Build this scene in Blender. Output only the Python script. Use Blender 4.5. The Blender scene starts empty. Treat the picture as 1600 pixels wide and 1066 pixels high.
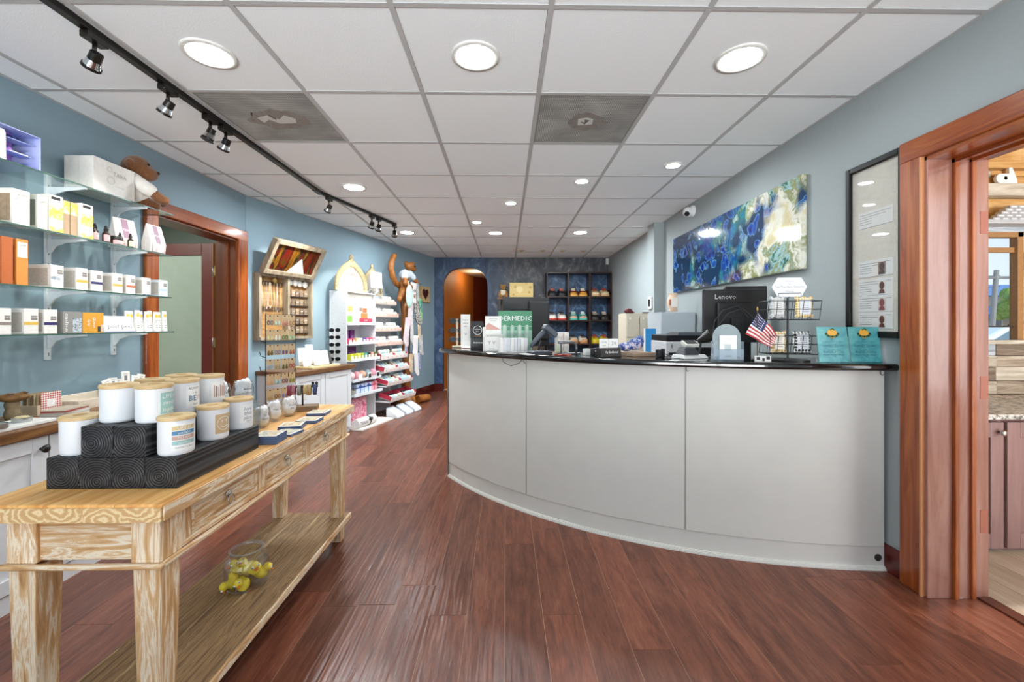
import bpy, bmesh, math, random
from mathutils import Vector, Matrix, Euler
random.seed(7)
S = bpy.context.scene
COL = S.collection
PI = math.pi
R = math.radians

# ---------------------------------------------------------------- camera, world, light, exposure
cam = bpy.data.cameras.new('camera')
cam.sensor_fit = 'HORIZONTAL'; cam.sensor_width = 36.0
cam.lens = 36.0 * 660.0 / 1600.0
cam.shift_y = -26.0 / 1600.0
cam.clip_start = 0.05; cam.clip_end = 200
camo = bpy.data.objects.new('camera', cam); COL.objects.link(camo)
camo.location = (0, 0, 1.21)
camo.rotation_euler = (R(90), 0, R(-0.868))
S.camera = camo
S.view_settings.view_transform = 'Standard'
S.view_settings.look = 'None'
S.view_settings.exposure = 0.0
S.view_settings.gamma = 1.0
S.view_settings.use_curve_mapping = False

W = bpy.data.worlds.new('world'); S.world = W; W.use_nodes = True
wn = W.node_tree; wn.nodes.clear()
o_ = wn.nodes.new('ShaderNodeOutputWorld'); b_ = wn.nodes.new('ShaderNodeBackground')
tc = wn.nodes.new('ShaderNodeTexCoord'); sx = wn.nodes.new('ShaderNodeSeparateXYZ'); rp = wn.nodes.new('ShaderNodeValToRGB')
rp.color_ramp.elements[0].position = 0.0; rp.color_ramp.elements[0].color = (0.80, 0.90, 0.97, 1)
rp.color_ramp.elements[1].position = 0.6; rp.color_ramp.elements[1].color = (0.25, 0.50, 0.86, 1)
wn.links.new(tc.outputs['Generated'], sx.inputs[0]); wn.links.new(sx.outputs['Z'], rp.inputs[0])
wn.links.new(rp.outputs[0], b_.inputs[0]); wn.links.new(b_.outputs[0], o_.inputs[0])
b_.inputs[1].default_value = 1.25

def lamp(kind, name, loc, rot, energy, col=(1, 1, 1), **k):
    l = bpy.data.lights.new(name, kind); l.energy = energy; l.color = col
    for a, v in k.items(): setattr(l, a, v)
    o = bpy.data.objects.new(name, l); COL.objects.link(o); o.location = loc; o.rotation_euler = rot
    return o
# sun over the street outside, daylight entering through the shop window behind the viewpoint, plus an added ceiling fill
lamp('SUN', 'sun', (6, -4, 9), (R(48), R(0), R(28)), 3.0, (1, .96, .9), angle=R(.6))
lamp('AREA', 'ceiling_fill', (-0.3, -6.5, -.25), (R(165), 0, 0), 2700, (.96, .98, 1), shape='RECTANGLE', size=8, size_y=4)  # unseen lamp added low outside the shop front to brighten the ceiling
lamp('AREA', 'window_daylight', (-0.3, -2.45, 1.3), (R(90), 0, 0), 18, (.97, .985, 1), shape='RECTANGLE', size=3.9, size_y=2.1)
lamp('AREA', 'side_room_daylight', (3.6, -0.2, 1.5), (R(90), 0, 0), 44, (.98, .99, 1), shape='RECTANGLE', size=1.5, size_y=1.8)
lamp('AREA', 'treatment_room_light', (-3.6, 3.0, 2.3), (0, 0, 0), 22, (1, .98, .95), shape='RECTANGLE', size=.9, size_y=.9)
lamp('POINT', 'hall_downlight', (-.6, 8.7, 2.2), (0, 0, 0), 9, (1, .78, .5), shadow_soft_size=.06)

# ---------------------------------------------------------------- materials
def lin(c):
    if isinstance(c, str): c = tuple(int(c[i:i+2], 16) for i in (0, 2, 4))
    return tuple(((v/255)/12.92 if v/255 <= .04045 else ((v/255+.055)/1.055)**2.4) for v in c) + (1,)
MT = {}
def nodes(name):
    m = bpy.data.materials.new(name); m.use_nodes = True
    nt = m.node_tree; p = nt.nodes['Principled BSDF']
    return m, nt, p
def N(nt, t, **k):
    n = nt.nodes.new('ShaderNode' + t)
    for a, v in k.items():
        if a.startswith('i_'): n.inputs[a[2:].replace('_', ' ')].default_value = v
        else: setattr(n, a, v)
    return n
def ramp(nt, stops):
    n = nt.nodes.new('ShaderNodeValToRGB'); e = n.color_ramp.elements
    while len(e) < len(stops): e.new(.5)
    for el, (p, c) in zip(e, stops): el.position = p; el.color = lin(c)
    return n
def mat(c, rough=.5, metal=0, spec=.5, emit=0, var=.04, bump=0, bscale=60, coat=0, sheen=0):
    key = (str(c), rough, metal, spec, emit, var, bump, bscale, coat, sheen)
    if key in MT: return MT[key]
    m, nt, p = nodes('paint_%s' % (c if isinstance(c, str) else '%02x%02x%02x' % tuple(c)))
    col = lin(c)
    p.inputs['Base Color'].default_value = col; p.inputs['Roughness'].default_value = rough
    p.inputs['Metallic'].default_value = metal; p.inputs['Specular IOR Level'].default_value = spec
    if coat: p.inputs['Coat Weight'].default_value = coat
    if sheen: p.inputs['Sheen Weight'].default_value = sheen
    if emit:
        p.inputs['Emission Color'].default_value = col; p.inputs['Emission Strength'].default_value = emit
    elif var or bump:
        t = N(nt, 'TexCoord'); n = N(nt, 'TexNoise', i_Scale=bscale, i_Detail=3.0)
        nt.links.new(t.outputs['Object'], n.inputs['Vector'])
        if var:
            r = nt.nodes.new('ShaderNodeValToRGB')
            r.color_ramp.elements[0].position = .3; r.color_ramp.elements[1].position = .7
            r.color_ramp.elements[0].color = tuple(v*(1-var) for v in col[:3]) + (1,)
            r.color_ramp.elements[1].color = tuple(min(1, v*(1+var)) for v in col[:3]) + (1,)
            nt.links.new(n.outputs['Fac'], r.inputs[0]); nt.links.new(r.outputs[0], p.inputs['Base Color'])
        if bump:
            b = N(nt, 'Bump', i_Strength=bump, i_Distance=.01)
            nt.links.new(n.outputs['Fac'], b.inputs['Height']); nt.links.new(b.outputs[0], p.inputs['Normal'])
    MT[key] = m
    return m
def wood(name, stops, scale=(14, 1.6, 14), rough=.45, bump=.15, nscale=2.2, detail=8, dist=.6, rnd=.25, fine=0, spec=.5, coat=0):
    """streaky wood: noise stretched along one object axis, a random offset and tone for each object"""
    m, nt, p = nodes(name); L = nt.links.new
    t = N(nt, 'TexCoord'); oi = N(nt, 'ObjectInfo')
    ad = N(nt, 'VectorMath', operation='MULTIPLY_ADD')
    cx = N(nt, 'CombineXYZ'); 
    for i in range(3): L(oi.outputs['Random'], cx.inputs[i])
    ad.inputs[1].default_value = (37, 53, 41); L(cx.outputs[0], ad.inputs[0]); L(t.outputs['Object'], ad.inputs[2])
    mp = N(nt, 'Mapping'); mp.inputs['Scale'].default_value = scale; L(ad.outputs[0], mp.inputs[0])
    n = N(nt, 'TexNoise', i_Scale=nscale, i_Detail=float(detail), i_Roughness=.62, i_Distortion=dist); L(mp.outputs[0], n.inputs['Vector'])
    r = ramp(nt, stops); L(n.outputs['Fac'], r.inputs[0])
    hsv = N(nt, 'HueSaturation'); mr = N(nt, 'MapRange'); mr.inputs[3].default_value = 1-rnd; mr.inputs[4].default_value = 1+rnd
    L(oi.outputs['Random'], mr.inputs[0]); L(mr.outputs[0], hsv.inputs['Value']); L(r.outputs[0], hsv.inputs['Color'])
    L(hsv.outputs[0], p.inputs['Base Color'])
    b = N(nt, 'Bump', i_Strength=bump, i_Distance=.01); L(n.outputs['Fac'], b.inputs['Height']); L(b.outputs[0], p.inputs['Normal'])
    p.inputs['Roughness'].default_value = rough; p.inputs['Specular IOR Level'].default_value = spec
    if coat: p.inputs['Coat Weight'].default_value = coat; p.inputs['Coat Roughness'].default_value = .1
    return m
def glass(name, tint=(.97, .99, .98), gl=.04, rough=.02, gray=0.0, body=(.9, .95, .93, 1)):
    """clear sheet: tinted transparency, a fresnel mirror, some scattering body for frosted sheets"""
    m = bpy.data.materials.new(name); m.use_nodes = True; nt = m.node_tree; nt.nodes.clear(); L = nt.links.new
    o = N(nt, 'OutputMaterial'); tr = N(nt, 'BsdfTransparent'); tr.inputs[0].default_value = tint + (1,)
    g = N(nt, 'BsdfGlossy', i_Roughness=rough); lw = N(nt, 'LayerWeight', i_Blend=.5); pw_ = N(nt, 'Math', operation='POWER'); pw_.inputs[1].default_value = 5.0; L(lw.outputs['Facing'], pw_.inputs[0])
    fr = N(nt, 'MapRange'); fr.inputs[3].default_value = gl; fr.inputs[4].default_value = .9; L(pw_.outputs[0], fr.inputs[0])
    mx = N(nt, 'MixShader'); L(fr.outputs[0], mx.inputs[0]); L(tr.outputs[0], mx.inputs[1]); L(g.outputs[0], mx.inputs[2])
    if gray:
        d = N(nt, 'BsdfDiffuse'); d.inputs[0].default_value = body
        m2 = N(nt, 'MixShader'); m2.inputs[0].default_value = gray; L(mx.outputs[0], m2.inputs[1]); L(d.outputs[0], m2.inputs[2]); L(m2.outputs[0], o.inputs[0])
    else: L(mx.outputs[0], o.inputs[0])
    return m
def mottled(name, stops, scale=3, detail=10, dist=1.5, rough=.6, bump=.05, vec=None):
    m, nt, p = nodes(name); L = nt.links.new
    t = N(nt, 'TexCoord'); mp = N(nt, 'Mapping')
    if vec: mp.inputs['Scale'].default_value = vec
    L(t.outputs['Object'], mp.inputs[0])
    n = N(nt, 'TexNoise', i_Scale=float(scale), i_Detail=float(detail), i_Roughness=.65, i_Distortion=float(dist)); L(mp.outputs[0], n.inputs['Vector'])
    r = ramp(nt, stops); L(n.outputs['Fac'], r.inputs[0]); L(r.outputs[0], p.inputs['Base Color'])
    b = N(nt, 'Bump', i_Strength=bump, i_Distance=.01); L(n.outputs['Fac'], b.inputs['Height']); L(b.outputs[0], p.inputs['Normal'])
    p.inputs['Roughness'].default_value = rough
    return m

# ---------------------------------------------------------------- mesh helpers
class MB:
    def __init__(s): s.v = []; s.f = []; s.mi = []; s.m = 0
    def add(s, vs, fs, X=None):
        o = len(s.v)
        s.v += [tuple(X @ Vector(v)) if X else tuple(v) for v in vs]
        for f in fs: s.f.append([i+o for i in f]); s.mi.append(s.m)
        return s
    def box(s, x0, x1, y0, y1, z0, z1, X=None):
        return s.add([(x0,y0,z0),(x1,y0,z0),(x1,y1,z0),(x0,y1,z0),(x0,y0,z1),(x1,y0,z1),(x1,y1,z1),(x0,y1,z1)],
              [(0,3,2,1),(4,5,6,7),(0,1,5,4),(1,2,6,5),(2,3,7,6),(3,0,4,7)], X)
    def frus(s, b, t, z0, z1, X=None):   # b,t = (x0,x1,y0,y1)
        return s.add([(b[0],b[2],z0),(b[1],b[2],z0),(b[1],b[3],z0),(b[0],b[3],z0),(t[0],t[2],z1),(t[1],t[2],z1),(t[1],t[3],z1),(t[0],t[3],z1)],
              [(0,3,2,1),(4,5,6,7),(0,1,5,4),(1,2,6,5),(2,3,7,6),(3,0,4,7)], X)
    def prism(s, poly, z0, z1, X=None):   # polygon in xy (ccw)
        n = len(poly)
        return s.add([(x,y,z0) for x,y in poly]+[(x,y,z1) for x,y in poly],
              [tuple(range(n-1,-1,-1)), tuple(range(n,2*n))]+[(i,(i+1)%n,n+(i+1)%n,n+i) for i in range(n)], X)
    def slab(s, poly, y0, y1, X=None):    # polygon in xz, thickness along y
        n = len(poly)
        return s.add([(x,y0,z) for x,z in poly]+[(x,y1,z) for x,z in poly],
              [tuple(range(n)), tuple(range(2*n-1,n-1,-1))]+[((i+1)%n,i,n+i,n+(i+1)%n) for i in range(n)], X)
    def lathe(s, prof, n=20, c=(0,0,0), X=None, a0=0, a1=2*PI):   # profile (r,z)
        full = abs(a1-a0-2*PI) < 1e-6; k = n if full else n+1; o = []
        for r, z in prof:
            for i in range(k):
                a = a0+(a1-a0)*i/n; o.append((c[0]+r*math.cos(a), c[1]+r*math.sin(a), c[2]+z))
        fs = []
        for j in range(len(prof)-1):
            for i in range(n):
                i2 = (i+1) % k if full else i+1
                fs.append((j*k+i, j*k+i2, (j+1)*k+i2, (j+1)*k+i))
        if full:
            if prof[0][0] > 1e-6: fs.append(tuple(range(k-1,-1,-1)))
            if prof[-1][0] > 1e-6: fs.append(tuple((len(prof)-1)*k+i for i in range(k)))
        return s.add(o, fs, X)
    def cyl(s, p0, p1, r0, r1=None, n=12):
        p0 = Vector(p0); p1 = Vector(p1); d = p1-p0
        q = d.to_track_quat('Z', 'Y').to_matrix().to_4x4(); q.translation = p0
        return s.lathe([(r0, 0), (r1 if r1 is not None else r0, d.length)], n, X=q)
    def tube(s, pts, r, n=8, rr=None):
        pts = [Vector(p) for p in pts]; prev = None; rings = []
        for i, p in enumerate(pts):
            d = (pts[min(i+1,len(pts)-1)]-pts[max(i-1,0)]).normalized()
            if prev is None: u = d.orthogonal().normalized()
            else: u = (prev-d*prev.dot(d)).normalized()
            prev = u; w = d.cross(u); ra = rr[i] if rr else r
            rings.append([tuple(p+(u*math.cos(2*PI*k/n)+w*math.sin(2*PI*k/n))*ra) for k in range(n)])
        vs = [v for g in rings for v in g]
        fs = [(i*n+k, i*n+(k+1)%n, (i+1)*n+(k+1)%n, (i+1)*n+k) for i in range(len(pts)-1) for k in range(n)]
        fs += [tuple(range(n-1,-1,-1)), tuple((len(pts)-1)*n+k for k in range(n))]
        return s.add(vs, fs)
    def ball(s, c, r, n=12, m=8, X=None):
        r = r if isinstance(r, (tuple, list)) else (r, r, r)
        vs = [(c[0],c[1],c[2]-r[2])]
        for j in range(1, m):
            t = -PI/2+PI*j/m
            for i in range(n):
                a = 2*PI*i/n; vs.append((c[0]+r[0]*math.cos(t)*math.cos(a), c[1]+r[1]*math.cos(t)*math.sin(a), c[2]+r[2]*math.sin(t)))
        vs.append((c[0],c[1],c[2]+r[2])); L = len(vs)-1; fs = []
        for i in range(n):
            fs.append((0, 1+(i+1)%n, 1+i)); fs.append((L, L-n+i, L-n+(i+1)%n))
            for j in range(m-2): fs.append((1+j*n+i, 1+j*n+(i+1)%n, 1+(j+1)*n+(i+1)%n, 1+(j+1)*n+i))
        return s.add(vs, fs, X)
    def torus(s, c, R0, r, n=20, k=8, X=None, sx=1, sy=1):
        vs = []; fs = []
        for i in range(n):
            a = 2*PI*i/n
            for j in range(k):
                b = 2*PI*j/k; q = R0+r*math.cos(b)
                vs.append((c[0]+q*math.cos(a)*sx, c[1]+q*math.sin(a)*sy, c[2]+r*math.sin(b)))
                fs.append((i*k+j, ((i+1)%n)*k+j, ((i+1)%n)*k+(j+1)%k, i*k+(j+1)%k))
        return s.add(vs, fs, X)
    def arc(s, c, r0, r1, a0, a1, z0, z1, n=24):     # curved block about centre c
        vs = []
        for i in range(n+1):
            a = a0+(a1-a0)*i/n; x, y = math.cos(a), math.sin(a)
            vs += [(c[0]+r0*x,c[1]+r0*y,z0),(c[0]+r1*x,c[1]+r1*y,z0),(c[0]+r1*x,c[1]+r1*y,z1),(c[0]+r0*x,c[1]+r0*y,z1)]
        fs = [(0,1,2,3), (4*n+3,4*n+2,4*n+1,4*n)]
        for i in range(n):
            for j in range(4): fs.append((i*4+j, (i+1)*4+j, (i+1)*4+(j+1)%4, i*4+(j+1)%4))
        return s.add(vs, fs)
    def mesh(s, name, mats, smooth=False):
        me = bpy.data.meshes.new(name); me.from_pydata(s.v, [], s.f)
        for m in (mats if isinstance(mats, (list, tuple)) else [mats]): me.materials.append(m)
        for p, k in zip(me.polygons, s.mi): p.material_index = k
        b = bmesh.new(); b.from_mesh(me); bmesh.ops.recalc_face_normals(b, faces=b.faces); b.to_mesh(me); b.free()
        if smooth:
            me.polygons.foreach_set('use_smooth', [True]*len(me.polygons))
            if smooth is not True: me.set_sharp_from_angle(angle=R(smooth))
        return me
    def obj(s, name, mats, parent=None, smooth=False, bevel=0, loc=None, rot=None, seg=2):
        o = bpy.data.objects.new(name, s.mesh(name, mats, smooth)); COL.objects.link(o)
        if parent: o.parent = parent
        if loc: o.location = loc
        if rot: o.rotation_euler = rot
        if bevel:
            md = o.modifiers.new('bevel', 'BEVEL'); md.width = bevel; md.segments = seg; md.limit_method = 'ANGLE'; md.angle_limit = R(40)
        return o
def tag(o, label, cat, group=None):
    o['label'] = label; o['category'] = cat
    if group: o['group'] = group
    return o
def thing(name, label, cat, loc=(0,0,0), rz=0, group=None):
    o = bpy.data.objects.new(name, None); COL.objects.link(o); o.empty_display_size = .05
    o.location = loc; o.rotation_euler = (0, 0, R(rz)); return tag(o, label, cat, group)
def struct(o): o['kind'] = 'structure'; return o
def inst(name, me, parent=None, loc=(0,0,0), rot=(0,0,0), sc=None):
    o = bpy.data.objects.new(name, me); COL.objects.link(o); o.parent = parent; o.location = loc; o.rotation_euler = rot
    if sc: o.scale = sc
    return o
def dup(root, loc, rz=None, label=None):
    r = root.copy(); COL.objects.link(r); r.location = loc
    if rz is not None: r.rotation_euler = (0, 0, R(rz))
    if label: r['label'] = label
    for ch in list(root.children):
        c = ch.copy(); COL.objects.link(c); c.parent = r
        for g in ch.children:
            d = g.copy(); COL.objects.link(d); d.parent = c
    return r
TS = bpy.data.scenes.new('scratch')      # small scene used only while shaping, removed at the end
def bake(o):
    with bpy.context.temp_override(scene=TS, view_layer=TS.view_layers[0]):
        dg = bpy.context.evaluated_depsgraph_get()
        return bpy.data.meshes.new_from_object(o.evaluated_get(dg))
def txmesh(s, size, shear=0, bold=0, align='CENTER'):
    cu = bpy.data.curves.new('t', 'FONT'); cu.body = s; cu.size = size; cu.shear = shear; cu.align_x = align; cu.align_y = 'CENTER'
    cu.resolution_u = 1; cu.offset = bold; cu.extrude = 0
    o = bpy.data.objects.new('t', cu); TS.collection.objects.link(o)
    me = bake(o)
    bpy.data.objects.remove(o); bpy.data.curves.remove(cu)
    return me
def txt(s, size, m, parent, x=0, z=0, y=0, name='lettering', shear=0, bold=0, align='CENTER', cyl=None, X=None, flat=False, width=None):
    """lettering on a face that looks along -y (x right, z up); cyl=(radius,angle) wraps it round an upright cylinder"""
    me = txmesh(s, size, shear, bold, align); me.name = name; me.materials.clear(); me.materials.append(m)
    xs = [v.co.x for v in me.vertices] or [0]; k = 1
    if width and max(xs)-min(xs) > 1e-6: k = width/(max(xs)-min(xs))
    for v in me.vertices:
        px_, pz_ = v.co.x*k+x, v.co.y+z
        if cyl:
            a = cyl[1]+px_/cyl[0]; v.co = (cyl[0]*math.cos(a), cyl[0]*math.sin(a), pz_)
        elif flat: v.co = (px_, pz_, y)
        else: v.co = (px_, y, pz_)
        if X: v.co = X @ v.co
    o = bpy.data.objects.new(name, me); COL.objects.link(o); o.parent = parent
    return o
def blob(name, parts, voxel, m, parent=None, smooth=4):
    """ellipsoids and tapered limbs fused into one continuous skin"""
    b = MB()
    for p in parts:
        if len(p) == 2: b.ball(p[0], p[1], 14, 10)
        else:
            p0, p1, r0, r1 = p; p0 = Vector(p0); p1 = Vector(p1)
            for i in range(7):
                t = i/6; b.ball(tuple(p0.lerp(p1, t)), r0+(r1-r0)*t, 12, 8)
    o = bpy.data.objects.new('tmp', b.mesh('tmp', m)); TS.collection.objects.link(o); md = o.modifiers.new('r', 'REMESH'); md.mode = 'VOXEL'; md.voxel_size = voxel
    sm = o.modifiers.new('s', 'SMOOTH'); sm.factor = .5; sm.iterations = smooth
    me = bake(o)
    bpy.data.objects.remove(o); me.name = name
    me.polygons.foreach_set('use_smooth', [True]*len(me.polygons))
    me.materials.clear(); me.materials.append(m)
    q = bpy.data.objects.new(name, me); COL.objects.link(q); q.parent = parent
    return q
# ================================================================ THE ROOM
CE = 2.426
XL, XR, YB, YF_ = -2.46, 1.88, 7.71, -2.6
A0 = Vector((-2.456, 4.031, 0)); AD = Vector((1.156, 3.679, 0)).normalized(); AN = Vector((AD.y, -AD.x, 0))
ARZ = math.degrees(math.atan2(AD.y, AD.x))         # local +x runs along the slanted wall, local -y looks into the room
def AW(s, t, z=0): return tuple(A0 + AD*s + AN*t + Vector((0, 0, z)))

wall_m = mat('8aa2ae', .65, var=.02, bump=.03, bscale=90)
wallr_m = mat('9da5a6', .65, var=.02, bump=.03, bscale=90)
white_m = mat('e8e7e2', .45, var=.015)
cherry = wood('cherry_trim', [(.25, '6d2a10'), (.45, '8f4319'), (.6, 'a85a24'), (.8, 'b96f33')], (16, 16, 1.3), .28, .05, 1.6, 6, .8, .12, coat=.3)
cherry_y = wood('cherry_trim_head', [(.25, '6d2a10'), (.45, '8f4319'), (.6, 'a85a24'), (.8, 'b96f33')], (16, 1.3, 16), .28, .05, 1.6, 6, .8, .12, coat=.3)
jamb_m = wood('cherry_jamb', [(.25, '80503f'), (.5, '99695a'), (.75, 'ab8072')], (10, 10, 1.1), .25, .04, 1.6, 6, .8, .08, coat=.3)
base_m = wood('dark_red_baseboard', [(.2, '3c100b'), (.8, '64201a')], (3, 3, 16), .22, .03, 2, 4, .5, .1)

# ---- floor: one object per plank, laid along the room
plank_m, nt, p = nodes('scraped_hardwood'); L_ = nt.links.new
t = N(nt, 'TexCoord'); oi = N(nt, 'ObjectInfo'); cx = N(nt, 'CombineXYZ')
for i in range(3): L_(oi.outputs['Random'], cx.inputs[i])
ad = N(nt, 'VectorMath', operation='MULTIPLY_ADD'); ad.inputs[1].default_value = (37, 53, 0); L_(cx.outputs[0], ad.inputs[0]); L_(t.outputs['Object'], ad.inputs[2])
m1 = N(nt, 'Mapping'); m1.inputs['Scale'].default_value = (13, 2.0, 1); L_(ad.outputs[0], m1.inputs[0])
n1 = N(nt, 'TexNoise', i_Scale=1.6, i_Detail=9.0, i_Roughness=.66, i_Distortion=.7); L_(m1.outputs[0], n1.inputs['Vector'])
r1 = ramp(nt, [(.26, '32160f'), (.40, '5f3426'), (.54, '7d4a37'), (.72, '986650')]); m3 = N(nt, 'Mapping'); m3.inputs['Scale'].default_value = (60, 9, 1); L_(ad.outputs[0], m3.inputs[0])
n3 = N(nt, 'TexNoise', i_Scale=1.3, i_Detail=6.0, i_Roughness=.7, i_Distortion=1.0); L_(m3.outputs[0], n3.inputs['Vector'])
mf = N(nt, 'MixRGB'); mf.inputs[0].default_value = .38; L_(n1.outputs['Fac'], mf.inputs[1]); L_(n3.outputs['Fac'], mf.inputs[2]); L_(mf.outputs[0], r1.inputs[0])
hs = N(nt, 'HueSaturation'); mr = N(nt, 'MapRange'); mr.inputs[3].default_value = .72; mr.inputs[4].default_value = 1.2
L_(oi.outputs['Random'], mr.inputs[0]); L_(mr.outputs[0], hs.inputs['Value']); L_(r1.outputs[0], hs.inputs['Color']); L_(hs.outputs[0], p.inputs['Base Color'])
m2 = N(nt, 'Mapping'); m2.inputs['Scale'].default_value = (52, 3.2, 1); L_(ad.outputs[0], m2.inputs[0])
n2 = N(nt, 'TexNoise', i_Scale=1.0, i_Detail=1.5, i_Distortion=.4); L_(m2.outputs[0], n2.inputs['Vector'])
bp = N(nt, 'Bump', i_Strength=.5, i_Distance=.006); L_(n2.outputs['Fac'], bp.inputs['Height']); L_(bp.outputs[0], p.inputs['Normal'])
p.inputs['Roughness'].default_value = .28; p.inputs['Specular IOR Level'].default_value = .42
seam_glint_m = mat('b8987c', .6)  # pale tan in the gaps paints in highlights of the plank bevels
fl = MB().box(XL-.2, 2.0, YF_, 8.0, -.06, -.0012).obj('floor', seam_glint_m); struct(fl)
pw = .158; PLK = {}
x = -.003-16*pw; k = 0
while x < XR:
    y = YF_ - random.uniform(0, 1.2)
    while y < 7.75:
        l = random.choice((.75, 1.05, 1.25, 1.55, 1.8))
        y0, y1 = max(y, YF_), min(y+l, 7.75)
        if y1-y0 > .05 and (y1 > -.6):
            q = MB().box(.0009, pw-.0009, .0009, y1-y0-.0008, -.012, 0); o = q.obj('plank', plank_m, fl, bevel=0); o.location = (x, y0, 0)
            k += 1
        elif y1-y0 > .05:
            o = MB().box(.0009, pw-.0009, .0009, y1-y0-.0008, -.012, 0).obj('plank', plank_m, fl); o.location = (x, y0, 0)
        y += l
    x += pw

# ---- walls
def wall(name, pts, m, th_dir=None): pass
def wbox(b, *a): return b.box(*a)
TOPZ = 2.6
b = MB(); b.box(XL-.18, XL, YF_, 3.0, 0, TOPZ); b.box(XL-.18, XL, 3.0, 3.9, 1.99, TOPZ); b.box(XL-.18, XL, 3.9, 4.06, 0, TOPZ)
struct(b.obj('wall_left', wall_m))
X = Matrix.Translation(A0) @ Matrix.Rotation(R(ARZ), 4, 'Z')
struct(MB().box(0, 4.05, 0, .12, 0, TOPZ, X).obj('wall_slanted', wall_m))
b = MB(); b.box(XR, XR+.25, YF_, .90, 0, TOPZ); b.box(XR, XR+.25, .90, 1.86, 1.955, TOPZ); b.box(XR, XR+.25, 1.86, 7.9, 0, TOPZ); b.box(1.763, XR, 4.99, 5.22, 0, TOPZ)
struct(b.obj('wall_right', wallr_m))
# back wall with the arch
faux, nt, p = nodes('dark_blue_faux_plaster'); t = N(nt, 'TexCoord'); mp = N(nt, 'Mapping'); mp.inputs['Scale'].default_value = (1.3, 1, .8)
nt.links.new(t.outputs['Object'], mp.inputs[0])
n = N(nt, 'TexNoise', i_Scale=3.2, i_Detail=12.0, i_Roughness=.68, i_Distortion=1.6); nt.links.new(mp.outputs[0], n.inputs['Vector'])
r_a = ramp(nt, [(.30, '18283c'), (.48, '31496a'), (.60, '47607c'), (.72, '8b939b')]); nt.links.new(n.outputs['Fac'], r_a.inputs[0])
r_b = ramp(nt, [(.30, '2a2d33'), (.50, '4a4d53'), (.60, '6d6e70'), (.70, 'b0aca6')]); nt.links.new(n.outputs['Fac'], r_b.inputs[0])
sp = N(nt, 'SeparateXYZ'); nt.links.new(t.outputs['Object'], sp.inputs[0])
mr = N(nt, 'MapRange'); mr.inputs[1].default_value = -.45; mr.inputs[2].default_value = .15; nt.links.new(sp.outputs['X'], mr.inputs[0])
mx = N(nt, 'MixRGB'); nt.links.new(mr.outputs[0], mx.inputs[0]); nt.links.new(r_a.outputs[0], mx.inputs[1]); nt.links.new(r_b.outputs[0], mx.inputs[2])
nt.links.new(mx.outputs[0], p.inputs['Base Color']); p.inputs['Roughness'].default_value = .5
ax0, ax1, asp, atop = -1.142, -.327, 1.86, 2.248
acx, arx = (ax0+ax1)/2, (ax1-ax0)/2
b = MB(); b.box(-1.6, ax0, YB, YB+.15, 0, TOPZ); b.box(ax1, XR+.1, YB, YB+.15, 0, TOPZ)
n = 20; pr = None
for i in range(n+1):
    a = PI-PI*i/n; q = (acx+arx*math.copysign(abs(math.cos(a))**.8, math.cos(a)), asp+(atop-asp)*abs(math.sin(a))**.8)
    if pr: b.slab([(pr[0], pr[1]), (q[0], q[1]), (q[0], TOPZ), (pr[0], TOPZ)], YB, YB+.15)
    pr = q
struct(b.obj('wall_back', faux))
# hall behind the arch
orange_m = mat('a8621f', .6, var=.05); brown_m = mat('5e2413', .5, var=.05)
b = MB(); b.prism([(-1.35, 7.86), (-1.15, 7.86), (-.73, 9.6), (-.73, 9.8), (-.95, 9.8)], 0, 2.3); struct(b.obj('wall_hall_left', orange_m))
b = MB(); b.prism([(-.73, 9.6), (.3, 11.2), (.3, 11.35), (-.73, 9.8)], 0, 2.3); struct(b.obj('wall_hall_back', brown_m))
struct(MB().box(.22, .34, 7.86, 11.3, 0, 2.3).obj('wall_hall_right', orange_m))
struct(MB().box(-1.4, .4, 7.86, 11.4, 2.3, 2.36).obj('ceiling_hall', mat('d8cdb8', .7)))
struct(MB().box(-1.4, .4, 8.0, 11.4, -.06, -.001).obj('floor_hall', mat('4a2019', .3)))
# shop front behind the viewpoint: low wall, mullions and tall panes
b = MB(); b.box(-2.6, 2.1, YF_-.12, YF_, 0, .25); b.box(-2.6, 2.1, YF_-.12, YF_, 2.36, TOPZ); b.box(-2.6, -2.3, YF_-.12, YF_, .25, 2.36); b.box(1.7, 2.1, YF_-.12, YF_, .25, 2.36)
struct(b.obj('wall_front', wall_m))
w1 = MB()
for xx in (-2.3, -1.0, .3, 1.64): w1.box(xx, xx+.06, YF_-.09, YF_-.03, .25, 2.36)
w1.box(-2.3, 1.7, YF_-.09, YF_-.03, .25, .31); w1.box(-2.3, 1.7, YF_-.09, YF_-.03, 2.3, 2.36)
w1 = struct(w1.obj('window_1', mat('3a3a3a', .4, .6)))
pane_m = glass('window_glass', (.97, .98, .98))
for xx in (-2.24, -.94, .36): MB().box(xx, xx+1.26, YF_-.065, YF_-.058, .31, 2.3).obj('pane', pane_m, w1)

# ---- baseboards
b = MB(); b.box(0, .9, -.014, 0, 0, .13, X); b.box(2.3, 3.9, -.014, 0, 0, .13, X); struct(b.obj('baseboard_slanted', base_m, bevel=.004))
struct(MB().box(XR-.014, XR, 1.97, 4.99, 0, .13).obj('baseboard_right', base_m, bevel=.004))
b = MB(); b.box(-1.3, ax0, YB-.014, YB, 0, .13); b.box(ax1, XR, YB-.014, YB, 0, .13); struct(b.obj('baseboard_back', base_m))

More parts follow.
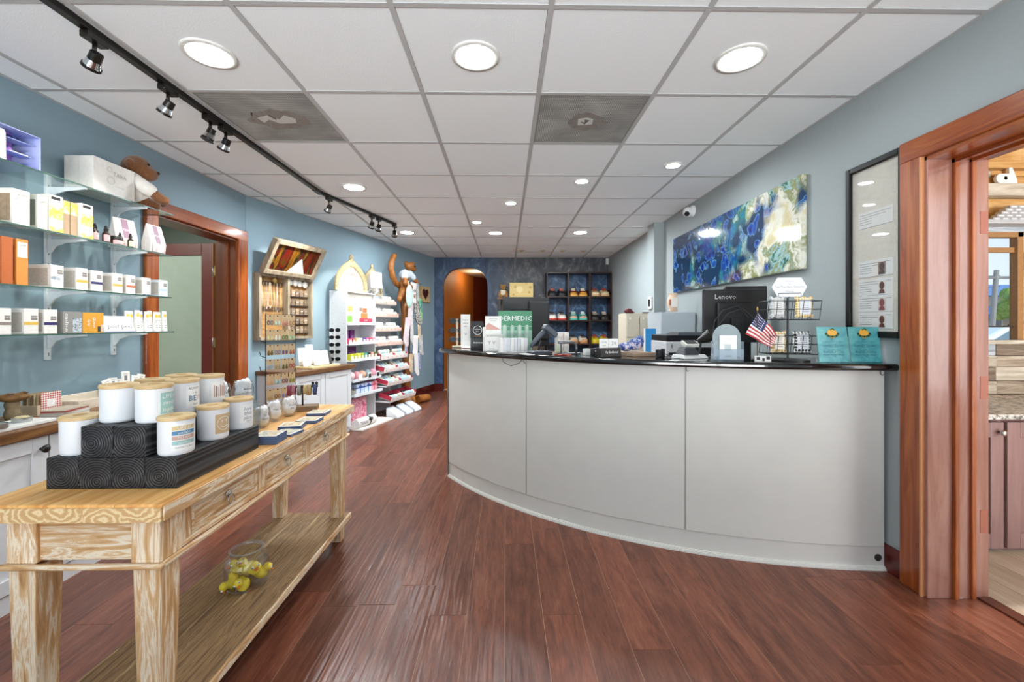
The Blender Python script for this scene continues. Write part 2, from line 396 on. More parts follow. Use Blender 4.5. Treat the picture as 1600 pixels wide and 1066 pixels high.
# ---- suspended ceiling: tiles and grid bars
tile_m = mat('edf1f3', .8, var=.012, bump=.12, bscale=140)
bar_m = mat('b4b4b4', .5, var=.02)
cl = struct(MB().box(XL, XR+.1, YF_, 8.0, CE+.03, CE+.06).obj('ceiling', mat('d9d8d5', .8)))
gx = [-.436+.61*i for i in range(-4, 5)]; gy = [1.61+.61*i for i in range(-7, 12)]
vent_cells = [(-1.656, 2.22), (.174, 2.22)]
TC = {}
for i in range(len(gx)-1):
    x0, x1 = max(gx[i], XL), min(gx[i+1], XR)
    if x1-x0 < .03: continue
    for j in range(len(gy)-1):
        y0, y1 = gy[j], gy[j+1]
        if y0 > YB-.02 or y1 < YF_: continue
        if y0 > 5.3 and x1 < -1.9: continue
        if any(abs(gx[i]-vx) < .02 and abs(y0-vy) < .02 for vx, vy in vent_cells): continue
        w = round(x1-x0, 3)
        if w not in TC:
            TC[w] = MB().box(.012, w-.012, .012, .598, 0, .02).mesh('ceiling_tile', tile_m)
        inst('ceiling_tile', TC[w], cl, (x0, y0, CE))
for gxx in gx:
    if XL < gxx < XR: MB().box(-.011, .011, YF_, YB, -.004, .02).obj('grid_bar', bar_m, cl, loc=(gxx, 0, CE))
cb = MB().box(XL, XR, -.011, .011, -.0035, .019).mesh('grid_bar', bar_m)
for gyy in gy:
    if YF_ < gyy < YB-.02: inst('grid_bar', cb, cl, (0, gyy, CE))
b = MB(); b.box(XR-.02, XR, YF_, 7.7, CE-.003, CE+.01); b.box(XL, XL+.02, YF_, 4.03, CE-.003, CE+.01); b.box(0, 3.9, -.02, 0, CE-.003, CE+.01, X)
b.obj('wall_angle', bar_m, cl)

# ---- return-air panels with dust round a torn centre
def vent(cx, cy, label, torn):
    v = thing('return_air_panel', label, 'vent', (cx, cy, CE), 0, 'perforated return air panels in the ceiling grid')
    m, nt, p = nodes('dusty_perforated_panel'); L = nt.links.new
    t = N(nt, 'TexCoord'); n = N(nt, 'TexNoise', i_Scale=4.0, i_Detail=6.0, i_Distortion=.6); L(t.outputs['Object'], n.inputs['Vector'])
    r = ramp(nt, [(.3, '8f8f8c'), (.5, 'a5a5a1'), (.7, 'bcbcb8')]); L(n.outputs['Fac'], r.inputs[0])
    vo = N(nt, 'TexVoronoi', i_Scale=95.0, i_Randomness=0.0); L(t.outputs['Object'], vo.inputs['Vector'])
    rr = N(nt, 'ValToRGB'); rr.color_ramp.elements[0].position = .28; rr.color_ramp.elements[1].position = .36
    rr.color_ramp.elements[0].color = (.35, .35, .35, 1); rr.color_ramp.elements[1].color = (1, 1, 1, 1)
    L(vo.outputs['Distance'], rr.inputs[0]); mx = N(nt, 'MixRGB', blend_type='MULTIPLY'); mx.inputs[0].default_value = 1
    L(r.outputs[0], mx.inputs[1]); L(rr.outputs[0], mx.inputs[2]); L(mx.outputs[0], p.inputs['Base Color']); p.inputs['Roughness'].default_value = .8
    MB().box(-.293, .293, -.293, .293, 0, .012).obj('perforated_sheet', m, v)
    f = MB()
    for a in ((-.298, .298, -.298, -.288), (-.298, .298, .288, .298), (-.298, -.288, -.288, .288), (.288, .298, -.288, .288)): f.box(*a, -.003, .014)
    f.obj('rim', mat('8e8e8a', .6), v)
    random.seed(int(cx*10)+50)
    def ragged(r0, r1, n=26): return [(r0*(1+random.uniform(-.22, .22))*math.cos(2*PI*i/n), r1*(1+random.uniform(-.22, .22))*math.sin(2*PI*i/n)) for i in range(n)]
    MB().prism(ragged(*torn[2]), -.0012, 0).obj('dust_patch', mottled('dust', [(.35, '77706a'), (.55, '8b8680'), (.7, '6a5f58')], 14), v)
    MB().prism(torn[0], -.0024, -.0012).obj('bare_patch', mat('c4c4c0', .8), v)
    MB().prism(torn[1], -.0034, -.0024).obj('dust_curl', mat('655d57', .9, var=.1), v)
vent(-1.351, 2.525, 'grey perforated return air panel beside the black lighting track', ([(-.11, -.02), (-.03, -.05), (.01, 0), (.06, -.05), (.11, -.01), (.09, .04), (-.01, .05), (-.05, .0), (-.10, .04)], [(-.03, -.05), (-.02, -.06), (.0, -.01), (-.01, .0)], (.17, .12)))
vent(.479, 2.525, 'grey perforated return air panel above the middle of the shop floor', ([(-.05, -.03), (0, -.05), (.04, -.03), (.045, .03), (-.04, .045)], [(-.01, -.03), (.02, -.02), (.0, .03), (-.03, .0), (-.02, .0), (-.005, .01)], (.11, .10)))

# ---- recessed lights
def downlight(x, y, r, e, label, warm=False, group='round recessed ceiling lights'):
    d = thing('recessed_light', label, 'ceiling light', (x, y, CE), 0, group)
    MB().lathe([(r+.022, 0), (r+.020, -.006), (r, -.008), (r, 0)], 32).obj('trim_ring', mat('dcdbd6', .4), d, True)
    MB().lathe([(r, -.004), (r*.6, -.005), (0, -.0055)], 32).obj('lens', mat('fff6e8' if warm else 'f3fbff', .4, emit=e), d, True)
E_BIG, E_SM = 80, 420
downlight(-1.331, 1.918, .088, E_BIG, 'large round ceiling light nearest the black track')
downlight(-.136, 1.916, .088, E_BIG, 'large round ceiling light nearest the viewer, in the middle')
downlight(1.072, 1.914, .088, E_BIG, 'large round ceiling light nearest the viewer, above the counter end')
downlight(-1.34, 3.754, .082, E_BIG*7, 'large round ceiling light just before the bend of the track')
downlight(-1.30, 5.595, .082, E_BIG*2.4, 'large round ceiling light past the last track lamp, above the soap display')
downlight(-.136, 5.61, .078, E_BIG*9.5, 'large round ceiling light in the far middle, in front of the arch')
downlight(.988, 5.56, .078, E_BIG*9.5, 'large round ceiling light at the far right, in front of the shoe cubby')
downlight(.646, 3.573, .048, E_SM, 'small round ceiling light second from the right wall')
downlight(1.279, 3.204, .048, E_SM, 'small round ceiling light nearest the large painting')
downlight(.051, 4.224, .048, E_SM, 'small round ceiling light in the middle of the diagonal row')
downlight(-.342, 5.022, .048, E_SM, 'small round ceiling light at the far left of the diagonal row')
for i, xx in enumerate((.264, .608, .933, 1.279)):
    d = thing('eyeball_light', 'small dim eyeball light by the back wall, %s' % ('first from the arch', 'second from the arch', 'third from the arch', 'nearest the right wall')[i], 'ceiling light', (xx, 6.93, CE), 0, 'eyeball lights by the back wall')
    MB().lathe([(.065, 0), (.062, -.006), (.045, -.008), (.045, 0)], 20).obj('trim_ring', mat('cfc8ba', .4), d, True)
    MB().ball((0, 0, -.002), (.04, .04, .022)).obj('eyeball', mat('c0a070', .35, .6), d, True)
d = thing('recessed_light', 'round ceiling light in the hall seen through the arch', 'ceiling light', (-.63, 8.67, 2.3), 0)
MB().lathe([(.09, 0), (.088, -.006), (.068, -.008), (.068, 0)], 24).obj('trim_ring', mat('dcd0b8', .4), d, True)
MB().lathe([(.068, -.004), (0, -.0055)], 24).obj('lens', mat('ffe2b0', .4, emit=14), d, True)

# ---- track with lamp heads
blk = mat('17130f', .35, .3)
trk = thing('lighting_track', 'long black lighting track on the ceiling, bending near its far end', 'light track')
tx = -1.693
MB().box(tx-.018, tx+.018, -.6, 3.86, CE-.028, CE-.004).obj('rail', blk, trk, bevel=.003)
q = (Vector((-1.325, 5.10, 0))-Vector((tx, 3.86, 0))); ql = q.length; qa = math.atan2(q.y, q.x)
MB().box(0, ql, -.018, .018, CE-.028, CE-.004, Matrix.Translation((tx, 3.86, 0)) @ Matrix.Rotation(qa, 4, 'Z')).obj('rail', blk, trk, bevel=.003)
MB().box(tx-.022, tx+.022, 3.76, 3.90, CE-.031, CE-.004).obj('joint', blk, trk, bevel=.004)
chrome = mat('cfd2d4', .15, 1)
def head(x, y, aim, label, lit, e):
    h = thing('track_lamp', label, 'spotlight', (x, y, CE-.0285), 0, 'spotlights on the black track')
    MB().box(-.02, .02, -.045, .045, -.028, 0).obj('adapter', blk, h, bevel=.004)
    MB().cyl((0, 0, -.028), (0, 0, -.075), .008).obj('stem', blk, h, True)
    c = Vector((0, 0, -.095)); dr = (Vector(aim)-Vector((x, y, CE-.12))).normalized()
    q = dr.to_track_quat('Z', 'Y').to_matrix().to_4x4(); q.translation = c
    MB().lathe([(0, -.03), (.022, -.028), (.024, .02), (.022, .02), (.02, -.02)], 16, X=q).obj('lamp_can', blk, h, 40)
    MB().lathe([(.022, .0), (.03, .03), (.031, .034), (.025, .034), (.018, .004)], 20, X=q).obj('reflector', chrome, h, 40)
    MB().lathe([(.033, .030), (.034, .042), (.029, .042)], 20, X=q).obj('black_ring', blk, h, 40)
    MB().lathe([(.025, .035), (0, .037)], 16, X=q).obj('bulb_face', mat('fff6e0', .3, emit=30 if lit else 4), h, True)
    sp = lamp('SPOT', 'spot_beam', tuple(c+dr*.05), dr.to_track_quat('-Z', 'Y').to_euler(), e, (1, .95, .86), spot_size=R(62), spot_blend=.5, shadow_soft_size=.012)
    sp.parent = h
head(tx, 1.766, (-2.4, 2.1, 1.6), 'track lamp nearest the viewer, aimed at the glass shelves', False, 17)
head(tx, 2.144, (-2.4, 2.3, 1.4), 'second track lamp from the viewer', False, 17)
head(tx, 2.448, (-2.2, 2.2, .8), 'track lamp with its bright face showing, near the left air panel', True, 17)
head(tx, 2.581, (-2.4, 2.9, 1.3), 'dark track lamp just past the bright one', False, 14)
head(-1.655, 3.985, (-2.35, 4.4, 1.4), 'first track lamp past the bend', False, 72)
head(-1.462, 4.64, (-2.0, 5.3, 1.2), 'left one of the two track lamps close together', False, 72)
head(-1.425, 4.765, (-1.95, 5.6, 1.2), 'right one of the two track lamps close together', False, 12)
head(-1.33, 5.08, (-1.7, 6.2, 1.3), 'track lamp at the far end of the track', False, 12)

# ---- left doorway with frosted glass door standing open
tr = MB(); tr.box(XL, XL+.028, 2.90, 3.005, 0, 2.08); t1 = struct(tr.obj('trim_1', cherry, bevel=.006))
MB().box(XL, XL+.028, 3.895, 4.028, 0, 2.08).obj('side_casing', cherry, t1, bevel=.006)
MB().box(XL, XL+.030, 2.90, 4.028, 1.985, 2.082).obj('head_casing', cherry_y, t1, bevel=.006)
dk = mat('6e3417', .35, var=.06)
MB().box(XL-.18, XL+.005, 3.88, 3.9, 0, 1.99).obj('jamb', wood('jamb_brown', [(.3, '5c2a12'), (.7, '7c421e')], (10, 10, 1), .3, .03), t1)
MB().box(XL-.18, XL+.005, 3.0, 3.02, 0, 1.99).obj('jamb', dk, t1)
MB().box(XL-.18, XL+.005, 3.0, 3.9, 1.972, 1.99).obj('head_jamb', dk, t1)
MB().box(XL-.10, XL-.06, 3.862, 3.88, 0, 1.97).obj('door_stop', dk, t1)
door_red = mat('6b1712', .3, var=.05, coat=.3)
dr = bpy.data.objects.new('door_1', None); COL.objects.link(dr); struct(dr); dr.location = (-2.70, 3.955, 0); dr.rotation_euler = (0, 0, R(174))
MB().box(0, .11, -.02, .02, .01, 1.96).obj('stile', [door_red], dr, bevel=.003)
MB().box(.75, .86, -.02, .02, .01, 1.96).obj('stile', [door_red], dr, bevel=.003)
MB().box(.11, .75, -.02, .02, 1.85, 1.96).obj('top_rail', [door_red], dr, bevel=.003)
MB().box(.11, .75, -.02, .02, .01, .25).obj('bottom_rail', [door_red], dr, bevel=.003)
MB().box(.11, .75, -.006, .006, .25, 1.85).obj('pane', mottled('frosted_green_glass', [(.3, 'a9bda9'), (.6, 'b8c8b8'), (.8, 'a2b8b4')], 1.5, 3, .3, .35, 0), dr)
MB().box(-.006, .002, -.02, .02, .01, 1.96).obj('door_edge', mat('a8602a', .35), dr)
brass = mat('c8a860', .25, .9)
for z in (1.70, 1.04, .22):
    hg = MB().box(-.045, -.006, .0215, .0235, z-.045, z+.045).obj('hinge', brass, dr)
    MB().cyl((-.012, .026, z-.048), (-.012, .026, z+.048), .007, n=10).obj('hinge_pin', mat('b8b8b4', .25, .9), hg, True)
MB().box(-3.9, XL-.18, 1.8, 5.0, -.06, -.001).obj('floor_treatment', mat('8d7763', .4)); struct(bpy.data.objects['floor_treatment'])
b = MB(); b.box(-3.95, -3.85, 1.8, 5.0, 0, TOPZ); b.box(-3.9, XL-.18, 4.75, 4.85, 0, TOPZ); b.box(-3.9, XL-.18, 1.75, 1.85, 0, TOPZ)
struct(b.obj('wall_treatment', mat('c9d2c6', .6)))
cr = struct(MB().box(-3.9, XL-.18, 1.8, 5.0, 2.42, 2.45).obj('ceiling_treatment', mat('d6d8d0', .7)))
for yy in (3.4, 4.0, 4.45): MB().box(-3.9, XL-.18, yy-.015, yy+.015, 2.405, 2.42).obj('grid_bar', mat('20201e', .5), cr)

# ---- right doorway: wide casing, deep jamb with stops
t2 = struct(MB().box(XR-.032, XR, 1.855, 1.957, 0, 2.05).obj('trim_2', cherry, bevel=.006))
MB().box(XR-.034, XR, .79, 1.957, 1.955, 2.052).obj('head_casing', cherry_y, t2, bevel=.006)
MB().box(XR-.032, XR, .79, .895, 0, 1.955).obj('side_casing', cherry, t2, bevel=.006)
MB().box(XR-.036, XR-.02, 1.848, 1.856, 0, 1.955).obj('bead', mat('c98a5c', .35), t2)
for yf, sg in ((1.852, -1), (.90, 1)):
    def jb(nm, x0, x1, th, m): MB().box(x0, x1, min(yf, yf+sg*th), max(yf, yf+sg*th), 0, 1.955).obj(nm, m, t2, bevel=.003)
    jb('jamb', XR-.02, XR+.255, .018, jamb_m); jb('door_stop', XR+.088, XR+.108, .034, cherry); jb('door_stop', XR+.168, XR+.186, .030, cherry)
for x0, x1, th, m in ((XR-.02, XR+.255, .018, cherry_y), (XR+.088, XR+.108, .034, cherry_y), (XR+.168, XR+.186, .03, cherry_y)):
    MB().box(x0, x1, .9, 1.852, 1.955-th, 1.955).obj('head_jamb', m, t2)
for z in (1.66, .93, .34): MB().box(XR+.215, XR+.250, 1.8325, 1.834, z-.05, z+.05).obj('hinge_mortise', mat('a4604c', .45), t2)
MB().box(2.08, 2.14, .9, 1.834, -.001, .008).obj('threshold', mat('5a3020', .35), t2, bevel=.003)
MB().box(XR, 2.09, .9, 1.834, -.02, .0005).obj('sill_board', plank_m, t2)
# ================================================================ SIDE ROOM SEEN THROUGH THE RIGHT DOORWAY
sf_m = wood('pale_grey_plank_vinyl', [(.25, 'a5937c'), (.5, 'bfb09c'), (.75, 'd3c8b8')], (9, 1.2, 1), .4, .03, 1.5, 6, .5, .06)
sfl = struct(MB().box(2.12, 5.0, -.6, 3.0, -.06, -.002).obj('floor_side', mat('8a7c6a', .6)))
for i in range(12):
    xx = 2.125+i*.18
    for j, (y0, y1) in enumerate(((-.6, .3+.2*(i % 3)), (.3+.2*(i % 3), 1.5+.15*(i % 4)), (1.5+.15*(i % 4), 2.95))):
        MB().box(.001, .178, 0, y1-y0-.002, -.01, 0).obj('plank', sf_m, sfl, loc=(xx, y0, 0))
# window wall of weathered boards
bw = [wood('weathered_board_%d' % i, s, (1.3, 12, 14), .7, .25, 1.7, 9, 1.2, .1) for i, s in enumerate((
    [(.25, '6f6258'), (.5, 'b1a08c'), (.7, 'd8cdbd')], [(.25, '4a3c30'), (.5, '7c6a58'), (.72, 'a4968a')],
    [(.25, '9a8a78'), (.5, 'c6bba9'), (.7, 'e2dbcd')], [(.25, '7d8792'), (.5, 'aab1b8'), (.7, 'd4d6d8')], [(.25, 'a8763c'), (.5, 'c99a5c'), (.75, 'dfbd88')]))]
WY = 2.80
wsd = MB(); wsd.box(2.13, 3.00, WY+.02, WY+.04, 0, TOPZ); wsd.box(3.00, 3.47, WY+.02, WY+.04, 0, 1.10); wsd.box(3.00, 3.47, WY+.02, WY+.04, 1.83, TOPZ); wsd.box(3.47, 5.0, WY+.02, WY+.04, 0, TOPZ)
wsd = struct(wsd.obj('wall_side_back', mat('6d5f50', .8)))
def board(x0, x1, z0, z1, k, proud=0, nm='plank'):
    MB().box(0, x1-x0, WY-.005-proud, WY+.02, 0, z1-z0-.003).obj(nm, bw[k], wsd, bevel=.003, loc=(x0, 0, z0))
rows = [(.74, .83, 2), (.83, .925, 1), (.925, 1.0, 2), (1.0, 1.10, 3)]
for z0, z1, k in rows: board(2.5, 3.3, z0, z1, k, random.uniform(0, .008)); board(3.3, 4.6, z0, z1, (k+1) % 3, random.uniform(0, .008))
z = 1.10
while z < 1.83:
    board(2.5, 2.99, z, min(z+.12, 1.83), random.choice((0, 1, 2))); board(3.475, 4.6, z, min(z+.12, 1.83), random.choice((0, 1, 4))); z += .12
board(2.5, 4.6, 1.83, 1.90, 3, .02, 'shelf_board'); board(2.5, 4.6, 1.90, 2.06, 4, 0); board(2.5, 4.6, 2.06, 2.145, 2, .06, 'beam')
for x0, x1, z0, z1, k in ((2.5, 3.27, 2.145, 2.20, 4), (2.5, 3.27, 2.20, 2.25, 0), (3.27, 4.6, 2.145, 2.21, 4), (3.27, 4.6, 2.21, 2.25, 4)): board(x0, x1, z0, z1, k)
board(2.5, 4.6, 2.25, 2.30, 4, .04, 'beam'); board(2.5, 4.6, 2.30, 2.6, 4)
MB().box(2.5, 4.6, WY-.13, WY, 1.86, 1.885).obj('tin_shelf', mat('b9bcc0', .4), wsd)
struct(MB().box(2.13, 5.0, -.6, 2.95, 2.42, 2.48).obj('ceiling_side', bw[4]))
struct(MB().box(4.6, 4.7, -.6, 2.9, 0, TOPZ).obj('wall_side_right', mat('b8a88f', .7)))
wf = mat('a5794c', .5, var=.1)
w2 = MB(); w2.box(2.99, 3.03, WY-.02, WY+.03, 1.10, 1.83); w2.box(3.435, 3.475, WY-.02, WY+.03, 1.10, 1.83); w2.box(2.99, 3.475, WY-.02, WY+.03, 1.795, 1.83)
w2 = struct(w2.obj('window_2', wf, bevel=.003))
MB().box(2.97, 3.49, WY-.06, WY+.04, 1.08, 1.105).obj('window_sill', bw[2], w2)
MB().box(3.03, 3.435, WY+.0, WY+.02, 1.695, 1.73).obj('muntin', wf, w2)
MB().box(3.03, 3.435, WY+.005, WY+.015, 1.19, 1.20).obj('muntin', mat('3a322c', .5), w2)
MB().box(3.03, 3.435, WY+.02, WY+.023, 1.105, 1.795).obj('pane', pane_m, w2)
# small tins stacked as a pyramid on the shelf over the window
tin = MB().box(-.0275, .0275, -.018, .018, 0, .0195).mesh('tin', mat('b7bcc4', .35, .35)); tl = MB().box(-.016, .016, -.0186, -.018, .006, .014).mesh('label', mat('e8e8ea', .6))
k = 0
for r_, n_ in enumerate((6, 5, 4, 3, 2)):
    for c_ in range(n_):
        o = tag(inst('tin', tin, None, (3.33+(c_-(n_-1)/2)*.0565, WY-.09, 1.8855+r_*.0198)), 'small flat grey tin over the side window, %s row, %s from left' % (('bottom', 'second', 'third', 'fourth', 'top')[r_], ('first', 'second', 'third', 'fourth', 'fifth', 'sixth')[c_]), 'tin', 'tins stacked above the side window')
        inst('label', tl, o)
# white wooden letter on the beam
pts = []
b = MB(); 
n = 18; b.slab([(-.055+.032*math.cos(PI/2+PI*i/n), .032+.032*math.sin(PI/2+PI*i/n)) for i in range(n+1)]+[(.055, 0), (.052, .03), (.02, .105), (-.0, .105), (-.0, .064)], 0, .02)
o = b.obj('wooden_letter', mat('f2efe6', .5), None, bevel=.002, loc=(3.34, WY-.05, 2.1465)); tag(o, 'white cut-out wooden letter d standing on the side room beam', 'letter')
MB().lathe([(.012, 0), (0, -.0)], 16, X=Matrix.Translation((-.025, -.0008, .034)) @ Matrix.Rotation(PI/2, 4, 'X')).obj('counter_hole', mat('8a6030', .6), o)
# base cabinet and speckled worktop
pur = wood('mauve_stained_cabinet', [(.3, '8a6a66'), (.7, '9c7c78')], (14, 14, 1.5), .4, .03, 2, 5, .5, .05)
cb = thing('base_cabinet', 'mauve stained base cabinet with recessed doors in the side room', 'cabinet', (2.2, 2.21, 0))
MB().box(.0, 1.9, .02, .56, .0, .71).obj('body', pur, cb)
for i, x0 in enumerate((-.02, .46, .94)):
    dd = MB().box(0, .46, 0, .02, .02, .69).obj('door', pur, cb, loc=(x0, 0, 0), bevel=.003)
    f = MB()
    for a in ((0, .07, .02, .69), (.39, .46, .02, .69)): f.box(a[0], a[1], -.012, 0, a[2], a[3])
    f.box(.07, .39, -.012, 0, .02, .10); f.box(.07, .39, -.012, 0, .61, .69); f.obj('frame', pur, dd, bevel=.003)
    MB().lathe([(0, 0), (.006, 0), (.006, .012), (.015, .018), (.016, .028), (.008, .034), (0, .035)], 14, X=Matrix.Translation((.43, -.012, .64)) @ Matrix.Rotation(PI/2, 4, 'X')).obj('knob', chrome, dd, True)
gran = mottled('speckled_granite', [(.35, '2c2a2a'), (.45, '8a8580'), (.55, 'd8d4cc'), (.7, 'efece6')], 40, 8, 0, .25, 0)
tag(MB().box(2.15, 4.2, 2.17, 2.795, .711, .738).obj('stone_worktop', gran, bevel=.004), 'speckled pale stone worktop on the mauve side room cabinet', 'worktop')
# outside the window: street with pole, blue-roofed house, tree and a parked car
tag(MB().box(-40, 60, 3.5, 70, -.35, -.3).obj('street_ground', mottled('asphalt', [(.3, '8d8a86'), (.7, 'aaa7a2')], 3)), 'grey street and pavement outside the window', 'ground'); bpy.data.objects['street_ground']['kind'] = 'structure'
h = thing('house', 'house with a blue roof across the street outside', 'house', (27, 20.5, -.3))
MB().box(-8, 8, 0, 7, 0, 2.9).obj('wall', mat('d9c9ac', .7), h)
rf = MB().slab([(-.6, 0), (7.6, 0), (3.5, .9)], -9, 9).obj('roof', mat('5d86b8', .5, var=.08), h, loc=(0, 0, 3.1), rot=(0, 0, R(90))); rf.location = (0, 0, 2.9)
MB().slab([(-.3, 0), (1.9, 0), (1.9, .6)], -7, 3).obj('porch_roof', mat('4f79b0', .5, var=.08), h, loc=(-2, -2.0, 1.8), rot=(0, 0, R(90)))
for xx in (-5.5, -3.5, -1.5, 1): 
    w_ = MB().box(xx, xx+1, -.05, 0, 1.0, 2.2).obj('window', mat('e6e2d8', .5), h); MB().box(xx+.08, xx+.92, -.07, -.05, 1.1, 2.1).obj('pane', mat('6f7f8c', .15), w_)
up = thing('utility_pole', 'leaning utility pole with cross arm outside the window', 'pole', (17.7, 15.2, -.3))
MB().cyl((0, 0, 0), (.28, 0, 3.5), .09, .07, 10).obj('post', mat('9a9894', .7), up); MB().box(-.5, 1.2, -.05, .05, 3.18, 3.27).obj('cross_arm', mat('86847f', .7), up)
for z in (3.3, 2.9): MB().tube([(-14+1.6*i, 0, z-.25*math.sin(PI*min(i, 9)/9)) for i in range(10)], .015, 5).obj('wire', mat('55585c', .6), up)
tr_ = thing('street_tree', 'green tree beside the blue-roofed house outside', 'tree', (19.0, 15.6, -.3))
MB().cyl((0, 0, 0), (0, 0, 1.5), .12, .08).obj('trunk', mat('5c4836', .8), tr_)
blob('crown', [((random.uniform(-.28, .28), random.uniform(-.3, .3), 1.7+random.uniform(0, 1.0)), random.uniform(.15, .26)) for i in range(16)], .05, mottled('foliage', [(.3, '3f6a24'), (.5, '7ea04a'), (.7, 'b6bd62')], 6, bump=.6), tr_, 1)
cr_ = thing('parked_car', 'white parked car just outside the side room window', 'car', (9.75, 8.2, -.22), 4)
prof = [(-2.1, .25), (2.1, .25), (2.15, .7), (1.9, .85), (1.1, .92), (.55, 1.35), (-.9, 1.4), (-1.7, 1.0), (-2.15, .9)]
MB().slab(prof, -.8, .8).obj('body', mat('eef0f2', .25, coat=.5), cr_, bevel=.05)
MB().slab([(1.0, .95), (.52, 1.3), (-.1, 1.32), (-.1, .95)], -.815, -.79).obj('side_window', mat('6f8a98', .1), cr_); MB().slab([(-.2, .95), (-.2, 1.32), (-.85, 1.34), (-1.5, 1.0)], -.815, -.79).obj('side_window', mat('6f8a98', .1), cr_)
for xx in (-1.3, 1.35): MB().cyl((xx, -.83, .32), (xx, -.6, .32), .32, n=20).obj('wheel', mat('222222', .7), cr_)

# ================================================================ RECEPTION COUNTER
CC = (1.983, 4.952); CR = 2.908
cw = mat('d6d5cf', .4, var=.02, bscale=8)
ctr = thing('reception_counter', 'long curved white reception counter with panelled front', 'counter')
aa = [R(-147), R(-129.6), R(-110.7), R(-92.3)]
MB().arc(CC, CR-.06, CR-.018, aa[0], aa[3], 0, .985, 48).obj('carcass', cw, ctr, 30)
for i in range(3): MB().arc(CC, CR-.018, CR-.004, aa[i]+(.0012 if i else 0), aa[i+1]-.0012, .115, .984, 18).obj('front_panel', cw, ctr, 30, bevel=.002)
MB().arc(CC, CR-.018, CR-.009, aa[0], aa[3], 0, .115, 48).obj('plinth', cw, ctr, 30)
b = MB(); 
for r1, z1 in ((CR+.006, .008), (CR+.003, .014), (CR-.002, .019)): b.arc(CC, CR-.012, r1, aa[0], aa[3], z1-.008 if z1 > .008 else 0, z1, 48)
b.obj('toe_moulding', mat('dddcd7', .4), ctr, 30)
def PC(a, r, z=0): return (CC[0]+r*math.cos(R(a)), CC[1]+r*math.sin(R(a)), z)
# end board where the counter stops, grommet at the wall end, hooks under the top
e0 = PC(-147, CR-.004); e1 = PC(-147, CR-.33)
X_ = Matrix.Translation(e1) @ Matrix.Rotation(math.atan2(e0[1]-e1[1], e0[0]-e1[0]), 4, 'Z')
MB().box(0, .33, -.016, .0, 0, .985, X_).obj('end_panel', mat('6d6a66', .5), ctr)
gp = PC(-92.9, CR-.0085, .06); gX = Matrix.Translation(gp) @ Matrix.Rotation(R(-92.9)+PI/2, 4, 'Z') @ Matrix.Rotation(PI/2, 4, 'X')
MB().lathe([(.017, 0), (.017, .003), (.012, .003)], 18, X=gX).obj('cable_grommet', mat('3a3a38', .4), ctr)
MB().lathe([(.012, .001), (0, .001)], 18, X=gX).obj('grommet_hole', mat('c9c6c0', .5), ctr)
for a in (-129.9, -110.6, -92.8):
    q = PC(a, CR+.002); MB().tube([(q[0], q[1], .985), (q[0], q[1], .968), (q[0]+.006, q[1]-.003, .960), (q[0]+.012, q[1]-.003, .964)], .0016, 6).obj('hook', mat('2a2a2a', .3, .7), ctr)
black_top = mat('0c0c0d', .12, spec=.6, var=0, coat=.4)
ct = MB(); ct.arc(CC, CR-.36, CR+.055, R(-148.3), R(-91.6), .986, 1.020, 64)
tag(ct.obj('countertop', black_top, None, 30, bevel=.012, seg=3), 'glossy black curved top of the reception counter', 'countertop')
ZC = 1.0205
# desk behind the counter and shelf unit along the right wall that carry the office things
b = MB(); b.box(1.10, 1.862, 2.62, 3.9, .72, .75); b.box(1.12, 1.15, 2.64, 3.88, 0, .72); b.box(1.83, 1.86, 2.64, 3.88, 0, .72); b.box(1.15, 1.83, 2.64, 2.66, 0, .72); b.box(1.15, 1.83, 3.86, 3.88, 0, .72)
tag(b.obj('office_desk', mat('b9b2a4', .5), bevel=.002), 'beige office desk along the right wall behind the counter', 'desk')
b = MB(); b.box(-.25, .75, 3.72, 4.22, .74, .765)
for xx in (-.24, .70): b.box(xx, xx+.04, 3.74, 4.2, 0, .74)
tag(b.obj('computer_desk', mat('4a3a30', .5), bevel=.002), 'dark desk behind the counter under the big black monitor', 'desk')

ink = mat('26262a', .6, var=0); inkg = mat('77777c', .6, var=0); inkw = mat('f2f2f0', .6, var=0)
def carton(name, label, cat, loc, size, rz, m, prints=(), texts=(), group=None, top=None, bev=.0012):
    """printed box: front looks along local -y"""
    w, d, h = size
    o = MB().box(-w/2, w/2, -d/2, d/2, 0, h).obj(name, m, None, bevel=bev, loc=loc, rot=(0, 0, R(rz)))
    tag(o, label, cat, group)
    for (x0, x1, z0, z1, pm) in prints:
        MB().box(x0*w, x1*w, -d/2-.0006, -d/2, z0*h, z1*h).obj('printed_panel', pm, o)
    for (s, sz, x, z, pm) in texts: txt(s, sz, pm, o, x*w, z*h, -d/2-.0011)
    return o
def shades(col, st, x, z0, parent): pass
# --- sunglasses: two lenses, bridge, two arms (bridge at origin, looks along -y)
lens_m = mat('0e1014', .25, spec=.3, var=0); frame_m = mat('1b1a1c', .3, var=0)
def sunglasses(loc, rz, label, col=frame_m, group=None, tilt=0, w=.13):
    s = thing('sunglasses', label, 'sunglasses', loc, rz, group); s.rotation_euler[0] = R(tilt)
    for sg in (-1, 1):
        e = MB().slab([(sg*.033+.025*math.cos(a)*1.05, .021*math.sin(a)) for a in [2*PI*i/14 for i in range(14)]], -.002, .002).obj('lens', lens_m, s)
        MB().torus((0, 0, 0), .025, .0028, 16, 6, Matrix.Translation((sg*.033, 0, 0)) @ Matrix.Rotation(PI/2, 4, 'X'), 1.05, .85).obj('rim', col, s, True)
        MB().tube([(sg*.059, 0, .006), (sg*.064, .01, .006), (sg*.064, .09, .004), (sg*.062, .13, -.02)], .0022, 6).obj('arm', col, s, True)
    MB().tube([(-.009, -.001, .006), (0, -.003, .009), (.009, -.001, .006)], .0025, 6).obj('bridge', col, s, True)
    return s
def at(a, inw, z=ZC): return PC(a, CR-inw, z)
def face(a, extra=0): return a+90+extra        # turn so that local -y looks out over the counter
